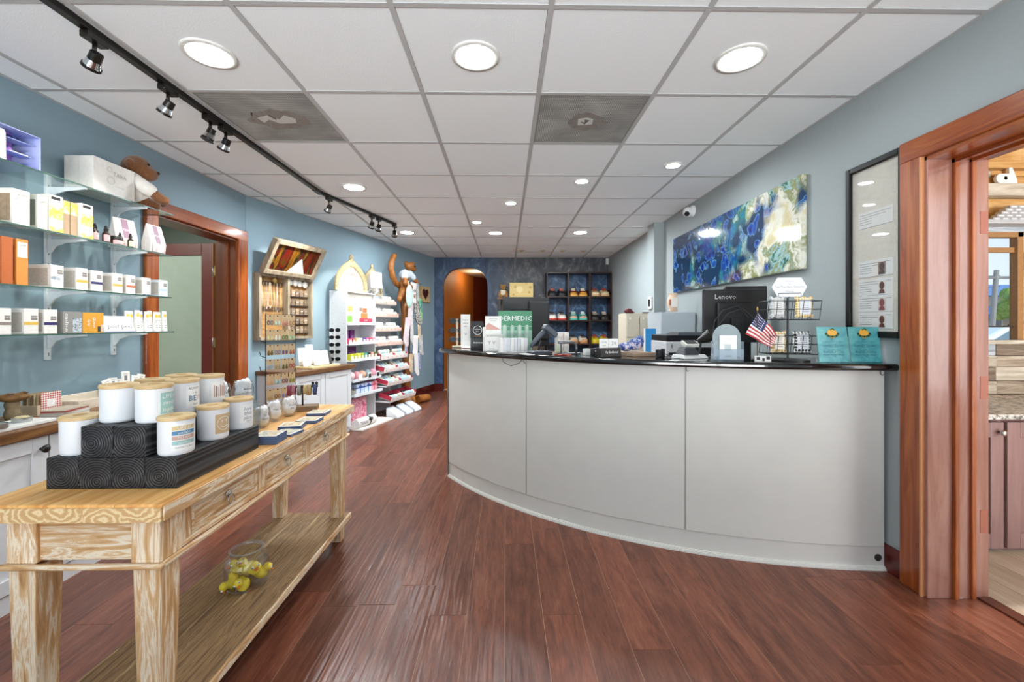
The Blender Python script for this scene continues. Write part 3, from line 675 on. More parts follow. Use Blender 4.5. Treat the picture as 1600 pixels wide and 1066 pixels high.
# sunglasses stand
p0 = (-.40, 3.50)
st = thing('sunglasses_stand', 'pale post stand with three crossbars at the far counter end', 'display stand', (p0[0], p0[1], ZC), 12)
MB().box(-.04, .04, -.04, .04, 0, .012).obj('base', mat('d8c9ae', .5), st, bevel=.003); MB().box(-.008, .008, .0, .016, .012, .235).obj('post', mat('e6d8bf', .5), st)
for z in (.06, .135, .21): MB().box(-.03, .03, -.006, .0, z-.004, z+.004).obj('crossbar', mat('d8c9ae', .5), st)
for z, nm in ((.06, 'lowest'), (.135, 'middle'), (.21, 'topmost')):
    sunglasses((p0[0]+.002, p0[1]-.03, ZC+z+.006), 12, '%s dark sunglasses on the small counter stand by the arch' % nm, group='sunglasses on the counter stand')
# white curled sign
b = MB(); pf = [(-.09, .004), (-.055, .006), (-.03, .02), (-.018, .05), (-.012, .12), (-.006, .27)]
for (y0, z0), (y1, z1) in zip(pf, pf[1:]): b.add([(-.038, y0, z0), (.038, y0, z0), (.038, y1, z1), (-.038, y1, z1), (-.038, y0+.002, z0), (.038, y0+.002, z0), (.038, y1+.002, z1), (-.038, y1+.002, z1)], [(0, 1, 2, 3), (4, 7, 6, 5), (0, 4, 5, 1), (3, 2, 6, 7), (0, 3, 7, 4), (1, 5, 6, 2)])
o = b.obj('curved_sign', mat('f3f0ea', .4), None, 50, loc=(-.325, 3.42, ZC), rot=(0, 0, R(10))); tag(o, 'tall white curved card sign beside the sunglasses stand', 'sign')
for s_, z in (('best of', .225), ('season', .20), ('sale', .175)): txt(s_, .016, ink, o, 0, z, -.0125)
txt('V', .03, inkg, o, 0, .11, -.0155)
# black brochure holder
bh = thing('brochure_holder', 'black brochure holder with a round white emblem', 'brochure holder', (-.215, 3.27, ZC), 10)
bkm = mat('19181a', .35)
b = MB(); b.box(-.055, .055, -.035, .035, 0, .006); b.box(-.055, .055, -.035, -.031, .006, .085); b.box(-.055, .055, .031, .035, .006, .16); b.box(-.055, -.051, -.03, .03, .006, .085); b.box(.051, .055, -.03, .03, .006, .085)
b.obj('pocket', bkm, bh, bevel=.0015); txt('Hydrafacial', .017, inkw, bh, 0, .05, -.0358, shear=.1)
br = MB().box(-.048, .048, -.003, .003, .008, .215).obj('brochure', bkm, bh, loc=(0, 0, 0), rot=(R(-7), 0, 0))
MB().torus((0, 0, 0), .034, .002, 24, 6, Matrix.Translation((0, -.0035, .145)) @ Matrix.Rotation(PI/2, 4, 'X')).obj('emblem_ring', inkw, br)
txt('hydrate', .015, inkw, br, 0, .152, -.0038); txt('glow', .015, inkw, br, 0, .135, -.0038); txt('BOOSTER', .011, mat('d8a060', .5), br, 0, .10, -.0038)
# white leaflet holder and skin care cartons
lh = thing('leaflet_holder', 'white stepped leaflet holder with a pink pictured leaflet', 'leaflet holder', (-.09, 3.115, ZC), 12)
wh = mat('ecebe6', .4)
b = MB(); b.box(-.07, .07, -.045, .05, 0, .006); b.box(-.07, .07, -.045, -.042, .006, .05); b.box(-.07, .07, 0, .003, .006, .115); b.box(-.07, .07, .047, .05, .006, .17); b.obj('tiers', wh, lh, bevel=.001)
lf = MB().box(-.06, .06, .006, .010, .03, .25).obj('leaflet', mat('efeee9', .5), lh)
MB().slab([(-.055, .15), (.055, .15), (.03, .165), (-.02, .195), (-.035, .20), (-.055, .18)], .005, .006).obj('picture', mat('dba79c', .5), lf); txt('RENEWAL', .013, inkg, lf, 0, .232, .005); txt('peel program', .009, inkg, lf, 0, .218, .005)
for i in range(4): MB().box(-.05+.026*i, -.03+.026*i, -.0035, 0, .06, .112).obj('leaflet', mat('e4e2dc', .5), lh)
gm = mat('3f8a63', .4, var=.05)
g = carton('display_box', 'tall green skin care display box with white lettering', 'box', (.07, 3.17, ZC), (.25, .05, .29), 6, gm, [(-.5, .5, 0, .5, mat('8fb8a4', .45, var=.1)), (-.5, .5, .60, .606, inkw)], [('DERMEDIC', .052, 0, .80, inkw)])
for i in range(4): MB().lathe([(.016, .0), (.018, .02), (.016, .15), (.011, .165), (0, .166)], 12, c=(-.08+.055*i, -.027, .02)).obj('pictured_bottle', mat(('b9d0c2', 'a9c4b4')[i % 2], .35), g, True)
carton('leaflet_box', 'small white box with leaf print in front of the leaflet holder', 'box', (-.105, 2.995, ZC), (.10, .06, .10), 13, mat('e9e8e4', .5), (), [('Y V', .035, 0, .6, inkg), ('beauty', .014, 0, .2, inkg)])
row = thing('carton_row', 'row of slim white cartons in a tray beside the scanner', 'carton row', (.05, 2.895, ZC), 16)
MB().box(-.10, .10, -.028, .03, 0, .004).obj('tray', wh, row)
for i in range(8): MB().box(-.097+.0245*i, -.097+.0245*i+.0228, -.026, .026, .004, .096-.002*(i % 2)).obj('carton', mat(('ecebe7', 'e0e0e2', 'd5dade')[i % 3], .5), row, bevel=.001)
# big black monitor seen from behind on the desk
def monitor(label, loc, rz, w, h, zb, brand=None):
    m = thing('monitor', label, 'monitor', loc, rz)
    pl = mat('141416', .35)
    MB().box(-w/2, w/2, 0, .025, zb, zb+h).obj('housing', pl, m, bevel=.008)
    MB().box(-w/2+.02, w/2-.02, .025, .0265, zb+.025, zb+h-.02).obj('screen', mat('0a0c10', .1), m)
    MB().box(-w*.3, w*.3, -.03, 0, zb+h*.15, zb+h*.75).obj('rear_cover', pl, m, bevel=.012)
    MB().box(-.04, .04, -.055, -.03, .01, zb+h*.45).obj('neck', pl, m, bevel=.005)
    MB().box(-.12, .12, -.13, .06, 0, .012).obj('foot', pl, m, bevel=.004)
    if brand: txt(brand, .045, mat('c8cacc', .4), m, -w/2+.14, zb+h-.05, -.0008)
    return m
m1 = monitor('big black monitor behind the green display box', (.19, 3.95, .766), 4, .44, .46, .24)
MB().box(.02, .215, -.06, -.03, .30, .66).obj('speaker_bar', mat('1c1c1e', .5), m1, bevel=.02)
# bar-code scanner on its stand
sc = thing('barcode_scanner', 'dark grey handheld scanner resting in its stand', 'scanner', (.235, 2.775, ZC), 20)
gr = mat('4d545e', .4); dkg = mat('25272b', .4)
MB().box(-.06, .06, -.05, .05, 0, .012).obj('stand_base', dkg, sc, bevel=.005); MB().tube([(-.02, 0, .012), (-.015, .0, .05), (.0, 0, .085)], .007, 8).obj('stand_neck', dkg, sc, True)
MB().tube([(-.075, 0, .045), (-.04, 0, .085), (.0, 0, .125), (.03, 0, .15)], .016, 10, [.012, .016, .017, .016]).obj('handle', gr, sc, True)
MB().box(-.05, .055, -.03, .03, -.02, .018, Matrix.Translation((.06, 0, .148)) @ Matrix.Rotation(R(38), 4, 'Y')).obj('scanner_head', gr, sc, bevel=.008)
MB().box(.054, .057, -.024, .024, -.014, .012, Matrix.Translation((.06, 0, .148)) @ Matrix.Rotation(R(38), 4, 'Y')).obj('window', mat('101216', .1), sc)
MB().tube([(-.075, 0, .045), (-.10, -.03, .02), (-.11, -.06, .006), (-.09, -.10, .003)], .0025, 6).obj('cord', dkg, sc)
pp = thing('card_reader', 'flat dark card reader lying in front of the scanner', 'card reader', (.21, 2.68, ZC), 28)
MB().frus((-.07, .07, -.045, .045), (-.062, .062, -.035, .04), 0, .022).obj('body', mat('2a2f38', .35), pp, bevel=.004); MB().box(-.05, .02, -.03, .03, .022, .0235).obj('screen', mat('8a93a0', .2), pp)
MB().box(-.11, -.06, -.05, .05, 0, .006).obj('tray', mat('d8d8d6', .5), pp)
c_ = MB().tube([(.075, 2.655, ZC+.004), (.085, 2.60, ZC+.004), PC(-132.5, CR+.062, 1.0), PC(-132, CR+.075, .965), PC(-130.8, CR+.075, .945), PC(-129.6, CR+.072, .965), PC(-129, CR+.062, 1.0), (.235, 2.60, ZC+.004)], .0022, 6).obj('looped_cable', mat('2a2a2c', .5)); tag(c_, 'thin dark cable looping over the counter edge', 'cable')
nk = thing('note_pad', 'pale green folded note beside the scanner', 'note', (.355, 2.82, ZC), 20)
MB().slab([(-.03, 0), (.035, 0), (.02, .045), (-.01, .05)], -.004, .004).obj('folded_card', mat('c8d0b4', .6), nk)
# bent grey bar stand, pillow box, small things in front
bs = thing('bent_bar_stand', 'grey bent tube stand behind the red cards', 'stand', (.415, 2.70, ZC), 25)
MB().tube([(-.09, 0, .075), (.01, 0, .075), (.03, 0, .07), (.042, 0, .058), (.046, 0, .035), (.046, 0, .006)], .009, 10).obj('tube', mat('6c6e70', .3, .7), bs, True); MB().box(-.05, .06, -.03, .03, 0, .006).obj('foot', mat('55575a', .4, .5), bs, bevel=.002); MB().cyl((-.07, 0, .006), (-.07, 0, .07), .006).obj('post', mat('6c6e70', .3, .7), bs)
MB().box(-.08, -.05, -.03, .03, 0, .006).obj('foot', mat('55575a', .4, .5), bs)
for i, (xx, yy) in enumerate(((.325, 2.585), (.375, 2.555))):
    carton('red_card_pack', ('left', 'right')[i]+' one of two flat red card packs at the counter edge', 'card pack', (xx, yy, ZC), (.045, .03, .008), 35, mat('a8251c', .4), [(-.4, .4, .3, .7, mat('e8b0a0', .5))])
carton('gift_box', 'white patterned gift box in front of the shoe cubby', 'box', (.385, 2.885, ZC), (.085, .05, .135), 20, mat('d9d4ce', .5, var=.2, bscale=45), [(-.03, .03, 0, 1, mat('b89a94', .5))])
carton('white_block', 'small white box beside the bent tube stand', 'box', (.50, 2.60, ZC), (.035, .03, .04), 25, mat('d6d8d6', .5))
carton('black_block', 'small black card box between two white ones', 'box', (.548, 2.585, ZC), (.038, .03, .042), 25, mat('222226', .4), (), [('glow', .012, 0, .7, inkw)])
carton('pale_block', 'pale grey slanted card box left of the calendar', 'box', (.60, 2.56, ZC), (.05, .03, .036), 25, mat('c9cbca', .5), [(-.5, .5, 0, .2, mat('b03a30', .5))])
# perpetual calendar
ca = thing('desk_calendar', 'black desk calendar block with two white date cards', 'calendar', (.605, 2.475, ZC), 22)
MB().frus((-.072, .072, -.03, .03), (-.07, .07, -.02, .025), 0, .052).obj('block', mat('232427', .4), ca, bevel=.002); txt('Hydrafacial', .021, inkw, ca, 0, .028, -.0305)
for x0, s_, sz in ((-.034, '', 0), (.034, '30', .034)):
    q = MB().box(x0-.032, x0+.032, -.004, -.001, .04, .105).obj('date_card', mat('f0f0ec', .5), ca)
    if s_: txt(s_, sz, inkg, q, x0, .077, -.0046)
    else: txt('Tuesday', .012, mat('4f7f9a', .5), q, x0, .086, -.0046); txt('JUNE', .010, inkg, q, x0, .064, -.0046)
# shoes left on the paper behind the calendar
carton('paper_tray', 'low stack of kraft paper behind the calendar', 'paper stack', (.79, 2.55, ZC), (.16, .16, .022), 20, mat('a88f78', .7))
cl_ = blob('cloth_bundle', [((-.04, 0, .03), (.045, .04, .028)), ((.02, 0, .045), (.05, .04, .035)), ((.05, .01, .07), (.03, .03, .03))], .008, mottled('blue_floral_cloth', [(.35, '20285e'), (.5, '4a62a0'), (.58, 'd8d4dc'), (.7, '7a3a5a')], 40, 3, 1, .8, .2))
cl_.location = (.765, 2.55, ZC+.023); tag(cl_, 'bundle of blue and purple patterned cloth on the kraft paper', 'cloth')
# --- filing cabinets, printer and office things by the right wall
beige = mat('cfc6b2', .45)
fc = thing('filing_cabinet', 'beige filing cabinet with two columns of drawers by the right wall', 'filing cabinet', (1.475, 4.62, 0), 0)
MB().box(-.145, .145, .016, .34, 0, 1.33).obj('body', beige, fc, bevel=.003)
for c_ in range(2):
    for r_ in range(5):
        z0 = 1.315-.245*(r_+1)
        dw = MB().box(-.141+.142*c_, -.141+.142*c_+.138, 0, .016, z0, z0+.237).obj('drawer', beige, fc, bevel=.003)
        MB().box(-.12+.142*c_, -.10+.142*c_, -.014, 0, z0+.19, z0+.215).obj('handle', mat('e8e4d8', .4), dw, bevel=.003)
cap = blob('dark_red_cap', [((0, 0, .03), (.05, .045, .032)), ((.045, -.01, .012), (.03, .04, .01))], .008, mat('5a1c22', .7, var=.15)); cap.location = (1.40, 4.80, 1.331); tag(cap, 'dark red cap lying on the beige filing cabinet', 'cap')
carton('dark_tape_roll', 'small dark strip of tabs on the filing cabinet', 'tabs', (1.55, 4.66, 1.331), (.07, .03, .014), 0, mat('4a3a3a', .5))
gc = thing('grey_cabinet', 'pale grey metal cabinet below the large painting', 'cabinet', (1.69, 4.12, 0)); gcm = mat('b4bcc2', .4)
MB().box(-.165, .175, 0.01, .40, 0, 1.33).obj('body', gcm, gc, bevel=.003); MB().box(-.163, .173, 0, .01, .03, 1.325).obj('door', gcm, gc, bevel=.003); MB().box(.13, .145, -.012, 0, .9, 1.0).obj('handle', chrome, gc)
pk = blob('wipes_packet', [((0, 0, .10), (.060, .028, .092)), ((0, 0, .185), (.062, .008, .012)), ((0, 0, .014), (.06, .012, .012))], .008, mat('e8c4a8', .4, var=.05)); pk.location = (1.69, 4.24, 1.3315); tag(pk, 'peach coloured soft packet on top of the grey cabinet', 'packet')
MB().slab([(-.028, .05), (.04, .05), (.04, .15), (-.028, .15)], -.0305, -.02).obj('label', mat('efe6dc', .5), pk, bevel=.004); MB().slab([(-.047, .07), (-.032, .07), (-.032, .13), (-.047, .13)], -.0285, -.024).obj('badge', mat('b86a58', .5), pk)
th = thing('thermostat', 'white wall thermostat with a dark screen on the wall corner', 'thermostat', (1.762, 5.10, 1.47), -90)
MB().box(-.055, .055, -.02, 0, -.075, .075).obj('case', mat('eceded', .35), th, bevel=.006); MB().box(-.03, .03, -.0215, -.02, -.045, .045).obj('screen', mat('15181a', .1), th)
bx = carton('paper_carton', 'white cardboard carton under the printer', 'box', (1.46, 3.42, .7505), (.42, .34, .19), 0, mat('d9d6cf', .6), [(-.3, .3, .3, .7, mat('7fa6c8', .5))])
pr = thing('printer', 'white and black desktop printer with a paper tray', 'printer', (1.455, 3.42, .9412), 0)
pw_ = mat('d9dade', .35); pb_ = mat('202226', .35)
MB().box(-.21, .21, -.16, .18, 0, .135).obj('body', pw_, pr, bevel=.008); MB().box(-.205, .205, -.15, .18, .135, .185).obj('scanner_unit', pb_, pr, bevel=.006); MB().frus((-.10, .20, -.12, .15), (-.06, .16, -.05, .15), .185, .205).obj('feeder', pb_, pr, bevel=.004)
MB().box(-.10, .14, -.164, -.158, .02, .09).obj('output_slot', mat('0c0c0e', .5), pr); MB().box(-.19, -.11, -.1635, -.158, .01, .05).obj('card_slot', mat('141418', .5), pr); MB().box(-.17, -.16, -.1635, -.159, .085, .115).obj('lamp_mark', mat('8a8c90', .4), pr)
carton('blue_pack', 'bright blue and white pack left of the printer', 'pack', (1.355, 3.95, .7505), (.10, .05, .42), 0, mat('e4e8ea', .5), [(-.5, .5, .45, 1, mat('2f8fd0', .45))])
carton('blue_folder', 'blue folder standing right of the printer', 'folder', (1.735, 3.35, .7505), (.07, .10, .37), 0, mat('3a8cc4', .5), [(-.5, .5, .0, .4, mat('dfe4e8', .5))])
# charger, phone terminal and black funnel lamp at the counter
ch = thing('charger', 'small black charger plug with cable on the counter', 'charger', (.90, 2.43, ZC), 20)
MB().box(-.03, -.005, -.015, .015, 0, .045).obj('plug', mat('1c1c20', .4), ch, bevel=.004); MB().box(.005, .02, -.012, .012, 0, .05).obj('plug', mat('1c1c20', .4), ch, bevel=.004); MB().tube([(.02, 0, .02), (.05, -.02, .006), (.09, -.01, .003), (.12, -.03, .003)], .0022, 6).obj('cable', mat('1c1c20', .4), ch)
tm = thing('payment_terminal', 'grey and white payment terminal with keypad', 'terminal', (1.035, 2.35, ZC), 18)
MB().frus((-.085, .085, -.05, .06), (-.075, .075, -.03, .055), 0, .022).obj('tray', mat('d4d4d2', .4), tm, bevel=.004)
MB().frus((-.07, .03, -.04, .04), (-.055, .02, -.02, .035), .022, .058).obj('keypad_body', mat('2f3238', .4), tm, bevel=.004)
for i in range(3):
    for j in range(3): MB().box(-.05+.023*i, -.034+.023*i, -.020+.016*j, -.008+.016*j, .058, .061).obj('key', mat('5a5f66', .4), tm)
MB().box(-.045, .05, .0, .05, -.01, .012, Matrix.Translation((.04, .03, .065)) @ Matrix.Rotation(R(28), 4, 'X')).obj('handset', mat('dcdad2', .35), tm, bevel=.004)
MB().box(-.035, .04, .006, .044, .012, .0135, Matrix.Translation((.04, .03, .065)) @ Matrix.Rotation(R(28), 4, 'X')).obj('screen', mat('4a4440', .15), tm)
lp = thing('funnel_stand', 'black funnel shaped holder behind the payment terminal', 'holder', (1.165, 2.46, ZC), 0)
fX = Matrix.Translation((0, 0, .105)) @ Matrix.Rotation(R(62), 4, 'Y') @ Matrix.Rotation(R(20), 4, 'X')
MB().lathe([(.012, -.04), (.02, -.02), (.042, .035), (.045, .038), (.038, .036), (.014, -.015)], 24, X=fX).obj('funnel', mat('1a1714', .3), lp, 40); MB().cyl((-.03, 0, .008), (-.02, 0, .085), .006).obj('post', mat('222', .4) if False else mat('222222', .4), lp); MB().lathe([(.045, 0), (.045, .008), (0, .009)], 20, c=(-.03, 0, 0)).obj('base', mat('222222', .4), lp)
# clear brochure holder with round back
ac = thing('acrylic_holder', 'clear acrylic leaflet holder with a round back and a white card', 'leaflet holder', (1.172, 2.215, ZC), -10)
acm = glass('acrylic', (.93, .96, .96), gray=.38, body=(.62, .72, .74, 1)); n = 26
MB().slab([(-.07, .02), (.07, .02)]+[(.07*math.cos(PI*i/n), .12+.07*math.sin(PI*i/n)) for i in range(n+1)], .012, .015).obj('round_back', acm, ac)
b = MB(); b.box(-.074, .074, -.02, .04, 0, .004); b.box(-.074, .074, -.022, -.019, .004, .06); b.box(-.074, -.071, -.02, .03, .004, .10); b.box(.071, .074, -.02, .03, .004, .10); b.obj('pocket', glass('acrylic_pocket', (.9, .94, .96), gray=.25, body=(.55, .63, .72, 1)), ac)
q = MB().box(-.042, .042, -.012, -.009, .006, .132).obj('white_card', mat('eef0f0', .5), ac); MB().box(-.018, .014, -.0126, -.012, .05, .085).obj('print', mat('c2ccce', .5), q); txt('SMILE', .013, ink, q, 0, .022, -.0128)
carton('dice_box', 'small black and white patterned card in front of the flag', 'card', (1.305, 2.125, ZC), (.075, .012, .03), -12, mat('dcdcda', .5), [(-.4, -.2, .3, .8, ink), (-.05, .1, .1, .6, ink), (.2, .42, .4, .9, ink)])
# small American flag on a stick
fg = thing('small_flag', 'small American flag on a stick standing on the counter', 'flag', (1.305, 2.17, ZC), -8)
MB().lathe([(.028, 0), (.026, .012), (.006, .016), (0, .017)], 16).obj('base', mat('2a2420', .4), fg, True)
MB().cyl((0, 0, .014), (0, 0, .262), .0028, n=8).obj('stick', mat('4a3a2a', .5), fg); MB().lathe([(.0028, .26), (.0052, .268), (.003, .275), (0, .283)], 10).obj('spear_tip', mat('caa860', .3, .7), fg, True)
red_, blu_, whi_ = mat('b8323a', .6, var=0), mat('2a3768', .6, var=0), mat('efe6e2', .6, var=0)
fl_ = MB(); nx, nz = 18, 13; fw, fh = .155, .088
def fpt(u, v):      # hanging from the stick, drooping to the right
    s = u*fw; d = v*fh
    return (.003+s*.62+d*.42-.04*v, -.006+.012*math.sin(u*7+v*2)*u, .255-s*.72-d*.66+.02*u*v)
def fpt(u, v):
    A, B_, C_, D_ = Vector((.002, 0, .252)), Vector((.092, -.01, .135)), Vector((.0, -.0, .252)), None
    top = Vector((.004, 0, .252)).lerp(Vector((.098, -.012, .128)), u); bot = Vector((-.056, .004, .140)).lerp(Vector((.060, -.008, .072)), u)
    p_ = top.lerp(bot, v); p_.y += .012*math.sin(u*8+v*2.5)*(.3+.7*u); return p_
for j in range(nz):
    for i in range(nx):
        c_ = 1 if (u_ := i/nx) < .40 and j < 7 else (0 if j % 2 == 0 else 2); fl_.m = c_
        a_ = [fpt(i/nx, j/nz), fpt((i+1)/nx, j/nz), fpt((i+1)/nx, (j+1)/nz), fpt(i/nx, (j+1)/nz)]
        fl_.add([tuple(v) for v in a_]+[tuple(v+Vector((0, .0008, 0))) for v in a_], [(0, 1, 2, 3), (7, 6, 5, 4), (0, 4, 5, 1), (3, 2, 6, 7)])
cloth = fl_.obj('flag_cloth', [red_, blu_, whi_], fg)
b = MB()
for j in range(5):
    for i in range(6):
        v = fpt(.035+.062*i, .05+.1*j); b.add([(v.x+.0035*math.cos(PI/2+k*2*PI/5*2), v.y-.0014, v.z+.0035*math.sin(PI/2+k*2*PI/5*2)) for k in range(5)], [(0, 1, 2, 3, 4)])
b.obj('stars', whi_, cloth)
# two monitors behind the wire rack
m2 = monitor('black monitor with brand lettering below the painting', (1.50, 2.74, .7505), -8, .40, .345, .345, 'Lenovo')
m3 = thing('monitor', 'second black monitor behind the wire rack of tea packets', 'monitor', (1.70, 2.98, .7505), -6)
MB().box(-.14, .14, 0, .03, .33, .72).obj('housing', mat('141416', .35), m3, bevel=.008); MB().box(-.14, .14, -.03, 0, .695, .73).obj('top_ledge', mat('221f20', .4), m3, bevel=.006); MB().box(-.1, .1, -.04, 0, .38, .62).obj('rear_cover', mat('0e0e10', .35), m3, bevel=.01)
MB().box(-.03, .03, -.03, 0, .01, .5).obj('neck', mat('141416', .35), m3); MB().box(-.1, .1, -.1, .06, 0, .012).obj('foot', mat('141416', .35), m3)
for k, (x0, z0) in enumerate(((-.06, .58), (-.03, .56))): MB().tube([(x0+.12, -.06, .50), (x0+.05, -.07, z0), (x0-.04, -.07, z0-.03), (x0-.09, -.07, z0-.10), (x0-.1, -.06, .38)], .003, 6).obj('cable', mat('3a3a3c', .4), m2)
# two-tier wire rack with tea packets and a hexagonal sign
wr = thing('wire_rack', 'two-tier black wire spinner rack on the counter', 'display rack', (1.487, 2.205, ZC), -8)
wm = mat('2c2a28', .35, .5)
MB().lathe([(.10, 0), (.10, .006), (.012, .012), (.0, .012)], 24).obj('base', wm, wr); MB().cyl((0, 0, .01), (0, 0, .33), .005, n=8).obj('pole', wm, wr)
for lev, (zb, half) in enumerate(((.035, .118), (.215, .125))):
    for s_ in (-1, 1):
        b = MB(); ro = .0016
        y_ = -.055 if s_ < 0 else .055
        for z in (zb, zb+.052, zb+.095):
            b.tube([(-half, y_-.02*(z > zb), z), (half, y_-.02*(z > zb), z)], ro, 5); b.tube([(-half, y_-.02*(z > zb), z), (-half, 0, z)], ro, 5); b.tube([(half, y_-.02*(z > zb), z), (half, 0, z)], ro, 5)
        for i in range(7): xx = -half+2*half*i/6; b.tube([(xx, 0, zb), (xx, y_, zb), (xx, y_-.02, zb+.095)], ro, 5)
        b.tube([(-half, 0, zb), (half, 0, zb)], ro, 5)
        b.obj('basket', wm, wr)
dots = {}
def patt(name, base, dot, sc):
    m, nt, p = nodes(name); L = nt.links.new; t = N(nt, 'TexCoord'); v = N(nt, 'TexVoronoi', i_Scale=float(sc), i_Randomness=0.0); mp = N(nt, 'Mapping'); mp.inputs['Scale'].default_value = (1, 0, 1); L(t.outputs['Object'], mp.inputs[0]); L(mp.outputs[0], v.inputs['Vector'])
    r = nt.nodes.new('ShaderNodeValToRGB'); r.color_ramp.interpolation = 'CONSTANT'; r.color_ramp.elements[0].color = lin(dot); r.color_ramp.elements[1].position = .40; r.color_ramp.elements[1].color = lin(base)
    L(v.outputs['Distance'], r.inputs[0]); L(r.outputs[0], p.inputs['Base Color']); p.inputs['Roughness'].default_value = .5; return m
packs = [(-.066, .216, patt('grey_pack', 'd2d3d2', 'b6b8b8', 60), 'ddddda', 'silver grey tea packet in the upper wire basket, left'), (.062, .216, patt('gold_dot_pack', 'f0e6cc', 'd2ac50', 80), 'e4e8f0', 'gold dotted tea packet in the upper wire basket, right'),
         (.052, .036, patt('black_dot_pack', 'f0f0f0', '1a1a20', 62), 'e2e4e8', 'black and white diamond patterned packet in the lower basket'), (-.062, .036, patt('gold_grey_pack', 'e8dcc0', 'c09a48', 70), 'efe9da', 'cream and gold packet in the lower wire basket')]
wX = wr.matrix_basis.copy()
for (xx, zb, m_, lc, lab) in packs:
    wpk = .088 if xx > -.06 else .075
    q = blob('tea_packet', [((0, 0, .058), (wpk*.52, .013, .058)), ((-wpk*.4, 0, .012), (.01, .01, .012)), ((wpk*.4, 0, .012), (.01, .01, .012)), ((-wpk*.4, 0, .108), (.01, .004, .012)), ((wpk*.4, 0, .108), (.01, .004, .012))], .006, m_, None, 1)
    q.location = Matrix.Rotation(R(-8), 4, 'Z') @ Vector((xx, -.036, zb+.003)) + Vector((1.487, 2.205, ZC)); q.rotation_euler = (R(-3), 0, R(-8)); tag(q, lab, 'tea packet', 'tea packets in the wire rack')
    MB().box(-wpk*.3, wpk*.3, -.0165, -.0125, .022, .098).obj('label', mat(lc, .5), q)
    for k in range(5): MB().box(-wpk*.18, wpk*.18, -.017, -.0165, .034+.011*k, .0365+.011*k).obj('printed_line', inkg, q)
hx = thing('hexagon_sign', 'white hexagonal sign on top of the wire rack', 'sign', (1.487, 2.195, ZC+.331), -8)
MB().slab([(-.086, .055), (-.058, .003), (.058, .003), (.086, .055), (.058, .103), (-.058, .103)], -.006, -.002).obj('board', mat('eceef2', .4), hx, bevel=.001)
for s_, sz, z in (('introducing', .009, .085), ('The', .010, .07), ('Teas That Have Character', .0135, .055), ('Infusions', .011, .032)): txt(s_, sz, inkg if sz < .012 else ink, hx, 0, z, -.0066)
MB().tube([(-.055, -.009, .004), (-.055, -.009, .022), (.055, -.009, .022), (.055, -.009, .004)], .0016, 5).obj('clip', wm, hx); MB().cyl((0, 0, 0), (0, 0, .03), .004, n=8).obj('socket', wm, hx)
# two teal event cards
teal = mottled('teal_watercolour', [(.3, '35858f'), (.5, '529fa5'), (.7, '70b5b2')], 12, 4, .8, .4, 0)
for i, (a_, xx, yy) in enumerate((('left', 1.635, 2.075), ('right', 1.788, 2.065))):
    o = thing('event_card', '%s one of two teal event cards standing at the wall end of the counter' % a_, 'card', (xx, yy, ZC), -3, 'teal event cards on the counter')
    cd = MB().slab([(-.074, 0), (.074, 0), (.074, .178), (-.074, .178)], -.002, .002).obj('card', teal, o, rot=(R(-8), 0, 0))
    b = MB(); b.lathe([(.020, 0), (.024, .001), (0, .0012)], 18, X=Matrix.Translation((0, -.002, .145)) @ Matrix.Rotation(PI/2, 4, 'X')); b.obj('emblem_fruit', mat('e0a840', .5), cd)
    for k in range(9): a = PI+PI*k/8; MB().ball((.028*math.cos(a), -.0035, .143+.014*math.sin(a)), (.006, .0015, .006), 8, 6).obj('emblem_leaf', mat(('2c3a22', '3f6a38')[k % 2], .5), cd)
    MB().tube([(-.008, -.004, .163), (.004, -.004, .170), (.012, -.004, .162)], .003, 6).obj('emblem_leaf', mat('2f6a38', .5), cd)
    for k, (z, s_, sz) in enumerate(((.117, 'BEST', .007), (.103, 'we are so excited to share', .006), (.091, 'our events', .007), (.084, 'Contractor of the year', .010), (.077, 'Winter Show', .007), (.062, 'Special Events', .010), (.052, 'Business Awards', .010), (.038, 'Reader Favorite Awards', .009), (.030, '2023', .007))): txt(s_, sz, mat('17404a', .6, var=0), cd, 0, z, -.0027, width=.10 if len(s_) > 14 else None)
    MB().slab([(-.072, 0), (.072, 0), (.072, .02), (-.072, .02)], .002, .03).obj('easel_foot', glass('clear_easel', (.85, .95, .95), gray=.2), o)

# --- right wall: painting, framed licences, camera
pm, nt, p = nodes('poured_resin_painting'); L = nt.links.new
t = N(nt, 'TexCoord'); w_ = N(nt, 'TexNoise', i_Scale=2.6, i_Detail=4.0, i_Distortion=2.2); L(t.outputs['Object'], w_.inputs['Vector'])
mixv = N(nt, 'MixRGB'); mixv.inputs[0].default_value = .22; L(t.outputs['Object'], mixv.inputs[1]); L(w_.outputs['Color'], mixv.inputs[2])
n = N(nt, 'TexNoise', i_Scale=3.0, i_Detail=7.0, i_Roughness=.6, i_Distortion=1.3); L(mixv.outputs[0], n.inputs['Vector'])
sp = N(nt, 'SeparateXYZ'); L(t.outputs['Object'], sp.inputs[0])
gr_ = N(nt, 'MapRange'); gr_.inputs[1].default_value = -1.0; gr_.inputs[2].default_value = 1.0; gr_.inputs[3].default_value = -.17; gr_.inputs[4].default_value = .13; L(sp.outputs['X'], gr_.inputs[0])
ad = N(nt, 'Math', operation='ADD'); L(n.outputs['Fac'], ad.inputs[0]); L(gr_.outputs[0], ad.inputs[1])
r = ramp(nt, [(.28, '0b1746'), (.38, '1b3f8e'), (.44, '1c7f9c'), (.49, '3c6a4a'), (.53, 'a9cfd2'), (.58, '8d8f52'), (.64, 'e6e6da'), (.76, 'd3c79a')]); L(ad.outputs[0], r.inputs[0])
v = N(nt, 'TexVoronoi', i_Scale=11.0, feature='F1'); L(mixv.outputs[0], v.inputs['Vector'])
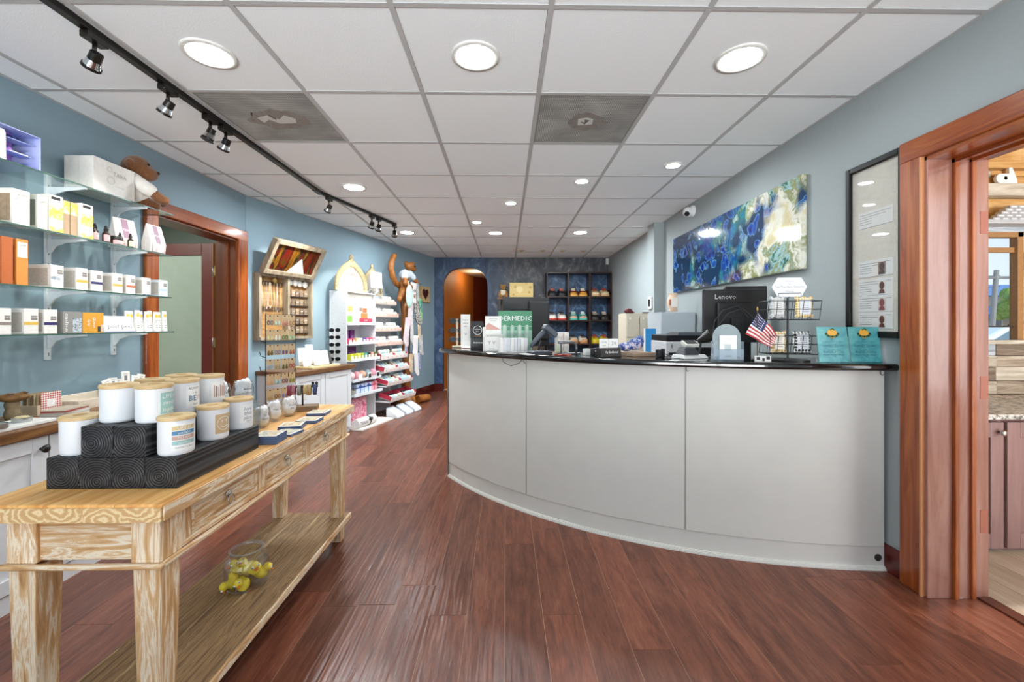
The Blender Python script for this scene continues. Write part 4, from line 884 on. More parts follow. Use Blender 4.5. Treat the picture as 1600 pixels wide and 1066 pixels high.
vr = ramp(nt, [(.14, '101a5c'), (.30, '2450a8'), (.37, '2a5a98'), (.42, '6f9cc0'), (.47, '1a3a5c')]); L(v.outputs['Distance'], vr.inputs[0])
n3 = N(nt, 'TexNoise', i_Scale=3.0, i_Detail=2.0); L(t.outputs['Object'], n3.inputs['Vector'])
sb = N(nt, 'Math', operation='SUBTRACT'); L(n3.outputs['Fac'], sb.inputs[0]); L(gr_.outputs[0], sb.inputs[1])
mk = N(nt, 'MapRange'); mk.inputs[1].default_value = .46; mk.inputs[2].default_value = .54; L(sb.outputs[0], mk.inputs[0])
mx = N(nt, 'MixRGB'); L(mk.outputs[0], mx.inputs[0]); L(r.outputs[0], mx.inputs[1]); L(vr.outputs[0], mx.inputs[2]); L(mx.outputs[0], p.inputs['Base Color'])
p.inputs['Roughness'].default_value = .08; p.inputs['Coat Weight'].default_value = .6
bp = N(nt, 'Bump', i_Strength=.12, i_Distance=.01); L(n.outputs['Fac'], bp.inputs['Height']); L(bp.outputs[0], p.inputs['Normal'])
pt = MB().box(-1.01, 1.01, -.036, 0, -.297, .297).obj('abstract_painting', pm, None, bevel=.008, seg=3, loc=(XR-.001, 3.613, 1.853), rot=(0, 0, R(-90)))
tag(pt, 'long abstract painting in poured blues, greens and cream on the right wall', 'painting')
pf = thing('licence_frame', 'tall black frame with licence certificates under glass', 'picture frame', (XR-.001, 2.112, 1.595), -90)
b = MB(); W2, H2 = .168, .452
for a in ((-W2, -W2+.028, -H2, H2), (W2-.028, W2, -H2, H2), (-W2+.028, W2-.028, -H2, -H2+.032), (-W2+.028, W2-.028, H2-.03, H2)): b.box(a[0], a[1], -.024, 0, a[2], a[3])
b.obj('frame', mat('0c0c0d', .45, spec=.3), pf, bevel=.004)
mtm = mat('d4d0c4', .7); mt_ = MB().box(-W2+.02, W2-.02, -.006, -.001, -H2+.02, H2-.02).obj('mat_board', mtm, pf)
pap = mat('dedfdc', .6); hair = mat('6a4638', .6)
for i, (z, ph) in enumerate(((.155, 0), (-.10, 1), (-.195, 2), (-.28, 3), (-.365, 2))):
    c_ = MB().box(-.10, .10, -.0072, -.006, z-.043, z+.043).obj('certificate', pap, pf)
    b = MB(); 
    for k in range(5): b.box(-.092, .09-.03*(k % 2) if k < 2 else -.02, -.0076, -.0072, z+.026-.012*k, z+.028-.012*k)
    b.box(-.1, .1, -.0076, -.0072, z-.0425, z-.041); b.obj('printed_lines', inkg, c_)
    if ph:
        MB().box(.018, .060, -.0078, -.0072, z-.035, z+.028).obj('photo', mat(('8a7468', 'd9d4cf', 'cfc4be')[ph-1], .5), c_)
        b = MB(); b.slab([(.039+.014*math.cos(2*PI*k/12), z+.004+.02*math.sin(2*PI*k/12)) for k in range(12)], -.0084, -.0078); b.slab([(.022, z-.035), (.056, z-.035), (.05, z-.015), (.028, z-.015)], -.0084, -.0078); b.obj('portrait', mat(('4a3830', '5a3022', '8a4a4a')[ph-1], .6), c_)
MB().box(-W2+.02, W2-.02, -.0135, -.0125, -H2+.02, H2-.02).obj('pane', glass('picture_glass', (.98, .98, .98)), pf)
sc_ = thing('security_camera', 'white dome security camera high on the right wall', 'camera', (XR-.001, 4.20, 2.345), -90)
MB().lathe([(.055, 0), (.055, .02), (.045, .03), (0, .03)], 20, X=Matrix.Rotation(PI/2, 4, 'X')).obj('mount', mat('e8e8e8', .4), sc_, 40)
MB().ball((0, -.055, -.01), .05, 18, 12).obj('dome', mat('e4e4e4', .35), sc_, True); MB().ball((.026, -.075, -.034), (.026, .026, .026), 14, 10).obj('lens', mat('0a0a0c', .08), sc_, True)

# --- back wall: hutch shelf with monitor niche, cubby with shoes
sn = carton('motion_sensor', 'small white sensor in the back corner under the ceiling', 'sensor', (1.85, 7.675, 2.30), (.05, .06, .11), 0, mat('e6e6e2', .4))
hb = mat('4a2c1c', .4, var=.1); hu = thing('wall_hutch', 'dark hutch with a brown shelf top left of the shoe cubby', 'shelf', (0, 0, 0))
MB().box(-.15, .705, 7.44, 7.705, 1.655, 1.688).obj('shelf_top', mat('7d4a2c', .4, var=.1), hu, bevel=.003); MB().box(-.14, -.09, 7.45, 7.70, 0, 1.655).obj('post', mat('1c1a1a', .4), hu); MB().box(.66, .70, 7.45, 7.70, 0, 1.655).obj('post', mat('1c1a1a', .4), hu); MB().box(-.09, .66, 7.68, 7.70, 0, 1.655).obj('back_panel', mat('5c4f3f', .6), hu)
yb = MB().box(-.21, .21, -.06, .06, 0, .262).obj('cheese_box', mat('e2c67e', .5, var=.03), None, bevel=.006, loc=(.28, 7.55, 1.6885)); tag(yb, 'pale yellow box with round spots on the brown shelf', 'box')
for x_, z_, r_ in ((-.14, .05, .02), (.09, .245, .012), (.14, .09, .022), (.16, .18, .026), (-.03, .14, .06), (-.11, .19, .024)):
    zz = min(z_, .262-r_); MB().lathe([(r_, 0), (0, 0.0005)], 16, X=Matrix.Translation((x_, -.0602, zz)) @ Matrix.Rotation(PI/2, 4, 'X')).obj('spot', mat('c2a55e' if r_ < .05 else 'efd99c', .5), yb)
fur = mat('a8762c', .9, var=.15, bump=.4, bscale=160, sheen=.3)
tb = blob('teddy_bear', [((0, 0, .07), (.065, .055, .07)), ((0, -.01, .18), (.05, .045, .048)), ((-.04, 0, .222), .02), ((.04, 0, .222), .02), ((0, -.05, .168), (.024, .02, .018)), ((-.05, -.03, .10), (-.07, -.06, .05), .024, .02), ((.05, -.03, .10), (.07, -.06, .05), .024, .02), ((-.04, -.04, .03), (-.06, -.10, .025), .03, .026), ((.04, -.04, .03), (.06, -.10, .025), .03, .026)], .008, fur)
tb.location = (-.045, 7.57, 1.6885); tag(tb, 'golden plush bear in a white shirt on the brown shelf', 'plush toy')
MB().lathe([(.055, .04), (.071, .06), (.068, .10), (.048, .135)], 20).obj('shirt', mat('e6dcc8', .8), tb, True); MB().ball((0, -.068, .175), .008).obj('nose', mat('201410', .4), tb)
for s_ in (-1, 1): MB().ball((s_*.018, -.05, .195), .006).obj('eye', mat('100c0a', .2), tb)
# cubby
cub = thing('shoe_cubby', 'dark wooden cubby shelf of shoes against the back wall', 'shelf unit', (0, 0, 0))
cbm = wood('espresso_wood', [(.3, '21100a'), (.7, '3a1e12')], (12, 12, 1.5), .35, .03, 2, 5, .5, .1)
cx = [.722, 1.104, 1.484, 1.866]; cz = [2.13, 1.706, 1.286, .872, .46, .05]
for i, xx in enumerate(cx): MB().box(xx-.016 if i else xx, xx+.016 if i < 3 else xx, 7.40, 7.695, 0, cz[0]).obj('side' if i in (0, 3) else 'divider', cbm, cub, bevel=.002)
for i, z in enumerate(cz):
    for j in range(3): MB().box(cx[j]+.016 if j else cx[j]+.0, cx[j+1]-.016, 7.40, 7.69, z-.022, z).obj('top_board' if i == 0 else 'shelf', cbm, cub, bevel=.002)
bluef = mottled('blue_marbled_panel', [(.3, '122436'), (.48, '25466a'), (.6, '4a6b90'), (.72, '9fb0c0')], 5, 10, 1.6, .45, 0)
for i in range(5):
    for j in range(3): MB().box(cx[j]+.01, cx[j+1]-.01, 7.69, 7.70, cz[i+1], cz[i]-.022).obj('back_panel', bluef, cub)
def shoe_meshes():
    # cross-sections from toe (-y) to heel: y, half width, height of the upper
    secs = [(-.128, .012, .022), (-.122, .028, .040), (-.105, .039, .052), (-.07, .046, .062), (-.03, .045, .074), (.01, .042, .088), (.045, .040, .090), (.09, .039, .090), (.118, .034, .088), (.128, .018, .07)]
    u = MB(); n = 10; vs = []
    for y, hw, h in secs:
        for i in range(n+1):
            a = PI*i/n; vs.append((hw*math.copysign(abs(math.cos(a))**.6, math.cos(a)), y, .018+(h-.018)*max(0, math.sin(a))**.6))
    k = n+1; fs = [(j*k+i, j*k+i+1, (j+1)*k+i+1, (j+1)*k+i) for j in range(len(secs)-1) for i in range(n)]
    fs += [tuple(range(k)), tuple((len(secs)-1)*k+i for i in range(k-1, -1, -1))]; u.add(vs, fs)
    s = MB(); out = [(y, hw+.004) for y, hw, h in secs]; poly = [(-w, y) for y, w in out]+[(w, y) for y, w in reversed(out)]
    s.prism(list(reversed(poly)), 0, .022)
    o = MB(); o.ball((0, .06, .088), (.028, .045, .008), 12, 6)
    t = MB(); t.slab([(-.016, .07), (.016, .07), (.022, .106), (-.022, .106)], .012, .020)
    l = MB()
    for q in range(4): l.cyl((-.022, -.045+.018*q, .070+.009*q), (.022, -.045+.018*q, .070+.009*q), .0032, n=6)
    c = MB(); c.ball((0, -.098, .028), (.042, .034, .026), 14, 8)
    return u, s, o, t, l, c
SU, SS, SO, ST, SL, SC = shoe_meshes()
def shoe(x, z, label, upper, sole, lace, cap=None, sc=1.15, grp=None, cat='shoe'):
    t = thing('shoe', label, cat, (x, 7.545, z+.0005), random.uniform(-5, 5), grp); t.scale = (sc*1.42, sc, sc*1.25)
    SU.obj('upper', mat(upper, .5), t, True); SS.obj('sole', mat(sole, .5), t, bevel=.003); SO.obj('collar_opening', mat('141214', .8), t, True); ST.obj('tongue', mat(lace, .6), t, bevel=.003); SL.obj('laces', mat(lace, .6), t)
    if cap: SC.obj('toe_cap', mat(cap, .5), t, True)
pairs = [(0, 0, 'black shoe with red and white laces', '16161a', '1c1a1a', 'c0705a', None), (0, 1, 'amber and red boot-like shoe with cream laces', '8f1f1a', 'd8a24a', 'e8dcc0', 'c98a2c'), (0, 2, 'cream shoe with rust laces', 'd9b98a', 'cfa878', 'b0442a', 'e0c9a0'),
         (1, 0, 'red and white shoe with black collar', 'e6dcd0', 'b8281e', '2a1412', None), (1, 1, 'teal and white shoe with mint laces', '2f9a8a', '3fb0a0', 'dfeee6', 'e0a890'), (1, 2, 'black and beige shoe', '1c1818', '241e1c', 'd8c2a8', None),
         (2, 1, 'white and tan shoe with black collar', 'd8c8b4', 'a06a40', '1c1616', 'c08a58'), (2, 2, 'yellow rounded shoe with red trim', 'c8b21e', 'b89a18', 'b03028', 'd0bc2a')]
for r_, c_, lab, up_, so_, la_, cp_ in pairs:
    xc = (cx[c_]+cx[c_+1])/2
    for s_ in (-1, 1): shoe(xc+s_*.084, cz[r_+1], '%s, %s one of the pair in the cubby' % (lab, 'left' if s_ < 0 else 'right'), up_, so_, la_, cp_, grp='shoes in the cubby')
# ================================================================ LEFT WALL: CABINETS, GLASS SHELVES AND THEIR GOODS
cabw = mat('dfe1e3', .45, var=.015)
top_w = wood('walnut_worktop', [(.2, '4a2c14'), (.45, '714a26'), (.6, '8e6236'), (.8, 'a37a4a')], (14, 1.2, 14), .4, .1, 1.8, 8, 1.0, .05)
def cabinet(y0, y1, label):
    c = thing('base_cabinet', label, 'cabinet', (-2.08, y0, 0), 90, 'white base cabinets along the left wall')
    w = y1-y0
    MB().box(0, w, .02, .375, 0, .714).obj('body', cabw, c)
    MB().box(0, w, .0, .02, 0, .075).obj('plinth', cabw, c)
    for i in range(2):
        x0, x1 = w*i/2+.004, w*(i+1)/2-.004
        d = MB().box(x0, x1, .004, .02, .08, .708).obj('door', cabw, c)
        f = MB(); f.box(x0, x0+.065, -.006, .004, .08, .708); f.box(x1-.065, x1, -.006, .004, .08, .708); f.box(x0+.065, x1-.065, -.006, .004, .08, .145); f.box(x0+.065, x1-.065, -.006, .004, .643, .708)
        f.obj('door_frame', cabw, d, bevel=.003)
        kx = x1-.032
        MB().lathe([(0, 0), (.006, 0), (.006, .012), (.016, .018), (.018, .026), (.010, .033), (0, .034)], 16, X=Matrix.Translation((kx, -.006, .655)) @ Matrix.Rotation(PI/2, 4, 'X')).obj('knob', mat('17120f', .35), d, True)
cabinet(.15, 1.49, 'white base cabinet of the left wall nearest the viewer'); cabinet(1.495, 2.41, 'white base cabinet with a black knob left of the wooden table'); cabinet(2.415, 2.88, 'white base cabinet next to the cherry door frame')
tag(MB().box(-2.4595, -2.05, .15, 2.89, .7145, .76).obj('wooden_worktop', top_w, bevel=.004), 'brown wooden worktop on the white cabinets along the left wall', 'worktop')
# wall standards and brackets, glass shelves
stdm = mat('d5dde2', .4)
for y, lb in ((1.905, 'left'), (2.30, 'middle'), (2.68, 'right')):
    s = thing('shelf_standard', 'white slotted wall standard with brackets, %s one behind the glass shelves' % lb, 'shelf bracket', (XL, y, 0), 90, 'wall standards of the glass shelves')
    MB().box(-.0125, .0125, -.012, -.0005, 1.02, 2.02).obj('rail', stdm, s)
    for z in (1.05+.06*i for i in range(16)): MB().box(-.003, .003, -.0126, -.012, z-.008, z+.008).obj('slot', mat('6d747a', .6), s)
    for z in (1.946, 1.668, 1.389, 1.159):
        MB().add([(sg*.004, yy, z+zz) for sg in (-1, 1) for yy, zz in ((-.012, 0), (-.205, 0), (-.21, .006), (-.215, -.0), (-.213, -.012), (-.10, -.022), (-.05, -.04), (-.025, -.075), (-.012, -.08))], [tuple(range(9)), tuple(range(17, 8, -1))]+[(i, 9+i, 9+(i+1) % 9, (i+1) % 9) for i in range(9)]).obj('bracket', stdm, s)
gls = glass('shelf_glass', (.93, .97, .955)); gle = mat('3f5f55', .25, spec=.5, var=.02)
ZS = [1.95, 1.672, 1.393, 1.163]
for i, z in enumerate(ZS):
    ye = (2.885, 2.875, 2.875, 2.89)[i]
    g = thing('glass_shelf', '%s clear glass shelf on the left wall' % ('topmost', 'second from the top', 'third from the top', 'lowest')[i], 'shelf', (0, 0, z), 0, 'glass shelves on the left wall')
    MB().box(-2.445, -2.243, 1.2, ye-.002, -.007, 0).obj('glass_sheet', gls, g); MB().box(-2.243, -2.240, 1.2, ye, -.007, 0).obj('front_edge', gle, g); MB().box(-2.445, -2.243, ye-.002, ye, -.007, 0).obj('end_edge', gle, g)
GX = -2.262      # front line of the goods
gB = 'skin care boxes on the glass shelves'
def sbox(shelf, y0, y1, d, h, m, label, prints=(), texts=(), name='carton', cat='box', side=None, x=GX):
    o = carton(name, label, cat, (x-d/2, (y0+y1)/2, ZS[shelf]+.0004), (y1-y0, d, h), 90, m, prints, texts, gB)
    if side: MB().box(-(y1-y0)/2-.0006, -(y1-y0)/2, -d*.4, d*.4, h*.1, h*.85).obj('side_print', side, o)
    return o
wbx = mat('e2e0dc', .5); side_g = mat('b9b3ab', .6, var=.1, bscale=120)
# topmost shelf
pd = thing('purple_display', 'open lilac and purple display box at the left end of the topmost shelf', 'display box', (GX-.09, 1.90, ZS[0]+.0004), 90, None)
lil = mat('b6a4dc', .45); 
b = MB(); b.box(-.19, .19, .085, .09, 0, .165); b.box(.185, .19, -.09, .085, 0, .165); b.box(-.19, -.185, -.09, .085, 0, .165); b.box(-.185, .185, -.09, .085, 0, .004); b.box(-.185, .185, -.09, .085, .161, .165); b.obj('case', mat('a9b4e6', .45), pd)
MB().box(-.185, .13, -.02, -.016, .004, .161).obj('purple_panel', mat('b07cc8', .45), pd); MB().box(.055, .13, -.024, -.02, .125, .15).obj('dark_band', mat('2e2470', .45), pd); MB().box(.055, .11, -.024, -.02, .085, .10).obj('dark_band', mat('2e2470', .45), pd)
for z in (.055, .115): MB().box(.065, .165, -.08, -.02, z, z+.003).obj('ledge', mat('8ea0d8', .4), pd)
MB().box(.08, .15, -.075, -.03, .058, .063).obj('sample_card', mat('e8eaf4', .5), pd)
wj = MB().lathe([(.03, 0), (.032, .004), (.030, .13), (.027, .14), (0, .141)], 20).obj('white_tube', mat('f1eeea', .4), None, True, loc=(-2.29, 1.905, ZS[0]+.012)); wj.location = (-2.30, 1.94, ZS[0]+.0055); tag(wj, 'white tube standing in the purple display box', 'tube')
for sgn in (0, 1):
    o = sbox(0, 2.352, 2.61, .078, .188, mat('e6e2da', .5), ('large cream brand box in front on the topmost shelf', 'large cream box right behind the brand box on the topmost shelf')[sgn], x=GX-.08*sgn, name='large_carton')
    if not sgn:
        MB().box(-.129, -.055, -.0398, -.039, .0, .188).obj('end_panel', mat('ece8e1', .5), o); txt('TARA', .034, mat('a8a296', .5), o, .03, .125, -.0405)
        MB().torus((0, 0, 0), .022, .001, 20, 4, Matrix.Translation((-.025, -.0396, .085)) @ Matrix.Rotation(PI/2, 4, 'X')).obj('emblem', mat('b8b2a6', .5), o); MB().torus((0, 0, 0), .014, .001, 20, 4, Matrix.Translation((-.033, -.0396, .145)) @ Matrix.Rotation(PI/2, 4, 'X')).obj('emblem', mat('b8b2a6', .5), o); txt('body ritual', .013, mat('b8b2a6', .5), o, .03, .06, -.0405)
# plush animal in a white coat
mk = blob('plush_animal', [((0, 0, .09), (.075, .07, .10)), ((.005, 0, .235), (.078, .072, .078)), ((.065, -.005, .205), (.052, .052, .046)), ((-.01, .072, .245), .024), ((-.01, -.072, .245), .024), ((.01, -.06, .14), (.13, -.075, .05), .036, .03), ((.01, .06, .14), (.12, .07, .05), .036, .03), ((.13, -.075, .04), (.16, -.075, .03), .034, .03), ((.0, 0, .02), (.10, .0, .01), .04, .03)], .010, mat('6f4420', .9, var=.3, bump=.5, bscale=140, sheen=.3))
mk.location = (-2.335, 2.70, ZS[0]+.012); mk.rotation_euler = (0, 0, R(28)); tag(mk, 'brown plush animal in a white coat sitting at the right end of the topmost shelf', 'plush toy')
blob('white_coat', [((-.005, 0, .09), (.086, .082, .095)), ((.0, -.06, .145), (.085, -.078, .085), .046, .042), ((.0, .06, .145), (.08, .074, .085), .046, .042)], .009, mat('e9e4dc', .8), mk)
for s_ in (-1, 1): MB().ball((.070, s_*.030, .258), .008).obj('eye', mat('1a100a', .2), mk)
MB().ball((.114, -.005, .218), (.010, .016, .010)).obj('nose', mat('3a2010', .4), mk)
# second shelf
sbox(1, 1.972, 2.043, .10, .165, mat('efebdf', .5), 'cream box with brown side at the left of the second shelf', (), [('CREME', .018, 0, .84, inkg), ('VELOUR', .016, 0, .72, inkg), ('face', .009, 0, .35, inkg)], side=mat('a58d72', .6, var=.15))
sbox(1, 2.076, 2.122, .10, .168, mat('d0d4ca', .5), 'narrow grey green box on the second shelf', (), [('LIFT', .014, 0, .8, inkg)], side=mat('6e756c', .6))
yl = mottled('yellow_floral_print', [(.40, 'f2efe2'), (.5, 'e6da70'), (.62, 'd8c63c')], 22, 3, .5, .5, 0)
for i, (y0, d_) in enumerate(((2.128, .05), (2.285, .05))):
    o = sbox(1, y0, y0+.066, d_, .185, mat('f3f0e6', .5), ('left', 'right')[i]+' white and yellow floral box on the second shelf', [(-.5, .5, .36, .70, yl), (-.5, .5, 0, .14, yl), (-.35, .3, .88, .96, ink)], [('citrus', .012, 0, .28, mat('b8a030', .5))])
for i in range(2): sbox(1, 2.203+.040*i, 2.238+.040*i, .085, .178, mat('b79e80', .6), ('left', 'right')[i]+' narrow kraft box between the floral boxes', [(-.5, .5, .62, .98, yl)], (), x=GX-.012)
amber = mat('2b1712', .15, spec=.7, var=0); pinkl = mat('d8a8aa', .5)
def dropper(y, x, z, h, label, lc=pinkl, r=.017):
    t = thing('dropper_bottle', label, 'bottle', (x, y, z+.0004), 90, 'dropper bottles on the second shelf')
    MB().lathe([(r*.95, 0), (r, .003), (r, h*.55), (r*.5, h*.65), (r*.5, h*.7)], 16).obj('bottle', amber, t, 40); MB().lathe([(r*.62, h*.68), (r*.62, h*.82), (r*.42, h*.83)], 14).obj('cap', mat('161414', .4), t, 40)
    MB().lathe([(r*.4, h*.83), (r*.42, h*.92), (r*.3, h), (0, h*1.01)], 12).obj('rubber_bulb', mat('1c1a1a', .5), t, True)
    MB().lathe([(r+.0006, h*.1), (r+.0006, h*.48)], 12, a0=-PI*.95, a1=-PI*.05).obj('label', lc, t, True); MB().lathe([(r*.35, 0), (0, .0004)], 14, X=Matrix.Translation((0, -r-.0012, h*.3)) @ Matrix.Rotation(PI/2, 4, 'X')).obj('emblem', inkw, t)
dropper(2.385, -2.285, ZS[1], .10, 'first dropper bottle from the left with pink label'); dropper(2.365, -2.335, ZS[1], .11, 'dropper bottle standing behind the first one'); dropper(2.445, -2.28, ZS[1], .10, 'second dropper bottle from the left with pink label'); dropper(2.43, -2.335, ZS[1], .10, 'dropper bottle standing behind the second one')
dropper(2.555, -2.30, ZS[1], .085, 'small dropper bottle behind the dark jar', r=.014); dropper(2.597, -2.275, ZS[1], .088, 'small dropper bottle with a pale green label', mat('dfe4c0', .5), .014)
j = thing('cosmetic_jar', 'low dark jar with pink label between the dropper bottles', 'jar', (-2.285, 2.513, ZS[1]+.0004), 90); MB().lathe([(.030, 0), (.031, .004), (.031, .032), (.028, .036)], 20).obj('jar', amber, j, 40); MB().lathe([(.032, .034), (.032, .05), (.030, .053), (0, .053)], 20).obj('lid', mat('161414', .4), j, 40); MB().lathe([(.0316, .006), (.0316, .029)], 14, a0=-PI*.9, a1=-PI*.1).obj('label', pinkl, j, True); txt('LUXE', .014, inkw, j, 0, .018, -.0325)
def bag(y, x, label, rz):
    t = thing('product_bag', label, 'bag', (x, y, ZS[1]+.0004), rz, 'printed bags on the second shelf')
    m = mottled('printed_bag', [(.38, 'f0ece8'), (.55, 'e6cfc8'), (.66, 'b98a7c')], 18, 3, .8, .5, 0)
    w, h = .063, .185
    MB().add([(-w, -.028, 0), (w, -.028, 0), (w, .028, 0), (-w, .028, 0), (-w, -.034, h*.35), (w, -.034, h*.35), (w, .03, h*.35), (-w, .03, h*.35), (-w*.96, -.003, h), (w*.96, -.003, h), (w*.96, .003, h), (-w*.96, .003, h)],
             [(0, 3, 2, 1), (0, 1, 5, 4), (1, 2, 6, 5), (2, 3, 7, 6), (3, 0, 4, 7), (4, 5, 9, 8), (5, 6, 10, 9), (6, 7, 11, 10), (7, 4, 8, 11), (8, 9, 10, 11)]).obj('pouch', mat('efe9e4', .45), t, bevel=.006)
    Xp = Matrix.Translation((0, -.0345, h*.35)) @ Matrix.Rotation(R(-14.4), 4, 'X')
    MB().box(-.018, .018, -.0012, -.0004, .0, .118, Xp).obj('mauve_band', mat('a9869a', .5), t); MB().box(-.05, .05, -.036, -.0345, .008, .062).obj('picture', m, t)
    txt('TEA', .02, inkw, t, 0, .05, -.002, X=Xp)
bag(2.625, -2.345, 'left printed white bag at the right end of the second shelf', 78); bag(2.795, -2.30, 'right printed white bag at the right end of the second shelf', 92)
# third shelf
og = sbox(2, 1.988, 2.036, .10, .215, mat('d98a3a', .45), 'tall orange box on the third shelf', [(-.42, .42, .60, .93, mat('e9e6da', .5))], [('REPAIR', .010, 0, .86, inkg), ('30 ml', .008, 0, .68, inkg)], side=mat('8f4418', .5))
sbox(2, 1.93, 1.975, .10, .215, mat('b5602a', .45), 'tall rust orange box at the left end of the third shelf')
rows3 = [(2.137, 2.197, .16, .115, None, 'white box with a pale picture, first white box of the third shelf'), (2.262, 2.322, .075, .117, 'd9b452', 'white box with gold band near the middle of the third shelf'), (2.340, 2.405, .06, .113, '2c2560', 'white box with navy band on the third shelf'),
         (2.468, 2.530, .075, .113, 'd0aa50', 'white box with gold band right of the navy one on the third shelf'), (2.556, 2.615, .05, .113, 'd8663a', 'white box with orange red band on the third shelf'), (2.668, 2.728, .06, .110, None, 'plain white box with blue base on the third shelf'), (2.795, 2.862, .07, .108, 'bcd0e0', 'pale blue box at the right end of the third shelf')]
for i, (y0, y1, d, h, bc, lb) in enumerate(rows3):
    pr_ = [(0, .40, .62, .80, mat('7a746c', .5))]
    if bc: pr_.append((-.5, .5, .34, .46, mat(bc, .5)))
    elif i == 0: pr_.append((-.5, .2, .36, .5, mottled('blue_cells', [(.4, 'd8dde2'), (.6, '6a7f98')], 80)))
    if i == 5: pr_.append((-.5, .5, 0, .05, mat('3a4a7a', .5)))
    sbox(2, y0, y1, d, h, mat('dfe8f0', .5) if i == 6 else wbx, lb, pr_, [('CALM', .0105, .2, .71, inkw)], side=side_g)
# lowest shelf
rows4 = [(1.915, 1.968, .06, .120, '8a8078', 'white box with grey band at the left end of the lowest shelf'), (2.018, 2.080, .09, .122, 'd9b452', 'white box with gold band on the lowest shelf'), (2.105, 2.166, .06, .120, '2c2560', 'white box with navy band on the lowest shelf')]
for i, (y0, y1, d, h, bc, lb) in enumerate(rows4): sbox(3, y0, y1, d, h, wbx, lb, [(0, .42, .56, .72, mat('7a746c', .5)), (-.5, .5, .36, .48, mat(bc, .5))], [('CALM', .0105, .21, .64, inkw)], side=side_g)
o = sbox(3, 2.195, 2.293, .10, .112, mat('8c8a86', .5), 'grey box with sideways energetics lettering on the lowest shelf', [(-.02, .45, .05, .7, mottled('grey_cells', [(.4, '6a6c70'), (.55, 'c8d4dc'), (.7, '8a9098')], 60))]); txt('energetics', .023, inkw, o, 0, 0, 0, X=Matrix.Translation((-.036, -.0512, .056)) @ Matrix.Rotation(R(-90), 4, 'Y'))
o = sbox(3, 2.295, 2.412, .09, .110, mat('d99a2c', .5), 'orange daily energy box on the lowest shelf', [(.2, .34, .05, .32, mat('3a3a40', .4)), (.37, .49, .05, .4, mat('c9c4bc', .4))])
for s_, xx in (('daily', -.028), ('energy', .0)): txt(s_, .022, inkw, o, 0, 0, 0, X=Matrix.Translation((xx, -.0462, .055)) @ Matrix.Rotation(R(-90), 4, 'Y'))
pc_ = thing('slanted_sign', 'white slanted sign reading post peel on the lowest shelf', 'sign', (-2.29, 2.51, ZS[3]+.0004), 90)
MB().add([(-.095, -.035, 0), (.10, -.035, 0), (.10, .03, 0), (-.095, .03, 0), (-.105, -.02, .095), (.075, -.02, .095), (.075, -.015, .095), (-.105, -.015, .095)], [(0, 3, 2, 1), (4, 5, 6, 7), (0, 1, 5, 4), (1, 2, 6, 5), (2, 3, 7, 6), (3, 0, 4, 7)]).obj('card', mat('f1f0ee', .45), pc_)
txt('post peel', .042, inkg, pc_, 0, 0, 0, X=Matrix.Translation((0, -.0306, .035)) @ Matrix.Rotation(R(-9), 4, 'X')); MB().box(-.1, .1, -.036, -.035, .001, .006).obj('blue_base', mat('5a6f9a', .5), pc_)
for i in range(9):
    y = 2.585+.0345*i; big = (i % 3 == 2)
    t = thing('cream_tube', 'white cream tube with a yellow disc, number %s from the left in the tube row' % ('one', 'two', 'three', 'four', 'five', 'six', 'seven', 'eight', 'nine')[i], 'tube', (-2.285-.012*(i % 2), y, ZS[3]+.0004), 90, 'white tubes on the lowest shelf')
    h = .128+(.006 if big else 0)
    MB().add([(-.015, -.012, 0), (.015, -.012, 0), (.015, .012, 0), (-.015, .012, 0), (-.0165, -.003, h), (.0165, -.003, h), (.0165, .003, h), (-.0165, .003, h)], [(0, 3, 2, 1), (4, 5, 6, 7), (0, 1, 5, 4), (1, 2, 6, 5), (2, 3, 7, 6), (3, 0, 4, 7)]).obj('tube', mat('f0efec', .4), t, bevel=.002)
    Xt = Matrix.Translation((0, -.0128, 0)) @ Matrix.Rotation(R(-4), 4, 'X')
    MB().lathe([(.012, 0), (0, .0005)], 16, X=Xt @ Matrix.Translation((0, 0, h*.78)) @ Matrix.Rotation(PI/2, 4, 'X')).obj('yellow_disc', mat('d9bd4c', .5), t); b = MB()
    for k in range(5): b.box(-.009, .009 if k % 2 else .005, -.0006, .0004, h*.2+.011*k, h*.2+.003+.011*k, Xt)
    b.obj('printed_lines', inkg, t)

# ---- things on the left worktop
ZW = .7603
tr1 = tag(MB().box(-.20, .20, -.075, .075, 0, .016).obj('white_tray', mat('eceae6', .4), None, bevel=.003, loc=(-2.165, 1.80, ZW), rot=(0, 0, R(90))), 'white tray carrying round tins at the front of the left worktop', 'tray')
tinm = mat('b7b9b8', .3, .8)
for i, (dx, dy, lid, lb) in enumerate(((-.115, 1.685, 0, 'open round tin at the left end of the white tray'), (-.115, 1.79, 0, 'open round tin in the middle of the white tray front'), (-.155, 1.915, 1, 'open round tin at the right end of the white tray'), (-.195, 1.70, 1, 'round tin behind at the left of the white tray'), (-.20, 1.815, 1, 'round tin behind in the middle of the white tray'))):
    t = thing('round_tin', lb, 'tin', (-2.0+dx, dy, ZW+.0165), 0, 'round tins on the white tray')
    MB().lathe([(.031, 0), (.032, .002), (.032, .020), (.029, .020), (.029, .016), (0, .016)], 24).obj('tin', tinm, t, 40)
    MB().lathe([(.028, .0165), (.02, .024 if lid else .018), (0, .026 if lid else .0185)], 20).obj('filling', mat('d8c89a' if lid else '8d8a84', .6, var=.15), t, True)
td = blob('frog_figurine', [((0, 0, .03), (.030, .030, .035)), ((0, 0, .075), (.028, .028, .03))], .007, mat('8d7a5e', .8, var=.2)); td.location = (-2.295, 2.0, ZW+.0005); tag(td, 'brown mushroom shaped frog figurine on the left worktop', 'figurine')
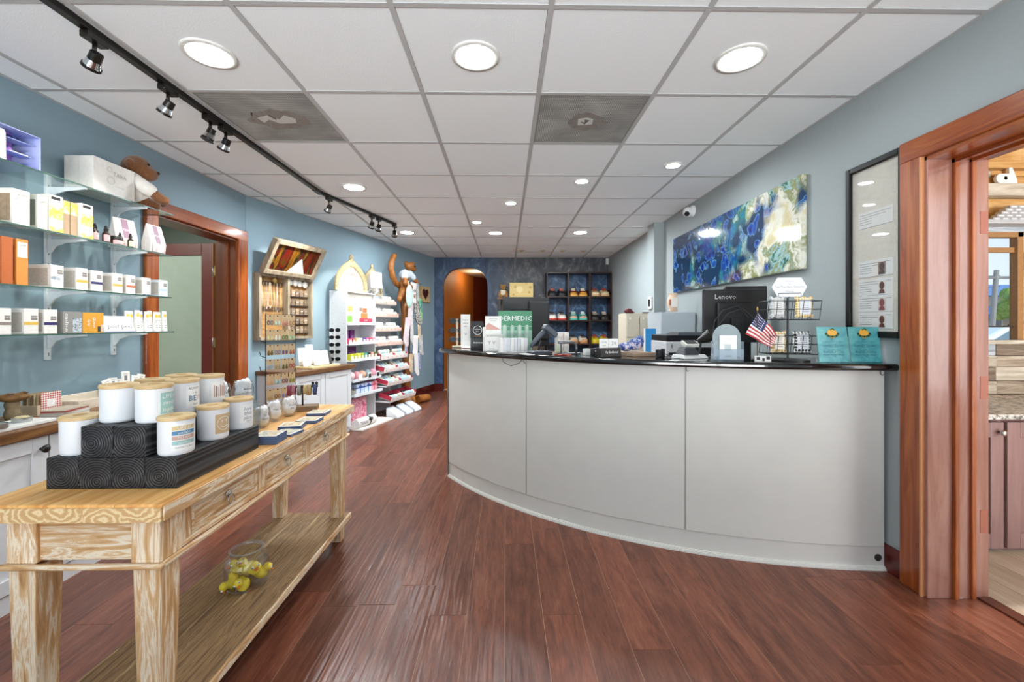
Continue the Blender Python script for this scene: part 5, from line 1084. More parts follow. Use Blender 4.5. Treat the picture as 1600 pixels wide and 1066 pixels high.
blob('brown_top', [((0, 0, .108), (.062, .052, .020)), ((.02, -.03, .125), .012), ((.02, .03, .125), .012), ((.05, 0, .112), (.02, .03, .012))], .006, mat('6d4a1e', .6, var=.25), td)
for s_ in (-1, 1): MB().torus((.030, s_*.03, .128), .008, .002, 12, 6).obj('eye_ring', mat('3a2814', .5), td)
gj = MB().lathe([(.03, 0), (.032, .003), (.032, .06), (.029, .065), (.032, .07), (.032, .12), (.026, .127), (0, .128)], 20).obj('green_bottle', mottled('mint_and_white', [(.42, 'eef2ec'), (.55, 'bfe0c8'), (.7, '9cd0b0')], 9, 2), None, True, loc=(-2.29, 1.905, ZW+.0003)); tag(gj, 'mint and white bottle at the left edge by the frog figurine', 'bottle'); MB().lathe([(.0325, .06), (.0325, .072)], 20).obj('black_band', mat('1c1c1c', .5), gj, True)
cbx = thing('card_box', 'kraft card box with red patterned greeting cards', 'card box', (-2.345, 2.165, ZW), 90)
MB().box(-.06, .06, -.05, .05, 0, .05).obj('box', mat('c9b79a', .6), cbx)
for k in range(7): MB().box(-.055, .055, -.042+.011*k, -.038+.011*k, .05, .105-.003*(k % 3)).obj('card', mat(('a08a68', 'd8c8a8', '8a7250')[k % 3], .6), cbx)
MB().box(-.045, .05, -.0515, -.0502, .012, .11).obj('front_card', patt('red_flowers', 'ece6e2', 'b8483c', 90), cbx); MB().box(-.018, .022, -.0522, -.0515, .035, .075).obj('card_panel', mat('eceae6', .5), cbx)
st_ = thing('booklet_stack', 'stack of booklets with a red cover on the left worktop', 'booklets', (-2.19, 2.135, ZW), 100)
for k in range(6): MB().box(-.075, .075, -.05, .05, .006*k, .006*k+.0052).obj('booklet', mat(('d8d4cc', 'cfcac2', 'e2ded6', 'c4beb4', 'b03a34', 'b9ac98')[k], .5), st_, rot=(0, 0, R(random.uniform(-6, 6))))
wt = thing('wooden_tray', 'long whitewashed wooden tray at the back of the left worktop', 'tray', (-2.32, 2.47, ZW), 90); ww = wood('whitewashed_wood', [(.3, 'cfc0ac'), (.7, 'e6dccd')], (2, 12, 12), .6, .05)
b = MB(); b.box(-.24, .24, -.10, .10, 0, .008); b.box(-.24, .24, -.10, -.09, .008, .05); b.box(-.24, .24, .09, .10, .008, .06); b.box(-.24, -.23, -.09, .09, .008, .05); b.box(.23, .24, -.09, .09, .008, .05); b.obj('tray', ww, wt, bevel=.002)
for k, (yy, xx, z, tl) in enumerate(((2.52, -2.30, .125, -16), (2.55, -2.34, .10, -12), (2.585, -2.36, .12, 0), (2.61, -2.33, .095, 4), (2.635, -2.37, .105, -6), (2.665, -2.36, .15, 3), (2.655, -2.30, .125, 8), (2.69, -2.31, .13, 14))):
    cdn = MB().box(-.023, .023, -.002, .002, 0, z).obj('price_card', mat('ebe7e0', .5), None, loc=(xx, yy, ZW+.0085), rot=(R(-8), R(tl), R(75))); tag(cdn, 'white earring card standing in the whitewashed tray, %s' % ('leftmost and leaning left', 'second from the left', 'third from the left and tall', 'fourth from the left', 'fifth from the left', 'tallest at the back', 'second from the right', 'rightmost and leaning right')[k], 'card', 'cards in the whitewashed tray')
    MB().box(-.008, .008, -.0027, -.002, z*.62, z*.82).obj('print', inkg, cdn); MB().box(-.012, .012, -.0027, -.002, z*.88, z*.9).obj('print', inkg, cdn)
# ================================================================ CONSOLE TABLE WITH CANDLES
teak_s = [(.26, '9a6c42'), (.40, 'cb9d69'), (.49, 'dfb888'), (.55, 'f7ead2'), (.62, 'dab181'), (.71, 'fcf3e2')]
teak_y = wood('whitewashed_teak_long', teak_s, (16, 1.6, 16), .6, .35, 2.3, 9, 1.4, .06)
teak_x = wood('whitewashed_teak_cross', teak_s, (1.6, 16, 16), .6, .35, 2.3, 9, 1.4, .06)
teak_z = wood('whitewashed_teak_upright', teak_s, (16, 16, 1.6), .6, .35, 2.3, 9, 1.4, .06)
top_s = wood('teak_top_boards', [(.22, 'a66c30'), (.42, 'd69a54'), (.58, 'eebb76'), (.78, 'f8d6a2')], (11, 1.0, 11), .5, .12, 2.0, 8, .8, .07)
shelf_s = wood('worn_teak_shelf', [(.26, '4a3522'), (.40, '7a5c3c'), (.50, 'a5845a'), (.56, '6f5236'), (.64, 'b39468'), (.74, 'd2b98c')], (22, 1.1, 22), .65, .4, 2.4, 9, .9, .10)
tb_ = thing('console_table', 'long whitewashed wooden console table with drawers and a low shelf', 'table', (0, 0, 0))
TX0, TX1, TY0, TY1, TZ = -1.36, -.875, 1.09, 2.445, .75
nb = 4
for i in range(nb):
    x0 = TX0+(TX1-TX0)*i/nb; x1 = TX0+(TX1-TX0)*(i+1)/nb
    MB().box(0, x1-x0-.0006, 0, TY1-TY0, 0, .044).obj('top_board', [top_s], tb_, bevel=.003, loc=(x0, TY0, TZ-.044))
# end grain rings on the near edge, pale worn lip along the aisle
rg, nt, p = nodes('end_grain_rings'); L = nt.links.new; t = N(nt, 'TexCoord'); mp = N(nt, 'Mapping'); L(t.outputs['Object'], mp.inputs[0]); mp.inputs['Scale'].default_value = (1, 1, 1.6)
wv = N(nt, 'TexWave', wave_type='RINGS', rings_direction='Y', i_Scale=17.0, i_Distortion=7.0, i_Detail=4.0); wv.inputs['Detail Scale'].default_value = 2.0; L(mp.outputs[0], wv.inputs['Vector'])
r = ramp(nt, [(.1, 'd0a570'), (.55, 'd9b480'), (.9, 'ecd2a2')]); L(wv.outputs['Fac'], r.inputs[0]); L(r.outputs[0], p.inputs['Base Color']); p.inputs['Roughness'].default_value = .6
for i in range(5):
    x0 = TX0+(TX1-TX0)*i/5; dx, dz = random.uniform(-.04, .04), random.uniform(-.02, .02); MB().box(-.0485-dx, .0485-dx, -.006, .0, -.019-dz, .017-dz).obj('end_grain', rg, tb_, loc=(x0+.0485+dx, TY0, TZ-.024+dz))
MB().box(TX1, TX1+.006, TY0, TY1, TZ-.042, TZ-.004).obj('edge_lip', teak_y, tb_, bevel=.002)
LX = [(-1.295, -1.225), (-.975, -.905)]; LY = [(1.12, 1.19), (2.345, 2.415)]
for i, (a0, a1) in enumerate(LX):
    for j, (c0, c1) in enumerate(LY):
        cxm, cym = (a0+a1)/2, (c0+c1)/2
        MB().box(a0-.003, a1+.003, c0-.003, c1+.003, .585, .706).obj('corner_block', teak_z, tb_, bevel=.003)
        MB().frus((cxm-.026, cxm+.026, cym-.026, cym+.026), (cxm-.036, cxm+.036, cym-.036, cym+.036), .0, .575).obj('leg', teak_z, tb_, bevel=.004)
for c0, c1 in ((1.128, 1.15), (2.385, 2.407)): MB().box(-1.225, -.975, c0, c1, .59, .706).obj('end_apron', teak_x, tb_, bevel=.002)
MB().box(-1.287, -1.265, 1.19, 2.345, .59, .706).obj('back_apron', teak_y, tb_)
# aisle side: rails, stiles and three drawers with ring pulls
MB().box(-.935, -.908, 1.193, 2.342, .584, .602).obj('lower_rail', teak_y, tb_, bevel=.002); MB().box(-.935, -.908, 1.193, 2.342, .692, .706).obj('upper_rail', teak_y, tb_)
for y0, y1 in ((1.193, 1.235), (1.565, 1.61), (1.93, 1.975), (2.315, 2.342)): MB().box(-.935, -.906, y0, y1, .602, .692).obj('stile', teak_z, tb_, bevel=.002)
for y0, y1 in ((1.237, 1.563), (1.612, 1.928), (1.977, 2.313)):
    d = MB().box(-.94, -.914, y0, y1, .604, .690).obj('drawer', teak_y, tb_, bevel=.002)
    f = MB(); 
    for a in ((y0, y0+.012, .604, .69), (y1-.012, y1, .604, .69), (y0+.012, y1-.012, .604, .614), (y0+.012, y1-.012, .68, .69)): f.box(-.914, -.909, a[0], a[1], a[2], a[3])
    f.obj('drawer_bead', teak_y, d, bevel=.0015); ym = (y0+y1)/2
    MB().ball((-.908, ym, .655), (.006, .014, .014), 12, 8).obj('backplate', mat('c6c4be', .25, .9), d, True); MB().torus((0, 0, 0), .015, .0022, 18, 6, Matrix.Translation((-.900, ym, .638)) @ Matrix.Rotation(PI/2, 4, 'Y') ).obj('ring_pull', mat('c6c4be', .25, .9), d, True)
# moulding that runs round under the drawers
for a in ((-1.312, -.888, 1.103, 1.118), (-1.312, -.888, 2.417, 2.432), (-.903, -.888, 1.118, 2.417), (-1.312, -1.297, 1.118, 2.417)): MB().box(*a, .574, .588).obj('moulding', teak_x if a[1]-a[0] > .1 else teak_y, tb_, bevel=.005)
for a in ((-1.297, -1.09), (-1.09, -.903)):
    pass
# low shelf boards
for i in range(3):
    x0 = -1.285+.133*i; MB().box(0, .132, 0, 2.42-1.125, 0, .028).obj('shelf_board', shelf_s, tb_, bevel=.003, loc=(x0, 1.125, .112))
MB().box(-.887, -.879, 1.125, 2.42, .112, .141).obj('shelf_edge', teak_y, tb_, bevel=.002)
# ---- black charred timbers stacked on the table
bt, nt, p = nodes('black_stained_timber'); L = nt.links.new; t = N(nt, 'TexCoord'); oi = N(nt, 'ObjectInfo')
cx_ = N(nt, 'CombineXYZ'); mrx = N(nt, 'MapRange'); mrx.inputs[3].default_value = -.02; mrx.inputs[4].default_value = .02; L(oi.outputs['Random'], mrx.inputs[0]); L(mrx.outputs[0], cx_.inputs[0])
ms = N(nt, 'Math', operation='FRACT'); ml = N(nt, 'Math', operation='MULTIPLY'); ml.inputs[1].default_value = 7.3; L(oi.outputs['Random'], ml.inputs[0]); L(ml.outputs[0], ms.inputs[0]); mrz = N(nt, 'MapRange'); mrz.inputs[3].default_value = -.02; mrz.inputs[4].default_value = .025; L(ms.outputs[0], mrz.inputs[0]); L(mrz.outputs[0], cx_.inputs[2])
ad = N(nt, 'VectorMath', operation='ADD'); L(t.outputs['Object'], ad.inputs[0]); L(cx_.outputs[0], ad.inputs[1])
mp = N(nt, 'Mapping'); mp.inputs['Scale'].default_value = (1, .12, 1); L(ad.outputs[0], mp.inputs[0])
wv = N(nt, 'TexWave', wave_type='RINGS', rings_direction='Y', i_Scale=46.0, i_Distortion=1.6, i_Detail=2.0); L(mp.outputs[0], wv.inputs['Vector'])
r = ramp(nt, [(.15, '09090b'), (.6, '151518'), (.95, '3e3e42')]); L(wv.outputs['Fac'], r.inputs[0]); L(r.outputs[0], p.inputs['Base Color']); p.inputs['Roughness'].default_value = .45
bp = N(nt, 'Bump', i_Strength=.35, i_Distance=.004); L(wv.outputs['Fac'], bp.inputs['Height']); L(bp.outputs[0], p.inputs['Normal'])
bw_ = .0905; tim = MB().box(-.0448, .0448, 0, .392, -.0435, .0435).mesh('timber', bt)
BX = [-1.281+bw_*(i+.5) for i in range(4)]
lbs = ('leftmost black timber of the bottom row', 'second black timber from the left in the bottom row', 'third black timber from the left in the bottom row', 'rightmost black timber of the bottom row, along the aisle')
def timber(x, z, lb, y=1.196):
    o = tag(inst('timber', tim, None, (x, y, z+.0439)), lb, 'timber', 'black timbers stacked on the table'); md = o.modifiers.new('b', 'BEVEL'); md.width = .002; md.segments = 1; return o
for x, lb in zip(BX, lbs): timber(x, TZ, lb)
timber(BX[1]+.004, TZ+.0876, 'left black timber of the upper row'); timber(BX[2]+.004, TZ+.0876, 'right black timber of the upper row')
for (x, z, a) in ((BX[1]+.004, TZ+.095, 60), ): pass
# ---- white candles with wooden lids
cw_ = mat('e9ebee', .35, var=.01); lidw = wood('pale_lid_wood', [(.3, 'c9a772'), (.7, 'e2c899')], (2, 14, 14), .5, .05, 2, 5, .4, .05)
wick = .043
def candle(x, y, z, lb, rot=-12, h=.098, label=None):
    t = thing('candle_jar', lb, 'candle', (x, y, z+.0006), 0, 'white candles with wooden lids')
    rr = .0435
    MB().lathe([(rr*.90, 0), (rr*.97, .003), (rr, .010), (rr*1.01, h)], 36).obj('jar', cw_, t, 40)
    l = MB().lathe([(rr*1.0, h), (rr*1.06, h+.001), (rr*1.06, h+.009), (rr*1.02, h+.011), (0, h+.011)], 36).obj('lid', lidw, t, 40)
    MB().lathe([(rr*.38, h+.0112), (rr*.34, h+.0125), (0, h+.0125)], 20).obj('lid_recess', mat('c09a62', .5), l)
    a = R(rot)
    if label: label(t, rr*1.012, a, h)
    return t
def strip(t, rr, a, half, z0, z1, m, nm='label', k=.0004): MB().lathe([(rr+k, z0), (rr+k, z1)], 14, a0=a-half/rr, a1=a+half/rr).obj(nm, m, t, True)
papl = mat('f2f2f0', .5); tq = mat('9cc4c0', .5); bl_ = mat('4f86ac', .5); tan_ = mat('cdb088', .5); pk_ = mat('c9a394', .5); gold_ = mat('d9c08a', .5)
def L_sweet(t, rr, a, h):
    strip(t, rr, a, .029, .022, .088, papl); strip(t, rr, a, .027, .024, .086, tq, 'label_field', .0007)
    for s_, z, sz, sh in (('LIFE is', .074, .017, 0), ('sweeter', .056, .019, .3), ('together', .036, .017, .3)): txt(s_, sz, inkw, t, 0, z, cyl=(rr+.0012, a), shear=sh, width=.046)
def L_just(t, rr, a, h):
    strip(t, rr, a, .031, .014, .090, papl)
    for z0, c_, s_ in ((.072, gold_, 'LIFE IS'), (.058, bl_, 'available'), (.044, pk_, 'JUST ADD'), (.030, tq, 'sunshine')):
        strip(t, rr, a, .029, z0, z0+.0115, c_, 'label_band', .0007); txt(s_, .011, inkw, t, 0, z0+.0056, cyl=(rr+.0012, a), shear=.3 if s_[0].islower() else 0, width=.034)
    txt('CHESTNUT & SPICE', .006, inkg, t, 0, .022, cyl=(rr+.001, a), width=.046)
def L_smile(t, rr, a, h):
    strip(t, rr, a, .028, .018, .084, papl); strip(t, rr, a, .0265, .020, .082, tan_, 'label_field', .0007)
    def arcp(r0, a0, a1, n): return [(r0*math.cos(a0+(a1-a0)*i/n), r0*math.sin(a0+(a1-a0)*i/n)) for i in range(n+1)]
    def wrap(pts): return [((rr+.0012)*math.cos(a+x/rr), (rr+.0012)*math.sin(a+x/rr), .052+z) for x, z in pts]
    b = MB(); b.tube(wrap(arcp(.021, 0, 2*PI, 28)), .0008, 5); b.tube(wrap(arcp(.012, PI*1.15, PI*1.85, 10)), .0009, 5)
    for s_ in (-1, 1): b.tube(wrap([(s_*.007, .004), (s_*.007, .011)]), .001, 5)
    b.obj('smiley', inkw, t)
def L_place(t, rr, a, h):
    strip(t, rr, a, .028, .024, .086, papl)
    for s_, z in (('love', .072), ('this', .056), ('place', .040)): txt(s_, .019, mat('6a7f8c', .6), t, -.002, z, cyl=(rr+.001, a), shear=.3, width=.03)
    txt('coastal', .007, inkg, t, 0, .029, cyl=(rr+.001, a))
def L_be(t, rr, a, h):
    strip(t, rr, a, .028, .020, .088, papl); txt('ALWAYS', .011, inkg, t, -.004, .080, cyl=(rr+.001, a), width=.036); txt('- & -', .010, inkg, t, 0, .066, cyl=(rr+.001, a)); txt('BE', .024, mat('7f98a8', .5), t, -.010, .048, cyl=(rr+.001, a), bold=.0008); txt('YOU', .024, mat('c08a8a', .5), t, .016, .048, cyl=(rr+.001, a), width=.02); txt('kind', .010, inkg, t, 0, .030, cyl=(rr+.001, a))
def L_bars(t, rr, a, h):
    strip(t, rr, a, .030, .022, .086, papl)
    for k in range(7): strip(t, rr, a+(k-3)*.0072/rr, .0018+.0008*(k % 2), .034, .074-.004*(k % 3), mat(('c99a8c', '8c8480', 'd8b0a0')[k % 3], .5), 'label_bar', .0007)
    strip(t, rr, a+.022/rr, .006, .03, .078, mat('dcb4ac', .5), 'label_bar', .0007)
ZT2 = TZ+.0874; ZT3 = TZ+.175
candle(-1.237, 1.248, ZT2, 'plain white candle on the leftmost bottom timber', 150)
candle(-1.143, 1.268, ZT3, 'plain white candle at the front left of the upper timbers', 150)
candle(-1.036, 1.262, ZT3, 'white candle with teal label at the front right of the upper timbers', 2, label=L_sweet)
candle(-1.042, 1.378, ZT3, 'white candle with blue and rose letters, second on the right upper timber', -4, label=L_be)
candle(-1.040, 1.498, ZT3, 'white candle with a striped pink label at the back of the upper timbers', -8, label=L_bars)
candle(-1.142, 1.385, ZT3, 'white candle half hidden behind the teal labelled one', 150); candle(-1.140, 1.503, ZT3, 'white candle at the back left of the upper timbers', 150)
candle(-.957, 1.243, ZT2, 'white candle with four coloured label bands nearest the aisle corner', -28, label=L_just)
candle(-.958, 1.398, ZT2, 'white candle with tan smiley label on the aisle timber', -14, label=L_smile)
candle(-.960, 1.535, ZT2, 'white candle with script lettering at the end of the aisle timber', -18, label=L_place)
# ---- stemless glasses stuffed with white tissue on a clear riser and on the table
gcl = glass('clear_glassware', (.97, .975, .98), gl=.075); tis = mat('fafafa', .8, var=.03, bump=.4, bscale=45)
rs = thing('clear_riser', 'clear acrylic box carrying two stuffed glasses', 'riser', (-1.10, 1.715, TZ+.0004)); b = MB()
b.box(-.055, .055, -.105, .105, .130, .134); b.box(-.055, -.052, -.105, .105, 0, .130); b.box(.052, .055, -.105, .105, 0, .130); b.box(-.052, .052, .102, .105, 0, .13); b.obj('box', glass('acrylic_riser', (.93, .95, .96), gray=.06), rs)
def stemless(x, y, z, lb, words, rot, sc=1.0, heart=False):
    t = thing('wine_glass', lb, 'glass', (x, y, z+.0006), 0, 'glasses stuffed with white tissue'); t.scale = (sc, sc, sc)
    MB().lathe([(.0, 0), (.021, .0), (.026, .004), (.037, .022), (.042, .045), (.040, .07), (.034, .098), (.0325, .098), (.0385, .07), (.0405, .045), (.0355, .023), (.025, .006), (0, .004)], 28).obj('glass', gcl, t, True)
    random.seed(hash(lb) % 999 if False else int(x*1000) % 77+int(y*1000))
    blob('tissue', [((0, 0, .043), (.033, .033, .036))]+[((.018*math.cos(k*1.3), .018*math.sin(k*1.3), .078+.008*math.sin(k*2.1)), (.015, .012, .024)) for k in range(5)], .0045, tis, t, 1)
    a = R(rot)
    for k, (s_, sz) in enumerate(words): txt(s_, sz, mat('232026', .5, var=0), t, 0, .066-.017*k, cyl=(.0425, a), shear=.25)
    if heart: MB().lathe([(0, -.009), (.007, .002), (.006, .006), (.002, .006), (0, .003)], 14, X=Matrix.Translation((.0425*math.cos(a), .0425*math.sin(a), .034))).obj('heart', mat('8c2230', .5), t, True)
stemless(-1.115, 1.665, TZ+.134, 'stuffed glass with a dark heart and script on the riser, left', [('better', .018)], -40, .95, True)
stemless(-1.085, 1.765, TZ+.134, 'stuffed glass with script lettering on the riser, right', [('wine', .017), ('o\'clock', .015)], -38, .95)
stemless(-1.085, 1.895, TZ, 'stuffed glass nearest the black timbers on the table', [('Sip', .015), ('Girls', .017)], -40, .92)
stemless(-1.10, 2.025, TZ, 'middle stuffed glass of the three on the table', [('love it', .016)], -42, .92); stemless(-1.085, 2.135, TZ, 'stuffed glass next to the bracelet stand', [('beach', .014), ('life', .017)], -42, .92)
# ---- coasters
def coasters(x, y, n, rz, k, lb):
    t = thing('coaster_stack', lb, 'coasters', (x, y, TZ+.0004), rz, 'printed coasters on the table')
    for i in range(n): MB().box(-.046, .046, -.046, .046, .0046*i, .0046*i+.0042).obj('coaster', mat(('4a5f86', '5f7296')[i % 2], .5), t, rot=(0, 0, R(random.uniform(-3, 3))))
    z = .0046*n-.0002; MB().box(-.045, .045, -.045, .045, z, z+.0006).obj('white_face', mat('eeeae2', .4), t)
    MB().box(-.036, .036, -.034, .036, z+.0006, z+.0009).obj('picture', mottled('coaster_picture_%d' % k, [(.3, ('3a6a8a', 'b0522c', '6a8a9a', '8a6a3a', '4a6a3a')[k % 5]), (.5, 'e0d4b4'), (.62, ('d08a4a', 'd8b040', '3a5a7a', 'c8a070', 'b04a3a')[k % 5])], 25, 4, 1), t)
coasters(-.925, 1.668, 7, 4, 0, 'tall stack of blue-edged coasters beside the black timber'); coasters(-.918, 1.79, 2, -8, 2, 'pair of blue coasters in front of the tall stack'); coasters(-.945, 1.885, 4, 12, 1, 'coasters with a red and gold picture in the row'); coasters(-.925, 2.01, 3, 2, 3, 'coasters with a tan picture in the row'); coasters(-.955, 2.175, 3, 5, 4, 'coasters at the far end of the row by the bracelet stand')
# ---- bracelet stand and bracelets
bs = thing('bracelet_stand', 'wooden block with a black T-bar for bracelets', 'display stand', (-1.085, 2.275, TZ+.0004), 18)
MB().box(-.075, .075, -.045, .045, 0, .026).obj('block', wood('grey_brown_block', [(.3, '7a5c40'), (.7, 'a08462')], (2, 12, 12), .6, .1), bs, bevel=.002)
MB().cyl((0, 0, .026), (0, 0, .125), .0045, n=10).obj('post', mat('1c1c20', .4), bs); MB().cyl((-.075, 0, .128), (.075, 0, .128), .008, n=12).obj('bar', mat('1c1c20', .4), bs)
for k, (dx, c_, lb) in enumerate(((-.062, '8a3a48', 'rose red bracelet at the left end of the T-bar'), (-.042, 'b06a78', 'dusty pink bracelet on the T-bar'), (-.016, '8c8a80', 'grey bracelet just left of the post'), (.014, 'c2a878', 'straw coloured bracelet just right of the post'), (.034, 'b49a6c', 'tan bracelet on the right of the T-bar'), (.060, '3a4a72', 'navy bracelet at the right end of the T-bar'))):
    pos = Matrix.Rotation(R(18), 4, 'Z') @ Vector((dx, 0, .1085))+Vector((-1.085, 2.275, TZ))
    t = thing('bracelet', lb, 'bracelet', tuple(pos), 18, 'bracelets on the T-bar')
    for q in range(3): MB().torus((0, 0, 0), .026, .0032, 20, 6, Matrix.Translation((-.006+.006*q, 0, 0)) @ Matrix.Rotation(PI/2, 4, 'Y')).obj('strand', mat(c_, .6, var=.2, bscale=300), t, True)
    if k in (1, 3): MB().box(-.006, .008, -.03, -.029, -.05, -.018).obj('price_tag', mat('eeeeea', .5), t)
    if k == 5:
        for s_ in (-1, 1): MB().ball((s_*.009, -.005, .036), .008).obj('pompom', mat('161a26', .6), t, True)
# ---- earring rack with cards
e0 = Vector((-1.275, 2.285, TZ)); er = 58
ek = thing('earring_rack', 'tall thin black wire rack of earring cards on the table', 'display rack', (-1.238, 2.345, TZ+.0004), er)
wk = mat('161616', .4, .4); hw = .082; tp = .515
b = MB(); b.tube([(-hw, 0, 0), (-hw, 0, tp), (hw, 0, tp), (hw, 0, 0)], .0025, 6); b.obj('frame', wk, ek)
b = MB(); b.tube([(-hw, -.045, .0025), (-hw, .045, .0025)], .0025, 6); b.tube([(hw, -.045, .0025), (hw, .045, .0025)], .0025, 6); b.obj('foot', wk, ek)
rowz = [.505, .425, .345, .265, .185, .105]
for z in rowz: MB().tube([(-hw, 0, z), (hw, 0, z)], .002, 6).obj('crossbar', wk, ek)
for z in (.36, .28, .20): MB().tube([(-hw, 0, z), (-hw, .05, z+.01), (-hw, .058, z+.03)], .002, 6).obj('side_hook', wk, ek)
cardm = mat('c6ab84', .6); ecols = ('5a5a62', 'bcd4c8', 'c07a6a', 'b88a5a', 'd8d4a0', 'dfe0d0', '4a7a3a', '9cc8a0', '6a5a2a', '8a86a8', '6a5a7a', 'b06a50', '8ab0d0', '9a8a6a', '5a5a2c', 'a83a40', 'd0a888', '9cc4d0', '6a4a6a', '8a8a2c', 'b49a6a', '8a6a4a', '7a7ab0', 'c0a0a0')
RE = Matrix.Translation((-1.238, 2.345, TZ)) @ Matrix.Rotation(R(er), 4, 'Z')
ordn = ('first', 'second', 'third', 'fourth'); rown = ('top', 'second', 'third', 'fourth', 'fifth', 'bottom')
for r_, z in enumerate(rowz):
    for c_ in range(4):
        p_ = RE @ Vector((-.061+.0407*c_, -.0045, z+.004))
        t = thing('earring_card', '%s earring card in the %s row of the wire rack' % (ordn[c_], rown[r_]), 'earrings', tuple(p_), er+random.uniform(-4, 4), 'earring cards on the wire rack')
        MB().box(-.018, .018, -.0008, .0008, -.056, .002).obj('card', cardm, t); MB().lathe([(.004, 0), (0, .0004)], 10, X=Matrix.Translation((0, -.001, -.004)) @ Matrix.Rotation(PI/2, 4, 'X')).obj('hang_hole', mat('201c18', .6), t)
        k = r_*4+c_; em = mat(ecols[k], .3)
        for s_ in (-1, 1):
            if k % 3 == 0: MB().torus((0, 0, 0), .007, .0018, 14, 6, Matrix.Translation((s_*.009, -.003, -.040)) @ Matrix.Rotation(PI/2, 4, 'X'), 1, 1.4).obj('earring', em, t, True)
            elif k % 3 == 1: MB().ball((s_*.009, -.003, -.042), (.0065, .002, .012), 10, 8).obj('earring', em, t, True)
            else: MB().lathe([(0, -.058), (.007, -.05), (.003, -.032), (0, -.026)], 10, c=(s_*.009, -.003, 0)).obj('earring', em, t, True)
# ---- jar of rubber ducks on the low shelf
jr = thing('glass_jar', 'round clear glass jar on the low table shelf', 'jar', (-1.065, 1.755, .1405))
MB().lathe([(0, 0), (.068, 0), (.077, .008), (.081, .03), (.081, .09), (.074, .112), (.060, .122), (.060, .142), (.064, .147), (.060, .152), (.055, .148), (.055, .122), (.070, .108), (.077, .088), (.077, .03), (.072, .012), (0, .006)], 40).obj('glass', gcl, jr, True)
MB().torus((0, 0, .148), .060, .004, 36, 8).obj('rim', glass('jar_rim', (.9, .93, .95), gray=.12), jr, True)
ym_ = mat('f6e03c', .4, var=.05)
dk_body = blob('body', [((0, 0, 0), (.026, .020, .018)), ((-.022, 0, .010), (.012, .010, .010)), ((.012, 0, .026), .0155), ((.0, .017, .003), (.014, .006, .010)), ((.0, -.017, .003), (.014, .006, .010))], .0035, ym_); dmesh = dk_body.data; bpy.data.objects.remove(dk_body)
bill = MB().ball((.030, 0, .023), (.008, .007, .003), 10, 6).mesh('bill', mat('e07a28', .4), True); eye = MB().ball((.023, .009, .032), .0042, 10, 8).ball((.023, -.009, .032), .0042, 10, 8).mesh('eyes', mat('f4f4f4', .3), True); pup = MB().ball((.026, .0105, .0325), .0022, 8, 6).ball((.026, -.0105, .0325), .0022, 8, 6).mesh('pupils', mat('1a4a7a', .3), True)
dl = ('lying at the front left of the jar', 'lying at the front right of the jar', 'at the back left of the jar', 'on top in the middle of the jar', 'at the back right of the jar', 'on top at the right of the jar', 'in the middle of the jar bottom')
for k, (x, y, z, rx, ry, rz) in enumerate(((-.035, -.032, .031, 20, 80, -120), (.018, -.048, .028, 40, 10, -60), (-.030, .030, .032, 10, 10, 190), (.005, -.008, .072, 30, -20, -80), (.042, .022, .034, 0, 30, 30), (.035, -.005, .066, 15, 15, -40), (-.036, .0, .070, -20, 10, -130))):
    t = inst('rubber_duck', dmesh, None, (-1.065+x, 1.755+y, .1405+z), (R(rx), R(ry), R(rz))); tag(t, 'yellow rubber duck '+dl[k], 'rubber duck', 'rubber ducks in the glass jar'); t.scale = (1.12, 1.12, 1.12)
    inst('bill', bill, t); e_ = inst('eyes', eye, t); inst('pupils', pup, t)
# ================================================================ DISPLAYS ALONG THE SLANTED WALL
# ---- low white cabinet with dark wooden top
c = thing('base_cabinet', 'white base cabinet under the jewellery wall box', 'cabinet', AW(.12, 0, 0), ARZ)
MB().box(0, .84, -.42, -.002, 0, .715).obj('body', cabw, c)
for i in range(2):
    x0, x1 = .42*i+.004, .42*i+.416
    d = MB().box(x0, x1, -.436, -.42, .06, .708).obj('door', cabw, c); f = MB(); f.box(x0, x0+.06, -.444, -.436, .06, .708); f.box(x1-.06, x1, -.444, -.436, .06, .708); f.box(x0+.06, x1-.06, -.444, -.436, .06, .12); f.box(x0+.06, x1-.06, -.444, -.436, .648, .708); f.obj('door_frame', cabw, d, bevel=.003)
wt_ = tag(MB().box(.0, .90, -.47, -.002, 0, .042).obj('wooden_worktop', wood('dark_edge_walnut', [(.25, '4a2e18'), (.5, '6f4a2a'), (.75, '8d6640')], (1.2, 14, 14), .4, .1, 1.8, 8, 1, .03), None, bevel=.004, loc=AW(.10, 0, .7155), rot=(0, 0, R(ARZ))), 'dark brown wooden top under the jewellery wall box', 'worktop')
ZA = .7582
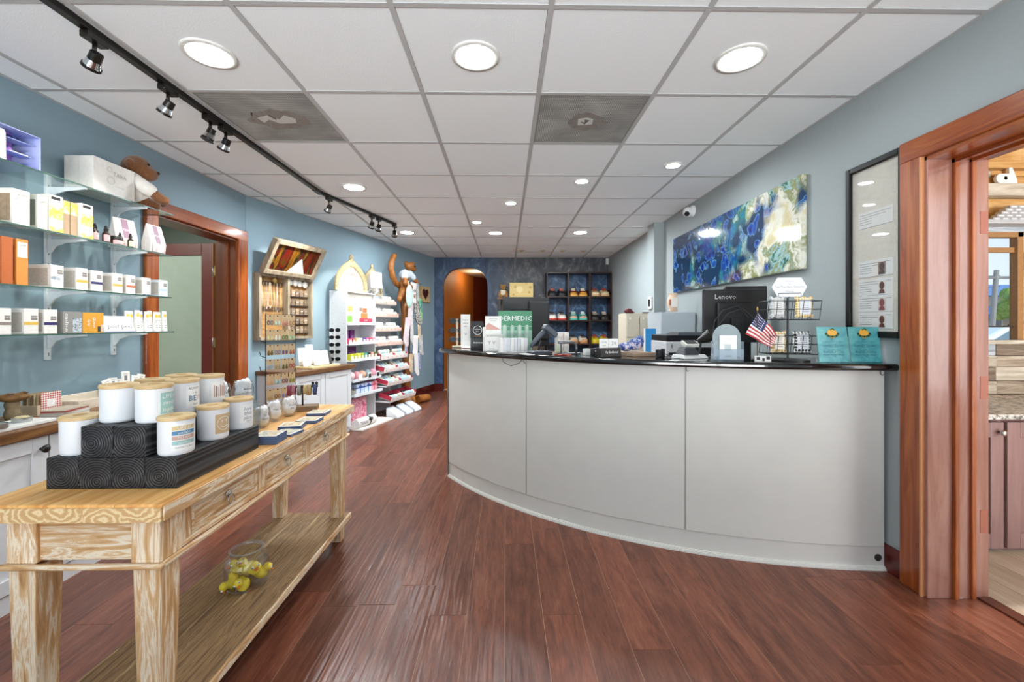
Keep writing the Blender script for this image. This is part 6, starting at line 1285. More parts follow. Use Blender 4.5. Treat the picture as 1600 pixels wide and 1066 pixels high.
# pale wooden board with jewellery cards
bd = tag(MB().box(-.20, .20, -.13, .13, 0, .018).obj('display_board', mat('d9c08e', .5, var=.08), None, bevel=.002, loc=AW(.58, .30, ZA), rot=(0, 0, R(ARZ))), 'pale wooden display board on the dark top', 'board')
for k, (ds, dt, m_, tl, lb) in enumerate(((-.15, .33, 'eeece8', -24, 'white card box at the left front of the display board'), (-.03, .36, 'f0eeea', -26, 'white card box in the middle front of the display board'), (.08, .36, 'efede6', -24, 'white card box with lettering at the right front of the board'), (-.10, .23, 'e8e6e2', -18, 'white card box at the left back of the board'), (.02, .22, 'ecebe8', -18, 'tall white card box at the back of the board'), (.10, .27, '3a3632', -22, 'black card box on the display board'), (.16, .33, '2c2a28', -24, 'black card box at the right end of the board'))):
    h = (.16, .17, .16, .19, .22, .16, .13)[k]
    o = MB().box(-.038, .038, -.008, .008, 0, h).obj('jewellery_card', mat(m_, .5), None, bevel=.001, loc=AW(.58+ds, dt-.015, ZA+.0225), rot=(R(tl), 0, R(ARZ-30))); tag(o, lb, 'card', 'jewellery cards on the display board')
    if k in (1, 2, 4): txt('LUNA', .015, inkg, o, 0, h*.5, -.0086)
    if k == 0: MB().torus((0, 0, 0), .012, .002, 14, 6, Matrix.Translation((0, -.009, h*.5)) @ Matrix.Rotation(PI/2, 4, 'X')).obj('ring', mat('b8b0a0', .3, .8), o)
# column of sunglasses
sgc = thing('sunglasses_column', 'clear post holding five sunglasses beside the white rack', 'display stand', AW(.90, .26, ZA), ARZ-35)
MB().box(-.05, .05, -.05, .05, 0, .008).obj('base', mat('e6e6e4', .4), sgc, bevel=.002); MB().box(-.006, .006, .004, .016, .008, .40).obj('post', mat('e0e0de', .4), sgc)
for k in range(5): MB().box(-.006, .006, -.012, .004, .046+.082*k, .052+.082*k).obj('peg', mat('e0e0de', .4), sgc)
for k in range(5):
    p_ = Vector(AW(.90, .26, ZA+.055+.082*k)) + Matrix.Rotation(R(ARZ-35), 4, 'Z') @ Vector((0, -.014, .004))
    sunglasses(tuple(p_), ARZ-35, ('lowest', 'second lowest', 'middle', 'second highest', 'highest')[k]+' dark sunglasses on the post by the white rack', group='sunglasses on the tall post')
# ---- jewellery wall box with raised lid
jb = thing('jewellery_box', 'grey wooden wall box of necklaces and earrings with a raised picture lid', 'jewellery box', AW(.07, .002, 1.055), ARZ)
gw = wood('grey_barn_wood', [(.25, '6f6250'), (.5, '978973'), (.75, 'b8aa92')], (12, 12, 1.5), .7, .15, 2, 8, .6, .08); bwm = wood('warm_back_wood', [(.25, '7a5026'), (.5, 'a87c48'), (.75, 'cda870')], (3, 12, 10), .6, .1, 2, 8, 1, .05)
BW, BH, BD = .70, .655, .085
for a, nm in (((0, .028, 0, BH), 'side'), ((BW-.028, BW, 0, BH), 'side'), ((.028, BW-.028, 0, .028), 'bottom'), ((.028, BW-.028, BH-.028, BH), 'top'), ((.345, .372, .028, BH-.028), 'divider')): MB().box(a[0], a[1], -BD, 0, a[2], a[3]).obj(nm, gw, jb, bevel=.002)
MB().box(.028, BW-.028, -.012, 0, .028, BH-.028).obj('back_board', bwm, jb)
for z in (.555, .30): MB().box(.035, .34, -.026, -.012, z-.008, z+.03).obj('hook_rail', mat('5a3a22', .6), jb)
gold = mat('c9b48a', .3, .8); silv = mat('d0cfca', .3, .8)
for k in range(9):
    x0 = .06+.031*k; MB().tube([(x0, -.026, .575), (x0, -.036, .572), (x0, -.038, .58)], .0018, 5).obj('hook', mat('3a3634', .4, .6), jb)
def necklace(x, w, l, m, lb):
    p_ = Vector(AW(.07, .002, 1.055)); Rz = Matrix.Rotation(R(ARZ), 4, 'Z')
    t = thing('necklace', lb, 'necklace', tuple(p_+Rz @ Vector((x, -.0405, .573))), ARZ, 'necklaces in the wall box')
    pts = [(-w*.25, 0, 0)]+[(-w+2*w*i/10 if False else w*math.cos(PI+PI*i/10), -.002, -l+w*1.2-w*1.2*math.sin(PI*i/10)) for i in range(11)]+[(w*.25, 0, 0)]
    MB().tube(pts, .0022, 5).obj('chain', m, t, True); MB().ball((0, -.003, -l-.008), (.007, .003, .011), 10, 8).obj('pendant', m, t, True)
for k, (x, w, l, m, lb) in enumerate(((.06, .011, .22, silv, 'first necklace from the left in the wall box'), (.09, .012, .30, gold, 'second necklace from the left in the wall box'), (.122, .010, .25, silv, 'third necklace from the left in the wall box'), (.165, .022, .24, mat('e6dcc4', .4), 'wide pearl coloured necklace in the wall box'), (.215, .012, .33, gold, 'necklace right of the pearl one'), (.25, .010, .28, silv, 'second necklace from the right in the wall box'), (.29, .012, .36, gold, 'rightmost necklace in the wall box'))): necklace(x, w, l, m, lb)
MB().lathe([(.032, 0), (.034, .004), (.02, .006), (0, .007)], 20, X=Matrix.Translation((.225, -.04, .60)) @ Matrix.Rotation(PI/2, 4, 'X')).obj('brass_disc', mat('a8884e', .35, .7), jb, True)
for k in range(4): 
    MB().lathe([(.036, 0), (.036, .004), (0, .005)], 20, X=Matrix.Translation((.412+.068*k, -.045-.004*(k % 2), .60-.004*k)) @ Matrix.Rotation(PI/2, 4, 'X')).obj('white_disc', mat('f2efe8', .5), jb, True)
jc = mat('b09a80', .6)
for r_ in range(5):
    z = .535-.098*r_; MB().box(.374, BW-.03, -.045, -.012, z-.088, z-.080).obj('ledge', mat('2a1c14', .5), jb)
    for q in range(5):
        p_ = Vector(AW(.07, .002, 1.055)) + Matrix.Rotation(R(ARZ), 4, 'Z') @ Vector((.404+.059*q, -.036, z-.0795))
        t = thing('earring_card', '%s card in the %s row of the jewellery wall box' % (('first', 'second', 'third', 'fourth', 'fifth')[q], ('top', 'second', 'middle', 'fourth', 'bottom')[r_]), 'earrings', tuple(p_), ARZ, 'earring cards in the wall box')
        MB().box(-.023, .023, -.002, .0, 0, .068).obj('card', mat(('8d7a66', 'a08a72', '7a6858')[(q+r_) % 3], .6), t)
        for s_ in (-1, 1): MB().ball((s_*.009, -.004, .034), (.006, .003, .010 if r_ % 2 else .007), 8, 6).obj('earring', (gold, silv, mat('e8dcc8', .4))[(q*2+r_) % 3], t, True)
lidX = Matrix.Translation((0, -.105, BH+.004)) @ Matrix.Rotation(R(29), 4, 'X')
LW, LH = .66, .355
ld = MB()
for a in ((0, .04, 0, LH), (LW-.04, LW, 0, LH), (.04, LW-.04, 0, .04), (.04, LW-.04, LH-.04, LH)): ld.box(a[0], a[1], -.03, .03, a[2], a[3], lidX)
ldo = ld.obj('raised_lid', gw, jb, bevel=.002)
pmx, nt, p = nodes('dark_streaked_picture'); t = N(nt, 'TexCoord'); mp = N(nt, 'Mapping'); mp.inputs['Rotation'].default_value = (0, R(25), 0); mp.inputs['Scale'].default_value = (5, 3, .9); nt.links.new(t.outputs['Object'], mp.inputs[0])
n = N(nt, 'TexNoise', i_Scale=1.0, i_Detail=4.0, i_Distortion=1.2); nt.links.new(mp.outputs[0], n.inputs['Vector']); r = ramp(nt, [(.25, '140e0c'), (.38, '4a3410'), (.45, '5e1610'), (.52, '1c1e14'), (.60, '7a5416'), (.70, '44090f')]); nt.links.new(n.outputs['Fac'], r.inputs[0]); nt.links.new(r.outputs[0], p.inputs['Base Color']); p.inputs['Roughness'].default_value = .2
MB().box(.04, LW-.04, -.004, .012, .04, LH-.04, lidX).obj('picture', pmx, ldo)
MB().add([tuple(lidX @ Vector(v)) for v in ((.28, -.012, .042), (.50, -.012, .042), (.40, -.012, .20), (.28, -.008, .042), (.50, -.008, .042), (.40, -.008, .20))], [(0, 1, 2), (5, 4, 3), (0, 3, 4, 1), (1, 4, 5, 2), (2, 5, 3, 0)]).obj('triangle_card', mat('e4e2dc', .5), ldo)
for xx in (.10, LW-.1): MB().cyl((xx, -.105, BH-.01), (xx+.04, -.105, BH-.01), .010, n=10).obj('hinge', mat('6a6050', .4, .6), jb)
MB().box(.02, .05, -.105, -.08, BH-.03, BH+.02).obj('lid_stay', gw, jb); MB().box(LW-.05, LW-.02, -.105, -.08, BH-.03, BH+.02).obj('lid_stay', gw, jb)

# ---- white shop rack with soaps
rk_m = mat('d9dde1', .45)
S0, S1 = 1.045, 1.61; RW = S1-S0
rk = thing('white_rack', 'tall white shop rack of soaps and gift boxes', 'rack', AW(S0, .07, 0), ARZ)
MB().box(0, .014, -.24, 0, 0, 1.615).obj('side_panel', rk_m, rk, bevel=.002); MB().box(RW-.014, RW, -.24, 0, 0, 1.60).obj('side_panel', rk_m, rk, bevel=.002); MB().box(.014, RW-.014, -.012, 0, 0, 1.60).obj('back_panel', rk_m, rk)
for y_ in (-.05, -.2):
    for q in range(9): MB().lathe([(.004, 0), (0, .0004)], 8, X=Matrix.Translation((-.0004, y_, .5+.12*q)) @ Matrix.Rotation(-PI/2, 4, 'Y')).obj('peg_hole', mat('6a7078', .6), rk)
rz_ = [(1.215, .25), (.98, .27), (.785, .30), (.545, .32), (.375, .34)]
for z, d in rz_:
    MB().box(.014, RW-.014, -d, -.012, z-.012, z).obj('shelf', rk_m, rk); MB().box(.0, RW, -d-.008, -d, z-.014, z+.022).obj('shelf_lip', rk_m, rk)
MB().box(-.07, RW+.02, -.50, .0, 0, .018).obj('base_board', mat('e9e2d8', .5), rk, bevel=.002); MB().box(.014, RW-.014, -.25, -.012, 1.59, 1.602).obj('top_board', rk_m, rk)
def RK(x, d, z): return tuple(Vector(AW(S0, .07, z)) + Matrix.Rotation(R(ARZ), 4, 'Z') @ Vector((x, -d, 0)))
# poster of soaps
po = tag(MB().box(-.265, .265, -.003, .003, 0, .36).obj('soap_poster', mat('f4efe2', .5), None, loc=RK(RW/2, .20, 1.2385), rot=(R(0), 0, R(ARZ))), 'glossy poster of colourful soaps at the top of the white rack', 'poster')
for k, (x, z, w, h, c_) in enumerate(((-.08, .20, .09, .06, 'dfe6c0'), (.02, .20, .09, .06, 'e6ddb0'), (-.17, .125, .09, .065, 'd9a460'), (-.07, .135, .08, .05, 'cfe0cc'), (.03, .13, .06, .05, '8a7a70'), (.11, .115, .09, .06, 'dd6a44'), (-.20, .0, .13, .075, '7fb04a'), (-.08, .03, .13, .085, 'b8bcb4'), (.10, .035, .14, .075, 'e07a40'))): MB().box(x-w/2, x+w/2, -.0036, -.003, z, z+h).obj('pictured_soap', mat(c_, .5, var=.15, bscale=60), po)
MB().box(.0, .265, -.0042, -.0036, .0, .045).obj('red_banner', mat('c8344a', .5), po); txt('SOAP', .028, inkw, po, .13, .022, -.0046); txt('bath & body', .024, mat('c87a70', .5), po, -.13, .30, -.0036, shear=.3); txt('fresh', .03, ink, po, -.05, .27, -.0036, shear=.3)
soapc = ('d8486a', 'c0443c', 'b8c85a', 'e6e0d8', '4a3a86', 'd05a9a', 'c83a5a', 'e08a9a')
for k in range(8):
    o = tag(MB().box(-.028, .028, -.03, .03, 0, .062).obj('soap_bar', mat(soapc[k], .45, var=.1, bscale=60), None, bevel=.004, loc=RK(.052+.066*k, .225, .9805), rot=(0, 0, R(ARZ))), '%s soap bar on the second rack shelf, %s from the left' % (('pink', 'red', 'yellow green', 'white', 'violet', 'magenta', 'crimson', 'rose')[k], ('first', 'second', 'third', 'fourth', 'fifth', 'sixth', 'seventh', 'eighth')[k]), 'soap', 'soap bars on the second rack shelf'); MB().box(-.02, .02, -.0306, -.03, .015, .045).obj('wrapper', mat('f0e4dc', .5), o)
pm_ = mat('6a2a72', .45, var=.1)
for k, x in enumerate((.07, .17, .27)): o = carton('purple_box', ('left', 'middle', 'right')[k]+' purple box at the back of the second rack shelf', 'box', RK(x, .09, .9805), (.078, .05, .16), ARZ, pm_, [(-.3, .3, .3, .6, mat('9a5aa0', .5))])
for k, (x, w) in enumerate(((.07, .09), (.24, .17))): carton('purple_box', ('small', 'wide')[k]+' purple box at the back of the third rack shelf', 'box', RK(x, .10, .7855), (w, .05, .15), ARZ, pm_, [(-.3, .3, .3, .6, mat('9a5aa0', .5))])
sc3 = ('c8c83a', 'b8ba36', 'd0c846', 'a8b43c', '3f8f86', '2a2a2e', 'd89a8a', '4a5a24')
for k in range(8):
    o = tag(MB().box(-.028, .028, -.03, .03, 0, .075).obj('soap_bar', mat(sc3[k], .45, var=.1, bscale=60), None, bevel=.004, loc=RK(.052+.066*k, .25, .7855), rot=(0, 0, R(ARZ))), '%s soap bar on the third rack shelf, %s from the left' % (('yellow', 'olive yellow', 'bright yellow', 'lime', 'teal', 'black', 'peach', 'dark green')[k], ('first', 'second', 'third', 'fourth', 'fifth', 'sixth', 'seventh', 'eighth')[k]), 'soap', 'soap bars on the third rack shelf'); MB().box(-.02, .02, -.0306, -.03, .015, .05).obj('wrapper', mat('e6dcc8', .5), o)
for k, c_ in enumerate(('dcc0c0', 'd8929a', 'd0a48a', '8aa0a4', 'd89aa8')):
    t = thing('bath_ball', '%s large bath ball on the fourth rack shelf' % ('pale pink', 'rose', 'peach', 'grey green', 'bright pink')[k], 'bath bomb', RK(.075+.105*k, .24, .5455), ARZ, 'large bath balls on the rack')
    MB().ball((0, 0, .054), .048, 18, 12).obj('ball', mat(c_, .8, var=.12, bscale=70), t, True); MB().lathe([(.022, 0), (.028, .004), (.026, .012)], 14).obj('stand_ring', mat('e4e0dc', .5), t)
for k, x in enumerate((.13, .31, .48)): o = tag(MB().box(-.032, .032, -.002, .002, 0, .075).obj('price_sign', mat('f0f0ee', .5), None, loc=RK(x, .334, .5455), rot=(0, 0, R(ARZ))), ('left', 'middle', 'right')[k]+' small price sign on the fourth rack shelf', 'sign', 'price signs on the rack'); MB().box(-.025, .025, -.0026, -.002, .012, .062).obj('print', mat('f0ece8' if k == 0 else '201c1c', .5), o)
for k, (x, c_, rb, lb) in enumerate(((.20, 'cdd8ee', '2f58a8', 'pale blue gift pack with a blue ribbon'), (.36, 'd0daf0', '2f58a8', 'second pale blue gift pack with a blue ribbon'), (.48, 'e8a8b4', 'd04a5a', 'pink gift pack with a red ribbon'))):
    o = carton('gift_pack', lb+' on the lowest rack shelf', 'gift', RK(x, .22, .3755), (.12 if k == 2 else .145, .12, .115), ARZ, mat(c_, .5, var=.06)); w = .12 if k == 2 else .145
    MB().box(-w/2-.001, w/2+.001, -.0615, .0615, .066, .080).obj('ribbon', mat(rb, .4), o); MB().box(-.007, .007, -.0615, .0615, -.0, .1165).obj('ribbon', mat(rb, .4), o); MB().torus((0, 0, 0), .014, .004, 12, 6, Matrix.Translation((0, -.066, .085)) @ Matrix.Rotation(PI/2, 4, 'X'), 1.6, .8).obj('bow', mat(rb, .4), o, True)
jt = thing('scrub_jar', 'clear jar with metal lid on the lowest rack shelf', 'jar', RK(.08, .26, .3755), ARZ); MB().lathe([(.04, 0), (.043, .005), (.043, .05), (.036, .056)], 20).obj('jar', mat('a8a498', .3), jt, 40); MB().lathe([(.04, .055), (.04, .075), (0, .076)], 20).obj('lid', mat('b8b8b4', .25, .8), jt, 40)
gb = thing('pink_gift_bag', 'pink patterned gift bag standing at the foot of the white rack', 'gift bag', RK(.22, .20, .0185), ARZ); MB().frus((-.14, .14, -.06, .06), (-.14, .14, -.05, .05), 0, .30).obj('bag', mottled('pink_ribbon_print', [(.40, 'd05a78'), (.5, 'eec0cc'), (.62, 'c84a6c'), (.72, 'f4dce0')], 9, 2, 2.5, .5, 0), gb, bevel=.008)
MB().tube([(-.05, -.05, .295), (-.045, -.055, .35), (.045, -.055, .35), (.05, -.05, .295)], .004, 6).obj('handle', mat('d87a90', .5), gb, True)
tw = thing('rolled_towel', 'rolled white towel with black lettering and a dark bow on the base board', 'towel', RK(.12, .40, .0185), ARZ)
MB().cyl((-.17, 0, .052), (.17, 0, .052), .052, n=20).obj('roll', mat('ece8e6', .8, var=.05, bump=.3, bscale=200), tw, 40); MB().lathe([(.054, -.012), (.054, .012)], 20, X=Matrix.Translation((.05, 0, .052)) @ Matrix.Rotation(PI/2, 4, 'Y')).obj('ribbon', mat('3a3032', .5), tw); MB().torus((0, 0, 0), .022, .006, 12, 6, Matrix.Translation((.05, -.052, .075)) @ Matrix.Rotation(PI/2, 4, 'X'), 1.4, .8).obj('bow', mat('3a3032', .5), tw, True); txt('TEXAS', .05, mat('5a4a4c', .6), tw, -.08, .055, -.0535)
# ---- ornate arched frames on top
orn = mat('b5a682', .6, var=.15, bump=.5, bscale=60)
def arch_frame(s, t_, z, w, h, lb, colr, card):
    f = thing('arched_frame', lb, 'ornate frame', AW(s, t_, z), ARZ-12)
    def prof(k, n=24):   # pointed arch outline, scale k
        pts = []
        for i in range(n+1):
            u = i/n; a = u*PI; x = -w/2*math.cos(a); zz = h*(abs(math.sin(a))**.75*.78)+h*.22*max(0, 1-abs(x)/(w*.5))**2.2*1.0
            pts.append((x*k, zz*k))
        return pts
    out, inn = prof(1.0), prof(.80)
    b = MB(); n = len(out)
    for i in range(n-1): b.slab([inn[i], inn[i+1], out[i+1], out[i]], -.014, .014)
    b.obj('arch', mat('a2936f', .55, var=.1), f); mid = prof(.90)
    for i in range(1, n-1): MB().torus((0, 0, 0), w*.035, w*.011, 12, 6, Matrix.Translation((mid[i][0], -.018, mid[i][1])) @ Matrix.Rotation(PI/2, 4, 'X')).obj('scroll', orn, f, True)
    for q in range(5): MB().torus((0, 0, 0), w*.03+.004*q, w*.010, 12, 6, Matrix.Translation(((q % 2-.5)*w*.12, -.018, h*(.86-.02*q))) @ Matrix.Rotation(PI/2, 4, 'X')).obj('scroll', orn, f, True)
    MB().ball((0, 0, h+.012), (w*.07, .016, w*.07)).obj('finial', orn, f, True)
    MB().slab([(-w*.4, 0)]+inn[1:-1]+[(w*.4, 0)], .002, .008).obj('inner_panel', mat(colr, .6), f)
    MB().box(-w/2, w/2, -.016, .016, -.0, .02).obj('foot_rail', orn, f)
    if card:
        for q, (s_, sz, zz) in enumerate((('Bubble & Bath', .032, .62), ('SOAPS', .045, .50), ('bath bombs', .024, .36), ('hand made', .024, .22))): txt(s_, sz, mat(('c8707a', '5a5450', '8a8078', 'b08a70')[q], .5), f, 0, h*zz, .0005, shear=.25 if q != 1 else 0, width=w*(.5, .4, .4, .35)[q])
    else:
        for q in range(9): MB().ball((-.09+.022*q, -.02, .03+.015*(q % 3)), (.016, .012, .016), 10, 6).obj('paper_flower', mat(('d8d4d0', 'b8c4cc', 'c8c0a8')[q % 3], .7), f, True)
arch_frame(1.26, .21, 1.6155, .48, .40, 'large ornate cream arched frame on top of the white rack', 'a69b93', True)
arch_frame(1.80, .12, 1.602, .38, .38, 'smaller ornate arched frame behind a white card', '99948e', False)
wc = tag(MB().box(-.10, .10, -.003, .003, 0, .21).obj('white_card', mat('f6f4f0', .5), None, loc=AW(1.665, .275, 1.70), rot=(R(-4), 0, R(ARZ-10))), 'white card standing in front of the smaller arched frame', 'card')
wc.location = AW(1.70, .27, 1.6185); wc.data.transform(Matrix.Translation((0, 0, .07))); MB().box(-.012, .012, -.002, .006, .0, .075).obj('card_clip', mat('d8d8d4', .4), wc)
txt('Hello', .04, mat('a8a4a0', .5), wc, 0, .22, -.0036, shear=.3); txt('sunshine', .03, mat('a8a4a0', .5), wc, 0, .17, -.0036, shear=.3)
# ---- stepped stand with trays of bath bombs
bst = thing('bath_bomb_stand', 'stepped white stand carrying trays of bath bombs', 'display stand', AW(1.64, .0, 0), ARZ)
lev = [(1.50, .20), (1.325, .24), (1.13, .28), (.94, .32), (.76, .37), (.595, .41), (.42, .46), (.22, .51)]
BWD = .64
MB().box(0, BWD, -.10, -.03, 0, 1.60).obj('back_column', mat('d9dce0', .5), bst)
for z, d in lev: MB().box(0, BWD, -d+.01, -.10, z-.022, z-.006).obj('tier', mat('dfe2e6', .5), bst)
for i, x in enumerate((.01, .24, .46)):
    MB().slab([(0, 0), (.17, 0), (.17, .02), (.15, .05), (0, .13)], 0, .17).obj('floor_step', mat('dfe6ec', .45), bst, bevel=.006, loc=(x, -.44, 0), rot=(0, 0, R(-90)))
redm = mat('b03048', .5); tanm = mat('d8b9ac', .5)
bombm = [mat(c_, .75, var=.04, bscale=90) for c_ in ('d6cfc2', 'cdd2d8', 'dcd5c4', 'a9c6d6', 'b4cdb4')]
bombs = [MB().ball((0, 0, 0), .03, 10, 7).mesh('bath_bomb', m, True) for m in bombm]
blk_l = mat('2c302e', .5)
nB = 0
lname = ('topmost', 'second', 'third', 'fourth', 'fifth', 'sixth', 'seventh', 'lowest')
for li, (z, d) in enumerate(lev):
    for tcol in range(2):
        x0 = .005+.318*tcol; tw_, td_ = .312, .19
        tl = 0 if li < 4 else 6+3*(li-4); tl = min(tl, 14)
        loc = Vector(AW(1.64, 0, z)) + Matrix.Rotation(R(ARZ), 4, 'Z') @ Vector((x0, -d, 0))
        t = thing('bath_bomb_tray', '%s bath bomb tray of the %s level' % (('left', 'right')[tcol], lname[li]), 'tray', tuple(loc), ARZ, 'printed trays of bath bombs'); t.rotation_euler[0] = R(tl)
        MB().box(0, tw_, 0, td_, 0, .004).obj('bottom', mat('e6dcd4', .5), t); MB().box(0, tw_, -.004, 0, -.012, .036).obj('front_panel', mat('e9dcd6', .5) if li > 3 else tanm, t, bevel=.001); MB().box(0, .004, 0, td_, .004, .06 if li > 3 else .04).obj('side_panel', redm if li > 3 else tanm, t); MB().box(tw_-.004, tw_, 0, td_, .004, .06 if li > 3 else .04).obj('side_panel', redm, t); MB().box(0.004, tw_-.004, td_-.004, td_, .004, .05).obj('back_panel', redm, t)
        for q in range(3): MB().lathe([(.007, 0), (0, .0004)], 10, X=Matrix.Translation((.05+.1*q, -.0045, .012)) @ Matrix.Rotation(PI/2, 4, 'X')).obj('printed_dot', mat(('c04a5a', 'd88a90', '30302e')[(q+li) % 3], .5), t)
        M_ = Matrix.Translation(loc) @ Matrix.Rotation(R(ARZ), 4, 'Z') @ Matrix.Rotation(R(tl), 4, 'X')
        if li == 7:
            for q in range(4): MB().box(.03+.07*q, .075+.07*q, .10, .17, .004, .016).obj('dark_slot', blk_l, t)
        rows = 3 if li < 7 else 1
        for rr in range(rows):
            for q in range(5 if rr < 2 else 4):
                zz = .034 if rr < 2 else (.078 if li < 5 else .05)
                yy = (.038+.064*rr) if rr < 2 else .075 if li < 5 else .155
                p_ = M_ @ Vector((.036+.060*q+(.03 if rr == 2 else 0), yy, zz))
                col_ = (nB*7+li) % 3 if li < 4 else (nB*3+li) % 5
                if rr == 0 and li > 4 and tcol == 1: col_ = 3 if q < 4 else 0
                o = inst('bath_bomb', bombs[col_], None, tuple(p_)); o.rotation_euler = (random.random(), random.random(), 0)
                tag(o, '%s bath bomb, %s tray of %s level, %s row, %s from left' % (('cream', 'white', 'ivory', 'pale blue', 'pale green')[col_], ('left', 'right')[tcol], lname[li], ('front', 'middle', 'upper')[rr], ('first', 'second', 'third', 'fourth', 'fifth')[q]), 'bath bomb', 'bath bombs in the trays'); nB += 1
# ---- carved wooden animal on a tall trunk, hung with socks
cvm = wood('carved_wood', [(.25, '5a2e10'), (.45, '8a5222'), (.6, 'a86a2e'), (.8, 'c08a48')], (10, 10, 3), .45, .15, 3, 6, 1, .02)
cv = thing('carved_animal', 'tall carved wooden climbing animal with a raised tail', 'wood carving', AW(2.55, .19, 0), ARZ)
MB().lathe([(.15, 0), (.16, .04), (.14, .12), (.09, .15)], 14).obj('base_log', cvm, cv, 50); MB().cyl((.12, -.13, .065), (.34, -.20, .06), .065, .055, n=12).obj('base_log', cvm, cv, 50)
MB().tube([(0, 0, .1), (.02, 0, .5), (.0, 0, 1.0), (-.03, 0, 1.4), (-.06, 0, 1.62)], .05, 12, [.085, .06, .055, .055, .06]).obj('trunk', cvm, cv, True)
fig = blob('figure', [((-.10, -.02, 1.78), (.085, .075, .10)), ((-.08, -.03, 1.93), (.085, .075, .09)), ((.03, -.05, 2.085), (.085, .07, .068)), ((.09, -.08, 2.055), (.05, .05, .042)), ((-.02, -.01, 2.135), .028), ((.05, -.10, 2.14), .026), ((-.12, -.05, 1.74), (-.26, -.06, 1.58), .062, .045), ((-.02, -.08, 1.76), (.0, -.12, 1.62), .058, .045), ((-.14, -.06, 1.96), (-.22, -.12, 1.82), .045, .038), ((-.22, -.12, 1.82), (-.12, -.16, 1.76), .038, .036), ((.0, -.07, 1.96), (.12, -.12, 1.86), .042, .036), ((-.08, 0, 1.68), (-.05, 0, 1.55), .075, .06)], .014, cvm, cv, 3)
MB().tube([(-.16, 0, 1.76), (-.26, .0, 1.80), (-.36, .0, 1.90), (-.40, .0, 2.0), (-.385, 0, 2.10), (-.33, 0, 2.18), (-.30, 0, 2.21)], .04, 12, [.03, .04, .042, .042, .042, .040, .036]).obj('tail', cvm, cv, True)
blob('shirt', [((-.08, -.035, 1.95), (.098, .088, .075)), ((-.13, -.06, 1.97), (-.18, -.09, 1.91), .056, .054), ((-.01, -.07, 1.97), (.05, -.095, 1.92), .054, .05)], .012, mat('c4ccd6', .8), cv)
for s_ in (-1, 1): MB().ball((.085+.02*s_, -.105+.02*s_, 2.09), .010).obj('eye', mat('1a0e08', .3), cv)
b = MB(); b.tube([(.02, .1, .145), (.02, .06, .6), (.02, .04, 1.86)], .006, 6); b.obj('sock_post', wk, cv, loc=(0, -.11, 0))
for z, hw_ in ((1.84, .26), (1.56, .28), (1.30, .28), (1.05, .26), (.78, .24)): MB().tube([(-hw_, -.01, z), (.02, .03, z), (hw_+.02, -.01, z)], .004, 6).obj('sock_arm', wk, cv, loc=(0, -.11, 0))
def sock(x, z, l, w, m, lb, tilt=0, d=.03, pair=True, foot=1):
    p_ = Vector(AW(2.55, .30, z)) + Matrix.Rotation(R(ARZ), 4, 'Z') @ Vector((x, -d, 0))
    t = thing('sock', lb, 'sock', tuple(p_), ARZ+random.uniform(-14, 14), 'socks hanging on the rail'); t.rotation_euler[1] = R(tilt)
    f = foot
    pts = [(-w/2, 0), (-w/2, -l*.62), (-w/2-.006*f, -l*.72), (-w*.42, -l*.84), (w*.05, -l*.98), (w*.35, -l), (w*.62, -l*.95), (w*.66, -l*.86), (w*.5, -l*.74), (w/2, -l*.6), (w/2, 0)]
    if f < 0: pts = [(-x_, z_) for x_, z_ in reversed(pts)]
    MB().slab(list(reversed(pts)), -.009, .009).obj('knit_body', m, t, bevel=.006, seg=2); MB().box(-w/2-.001, w/2+.001, -.0105, .0105, -.025, .002).obj('cuff', m, t, bevel=.003)
    MB().tube([(0, 0, 0), (0, .008, .012), (0, .016, .008)], .002, 5).obj('hanger', mat('e0e0de', .4), t)
    return t
strp = mottled('zebra_knit', [(.44, '1c1a1a'), (.5, 'e6e2d8'), (.60, '24211f')], 16, 1, 3, .8, .1); whs = mat('d4cfce', .85, var=.04); pks = mottled('pink_white_knit', [(.4, 'd8d0d0'), (.6, 'cdb0b8')], 14); mnt = mottled('mint_print', [(.4, 'cfe8da'), (.55, 'a9d8c4'), (.68, '5f8f80')], 24); grn = mottled('green_blue_knit', [(.4, '9ccf6a'), (.52, '5fb08c'), (.6, '2c5f8a')], 8); tnk = mottled('tan_knit', [(.4, 'e2d2b8'), (.6, 'b88a5a')], 20); blk_ = mottled('blue_grey_knit', [(.4, '8a94b8'), (.6, 'b9bed2')], 16); gyk = mottled('grey_knit', [(.4, 'c2c2c0'), (.6, '8d8d8c')], 20)
pch = thing('mint_pouch', 'round mint printed pouch hanging by the carving', 'pouch', tuple(Vector(AW(2.55, .37, 1.79)) + Matrix.Rotation(R(ARZ), 4, 'Z') @ Vector((-.20, 0, 0))), ARZ, None)
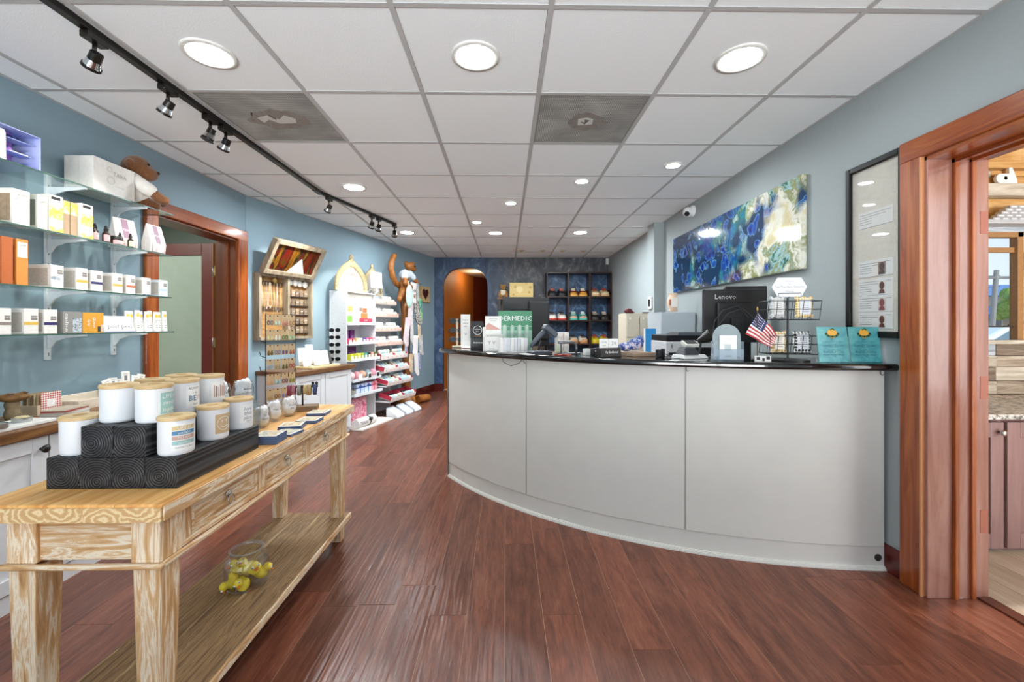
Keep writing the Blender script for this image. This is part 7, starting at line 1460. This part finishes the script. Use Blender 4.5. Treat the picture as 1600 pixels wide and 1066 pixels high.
MB().ball((0, 0, -.17), (.085, .03, .17), 18, 12).obj('pouch', mnt, pch, True); MB().tube([(0, 0, -.01), (0, .02, .03), (.02, .02, .05)], .004, 6).obj('loop', mat('dfeee6', .6), pch)
t = sock(-.02, 1.83, .30, .12, whs, 'white sock with large black lettering at the top of the rail', 4, .035); txt('DO', .075, ink, t, 0, -.12, -.0105, bold=.002); txt('NOT', .055, ink, t, 0, -.19, -.0105)
sock(.10, 1.83, .32, .10, gyk, 'grey and white sock right of the lettered one', -10); sock(.20, 1.60, .36, .10, grn, 'green and blue sock at the right edge of the rail', -8, .03, foot=-1)
sock(.05, 1.55, .36, .12, strp, 'black and white zebra striped sock', -12, .04); sock(-.10, 1.54, .36, .11, pks, 'pink tinged white sock left of the zebra one', 6, .04); sock(.14, 1.29, .36, .09, tnk, 'tan sock below the green and blue one', -8)
sock(-.20, 1.30, .42, .11, pks, 'long pale pink sock beside the bath bomb trays', 10, .05); sock(-.08, 1.29, .40, .11, whs, 'long white sock in the middle of the rail', -6, .035); sock(.20, 1.04, .32, .09, gyk, 'grey sock low on the right of the rail', -4)
sock(-.20, 1.03, .30, .10, blk_, 'blue grey sock low on the left of the rail', 8, .03); sock(.04, 1.04, .36, .10, whs, 'plain white sock low in the middle of the rail', 4, .04); sock(.12, .77, .26, .09, blk_, 'blue grey sock at the bottom right of the rail', -6); sock(-.10, .77, .28, .10, tnk, 'tan patterned sock at the bottom of the rail', 4, .04); sock(.02, .77, .34, .08, whs, 'white sock at the very bottom of the rail', -4, .05)
# ---- heart canvas
hc = thing('heart_canvas', 'small canvas with a dark red heart on the slanted wall', 'picture', AW(3.30, .001, 1.595), ARZ)
MB().box(0, .32, -.035, 0, 0, .265).obj('canvas', mottled('ochre_canvas', [(.35, 'a88a50'), (.6, 'c8b080')], 12), hc, bevel=.002)
hp = [(16*math.sin(a)**3, 13*math.cos(a)-5*math.cos(2*a)-2*math.cos(3*a)-math.cos(4*a)) for a in [2*PI*i/30 for i in range(30)]]
MB().slab([(.16+x*.0066, .145+z*.0066) for x, z in hp], -.040, -.035).obj('heart', mat('3c0f14', .5), hc)

bpy.data.scenes.remove(TS)
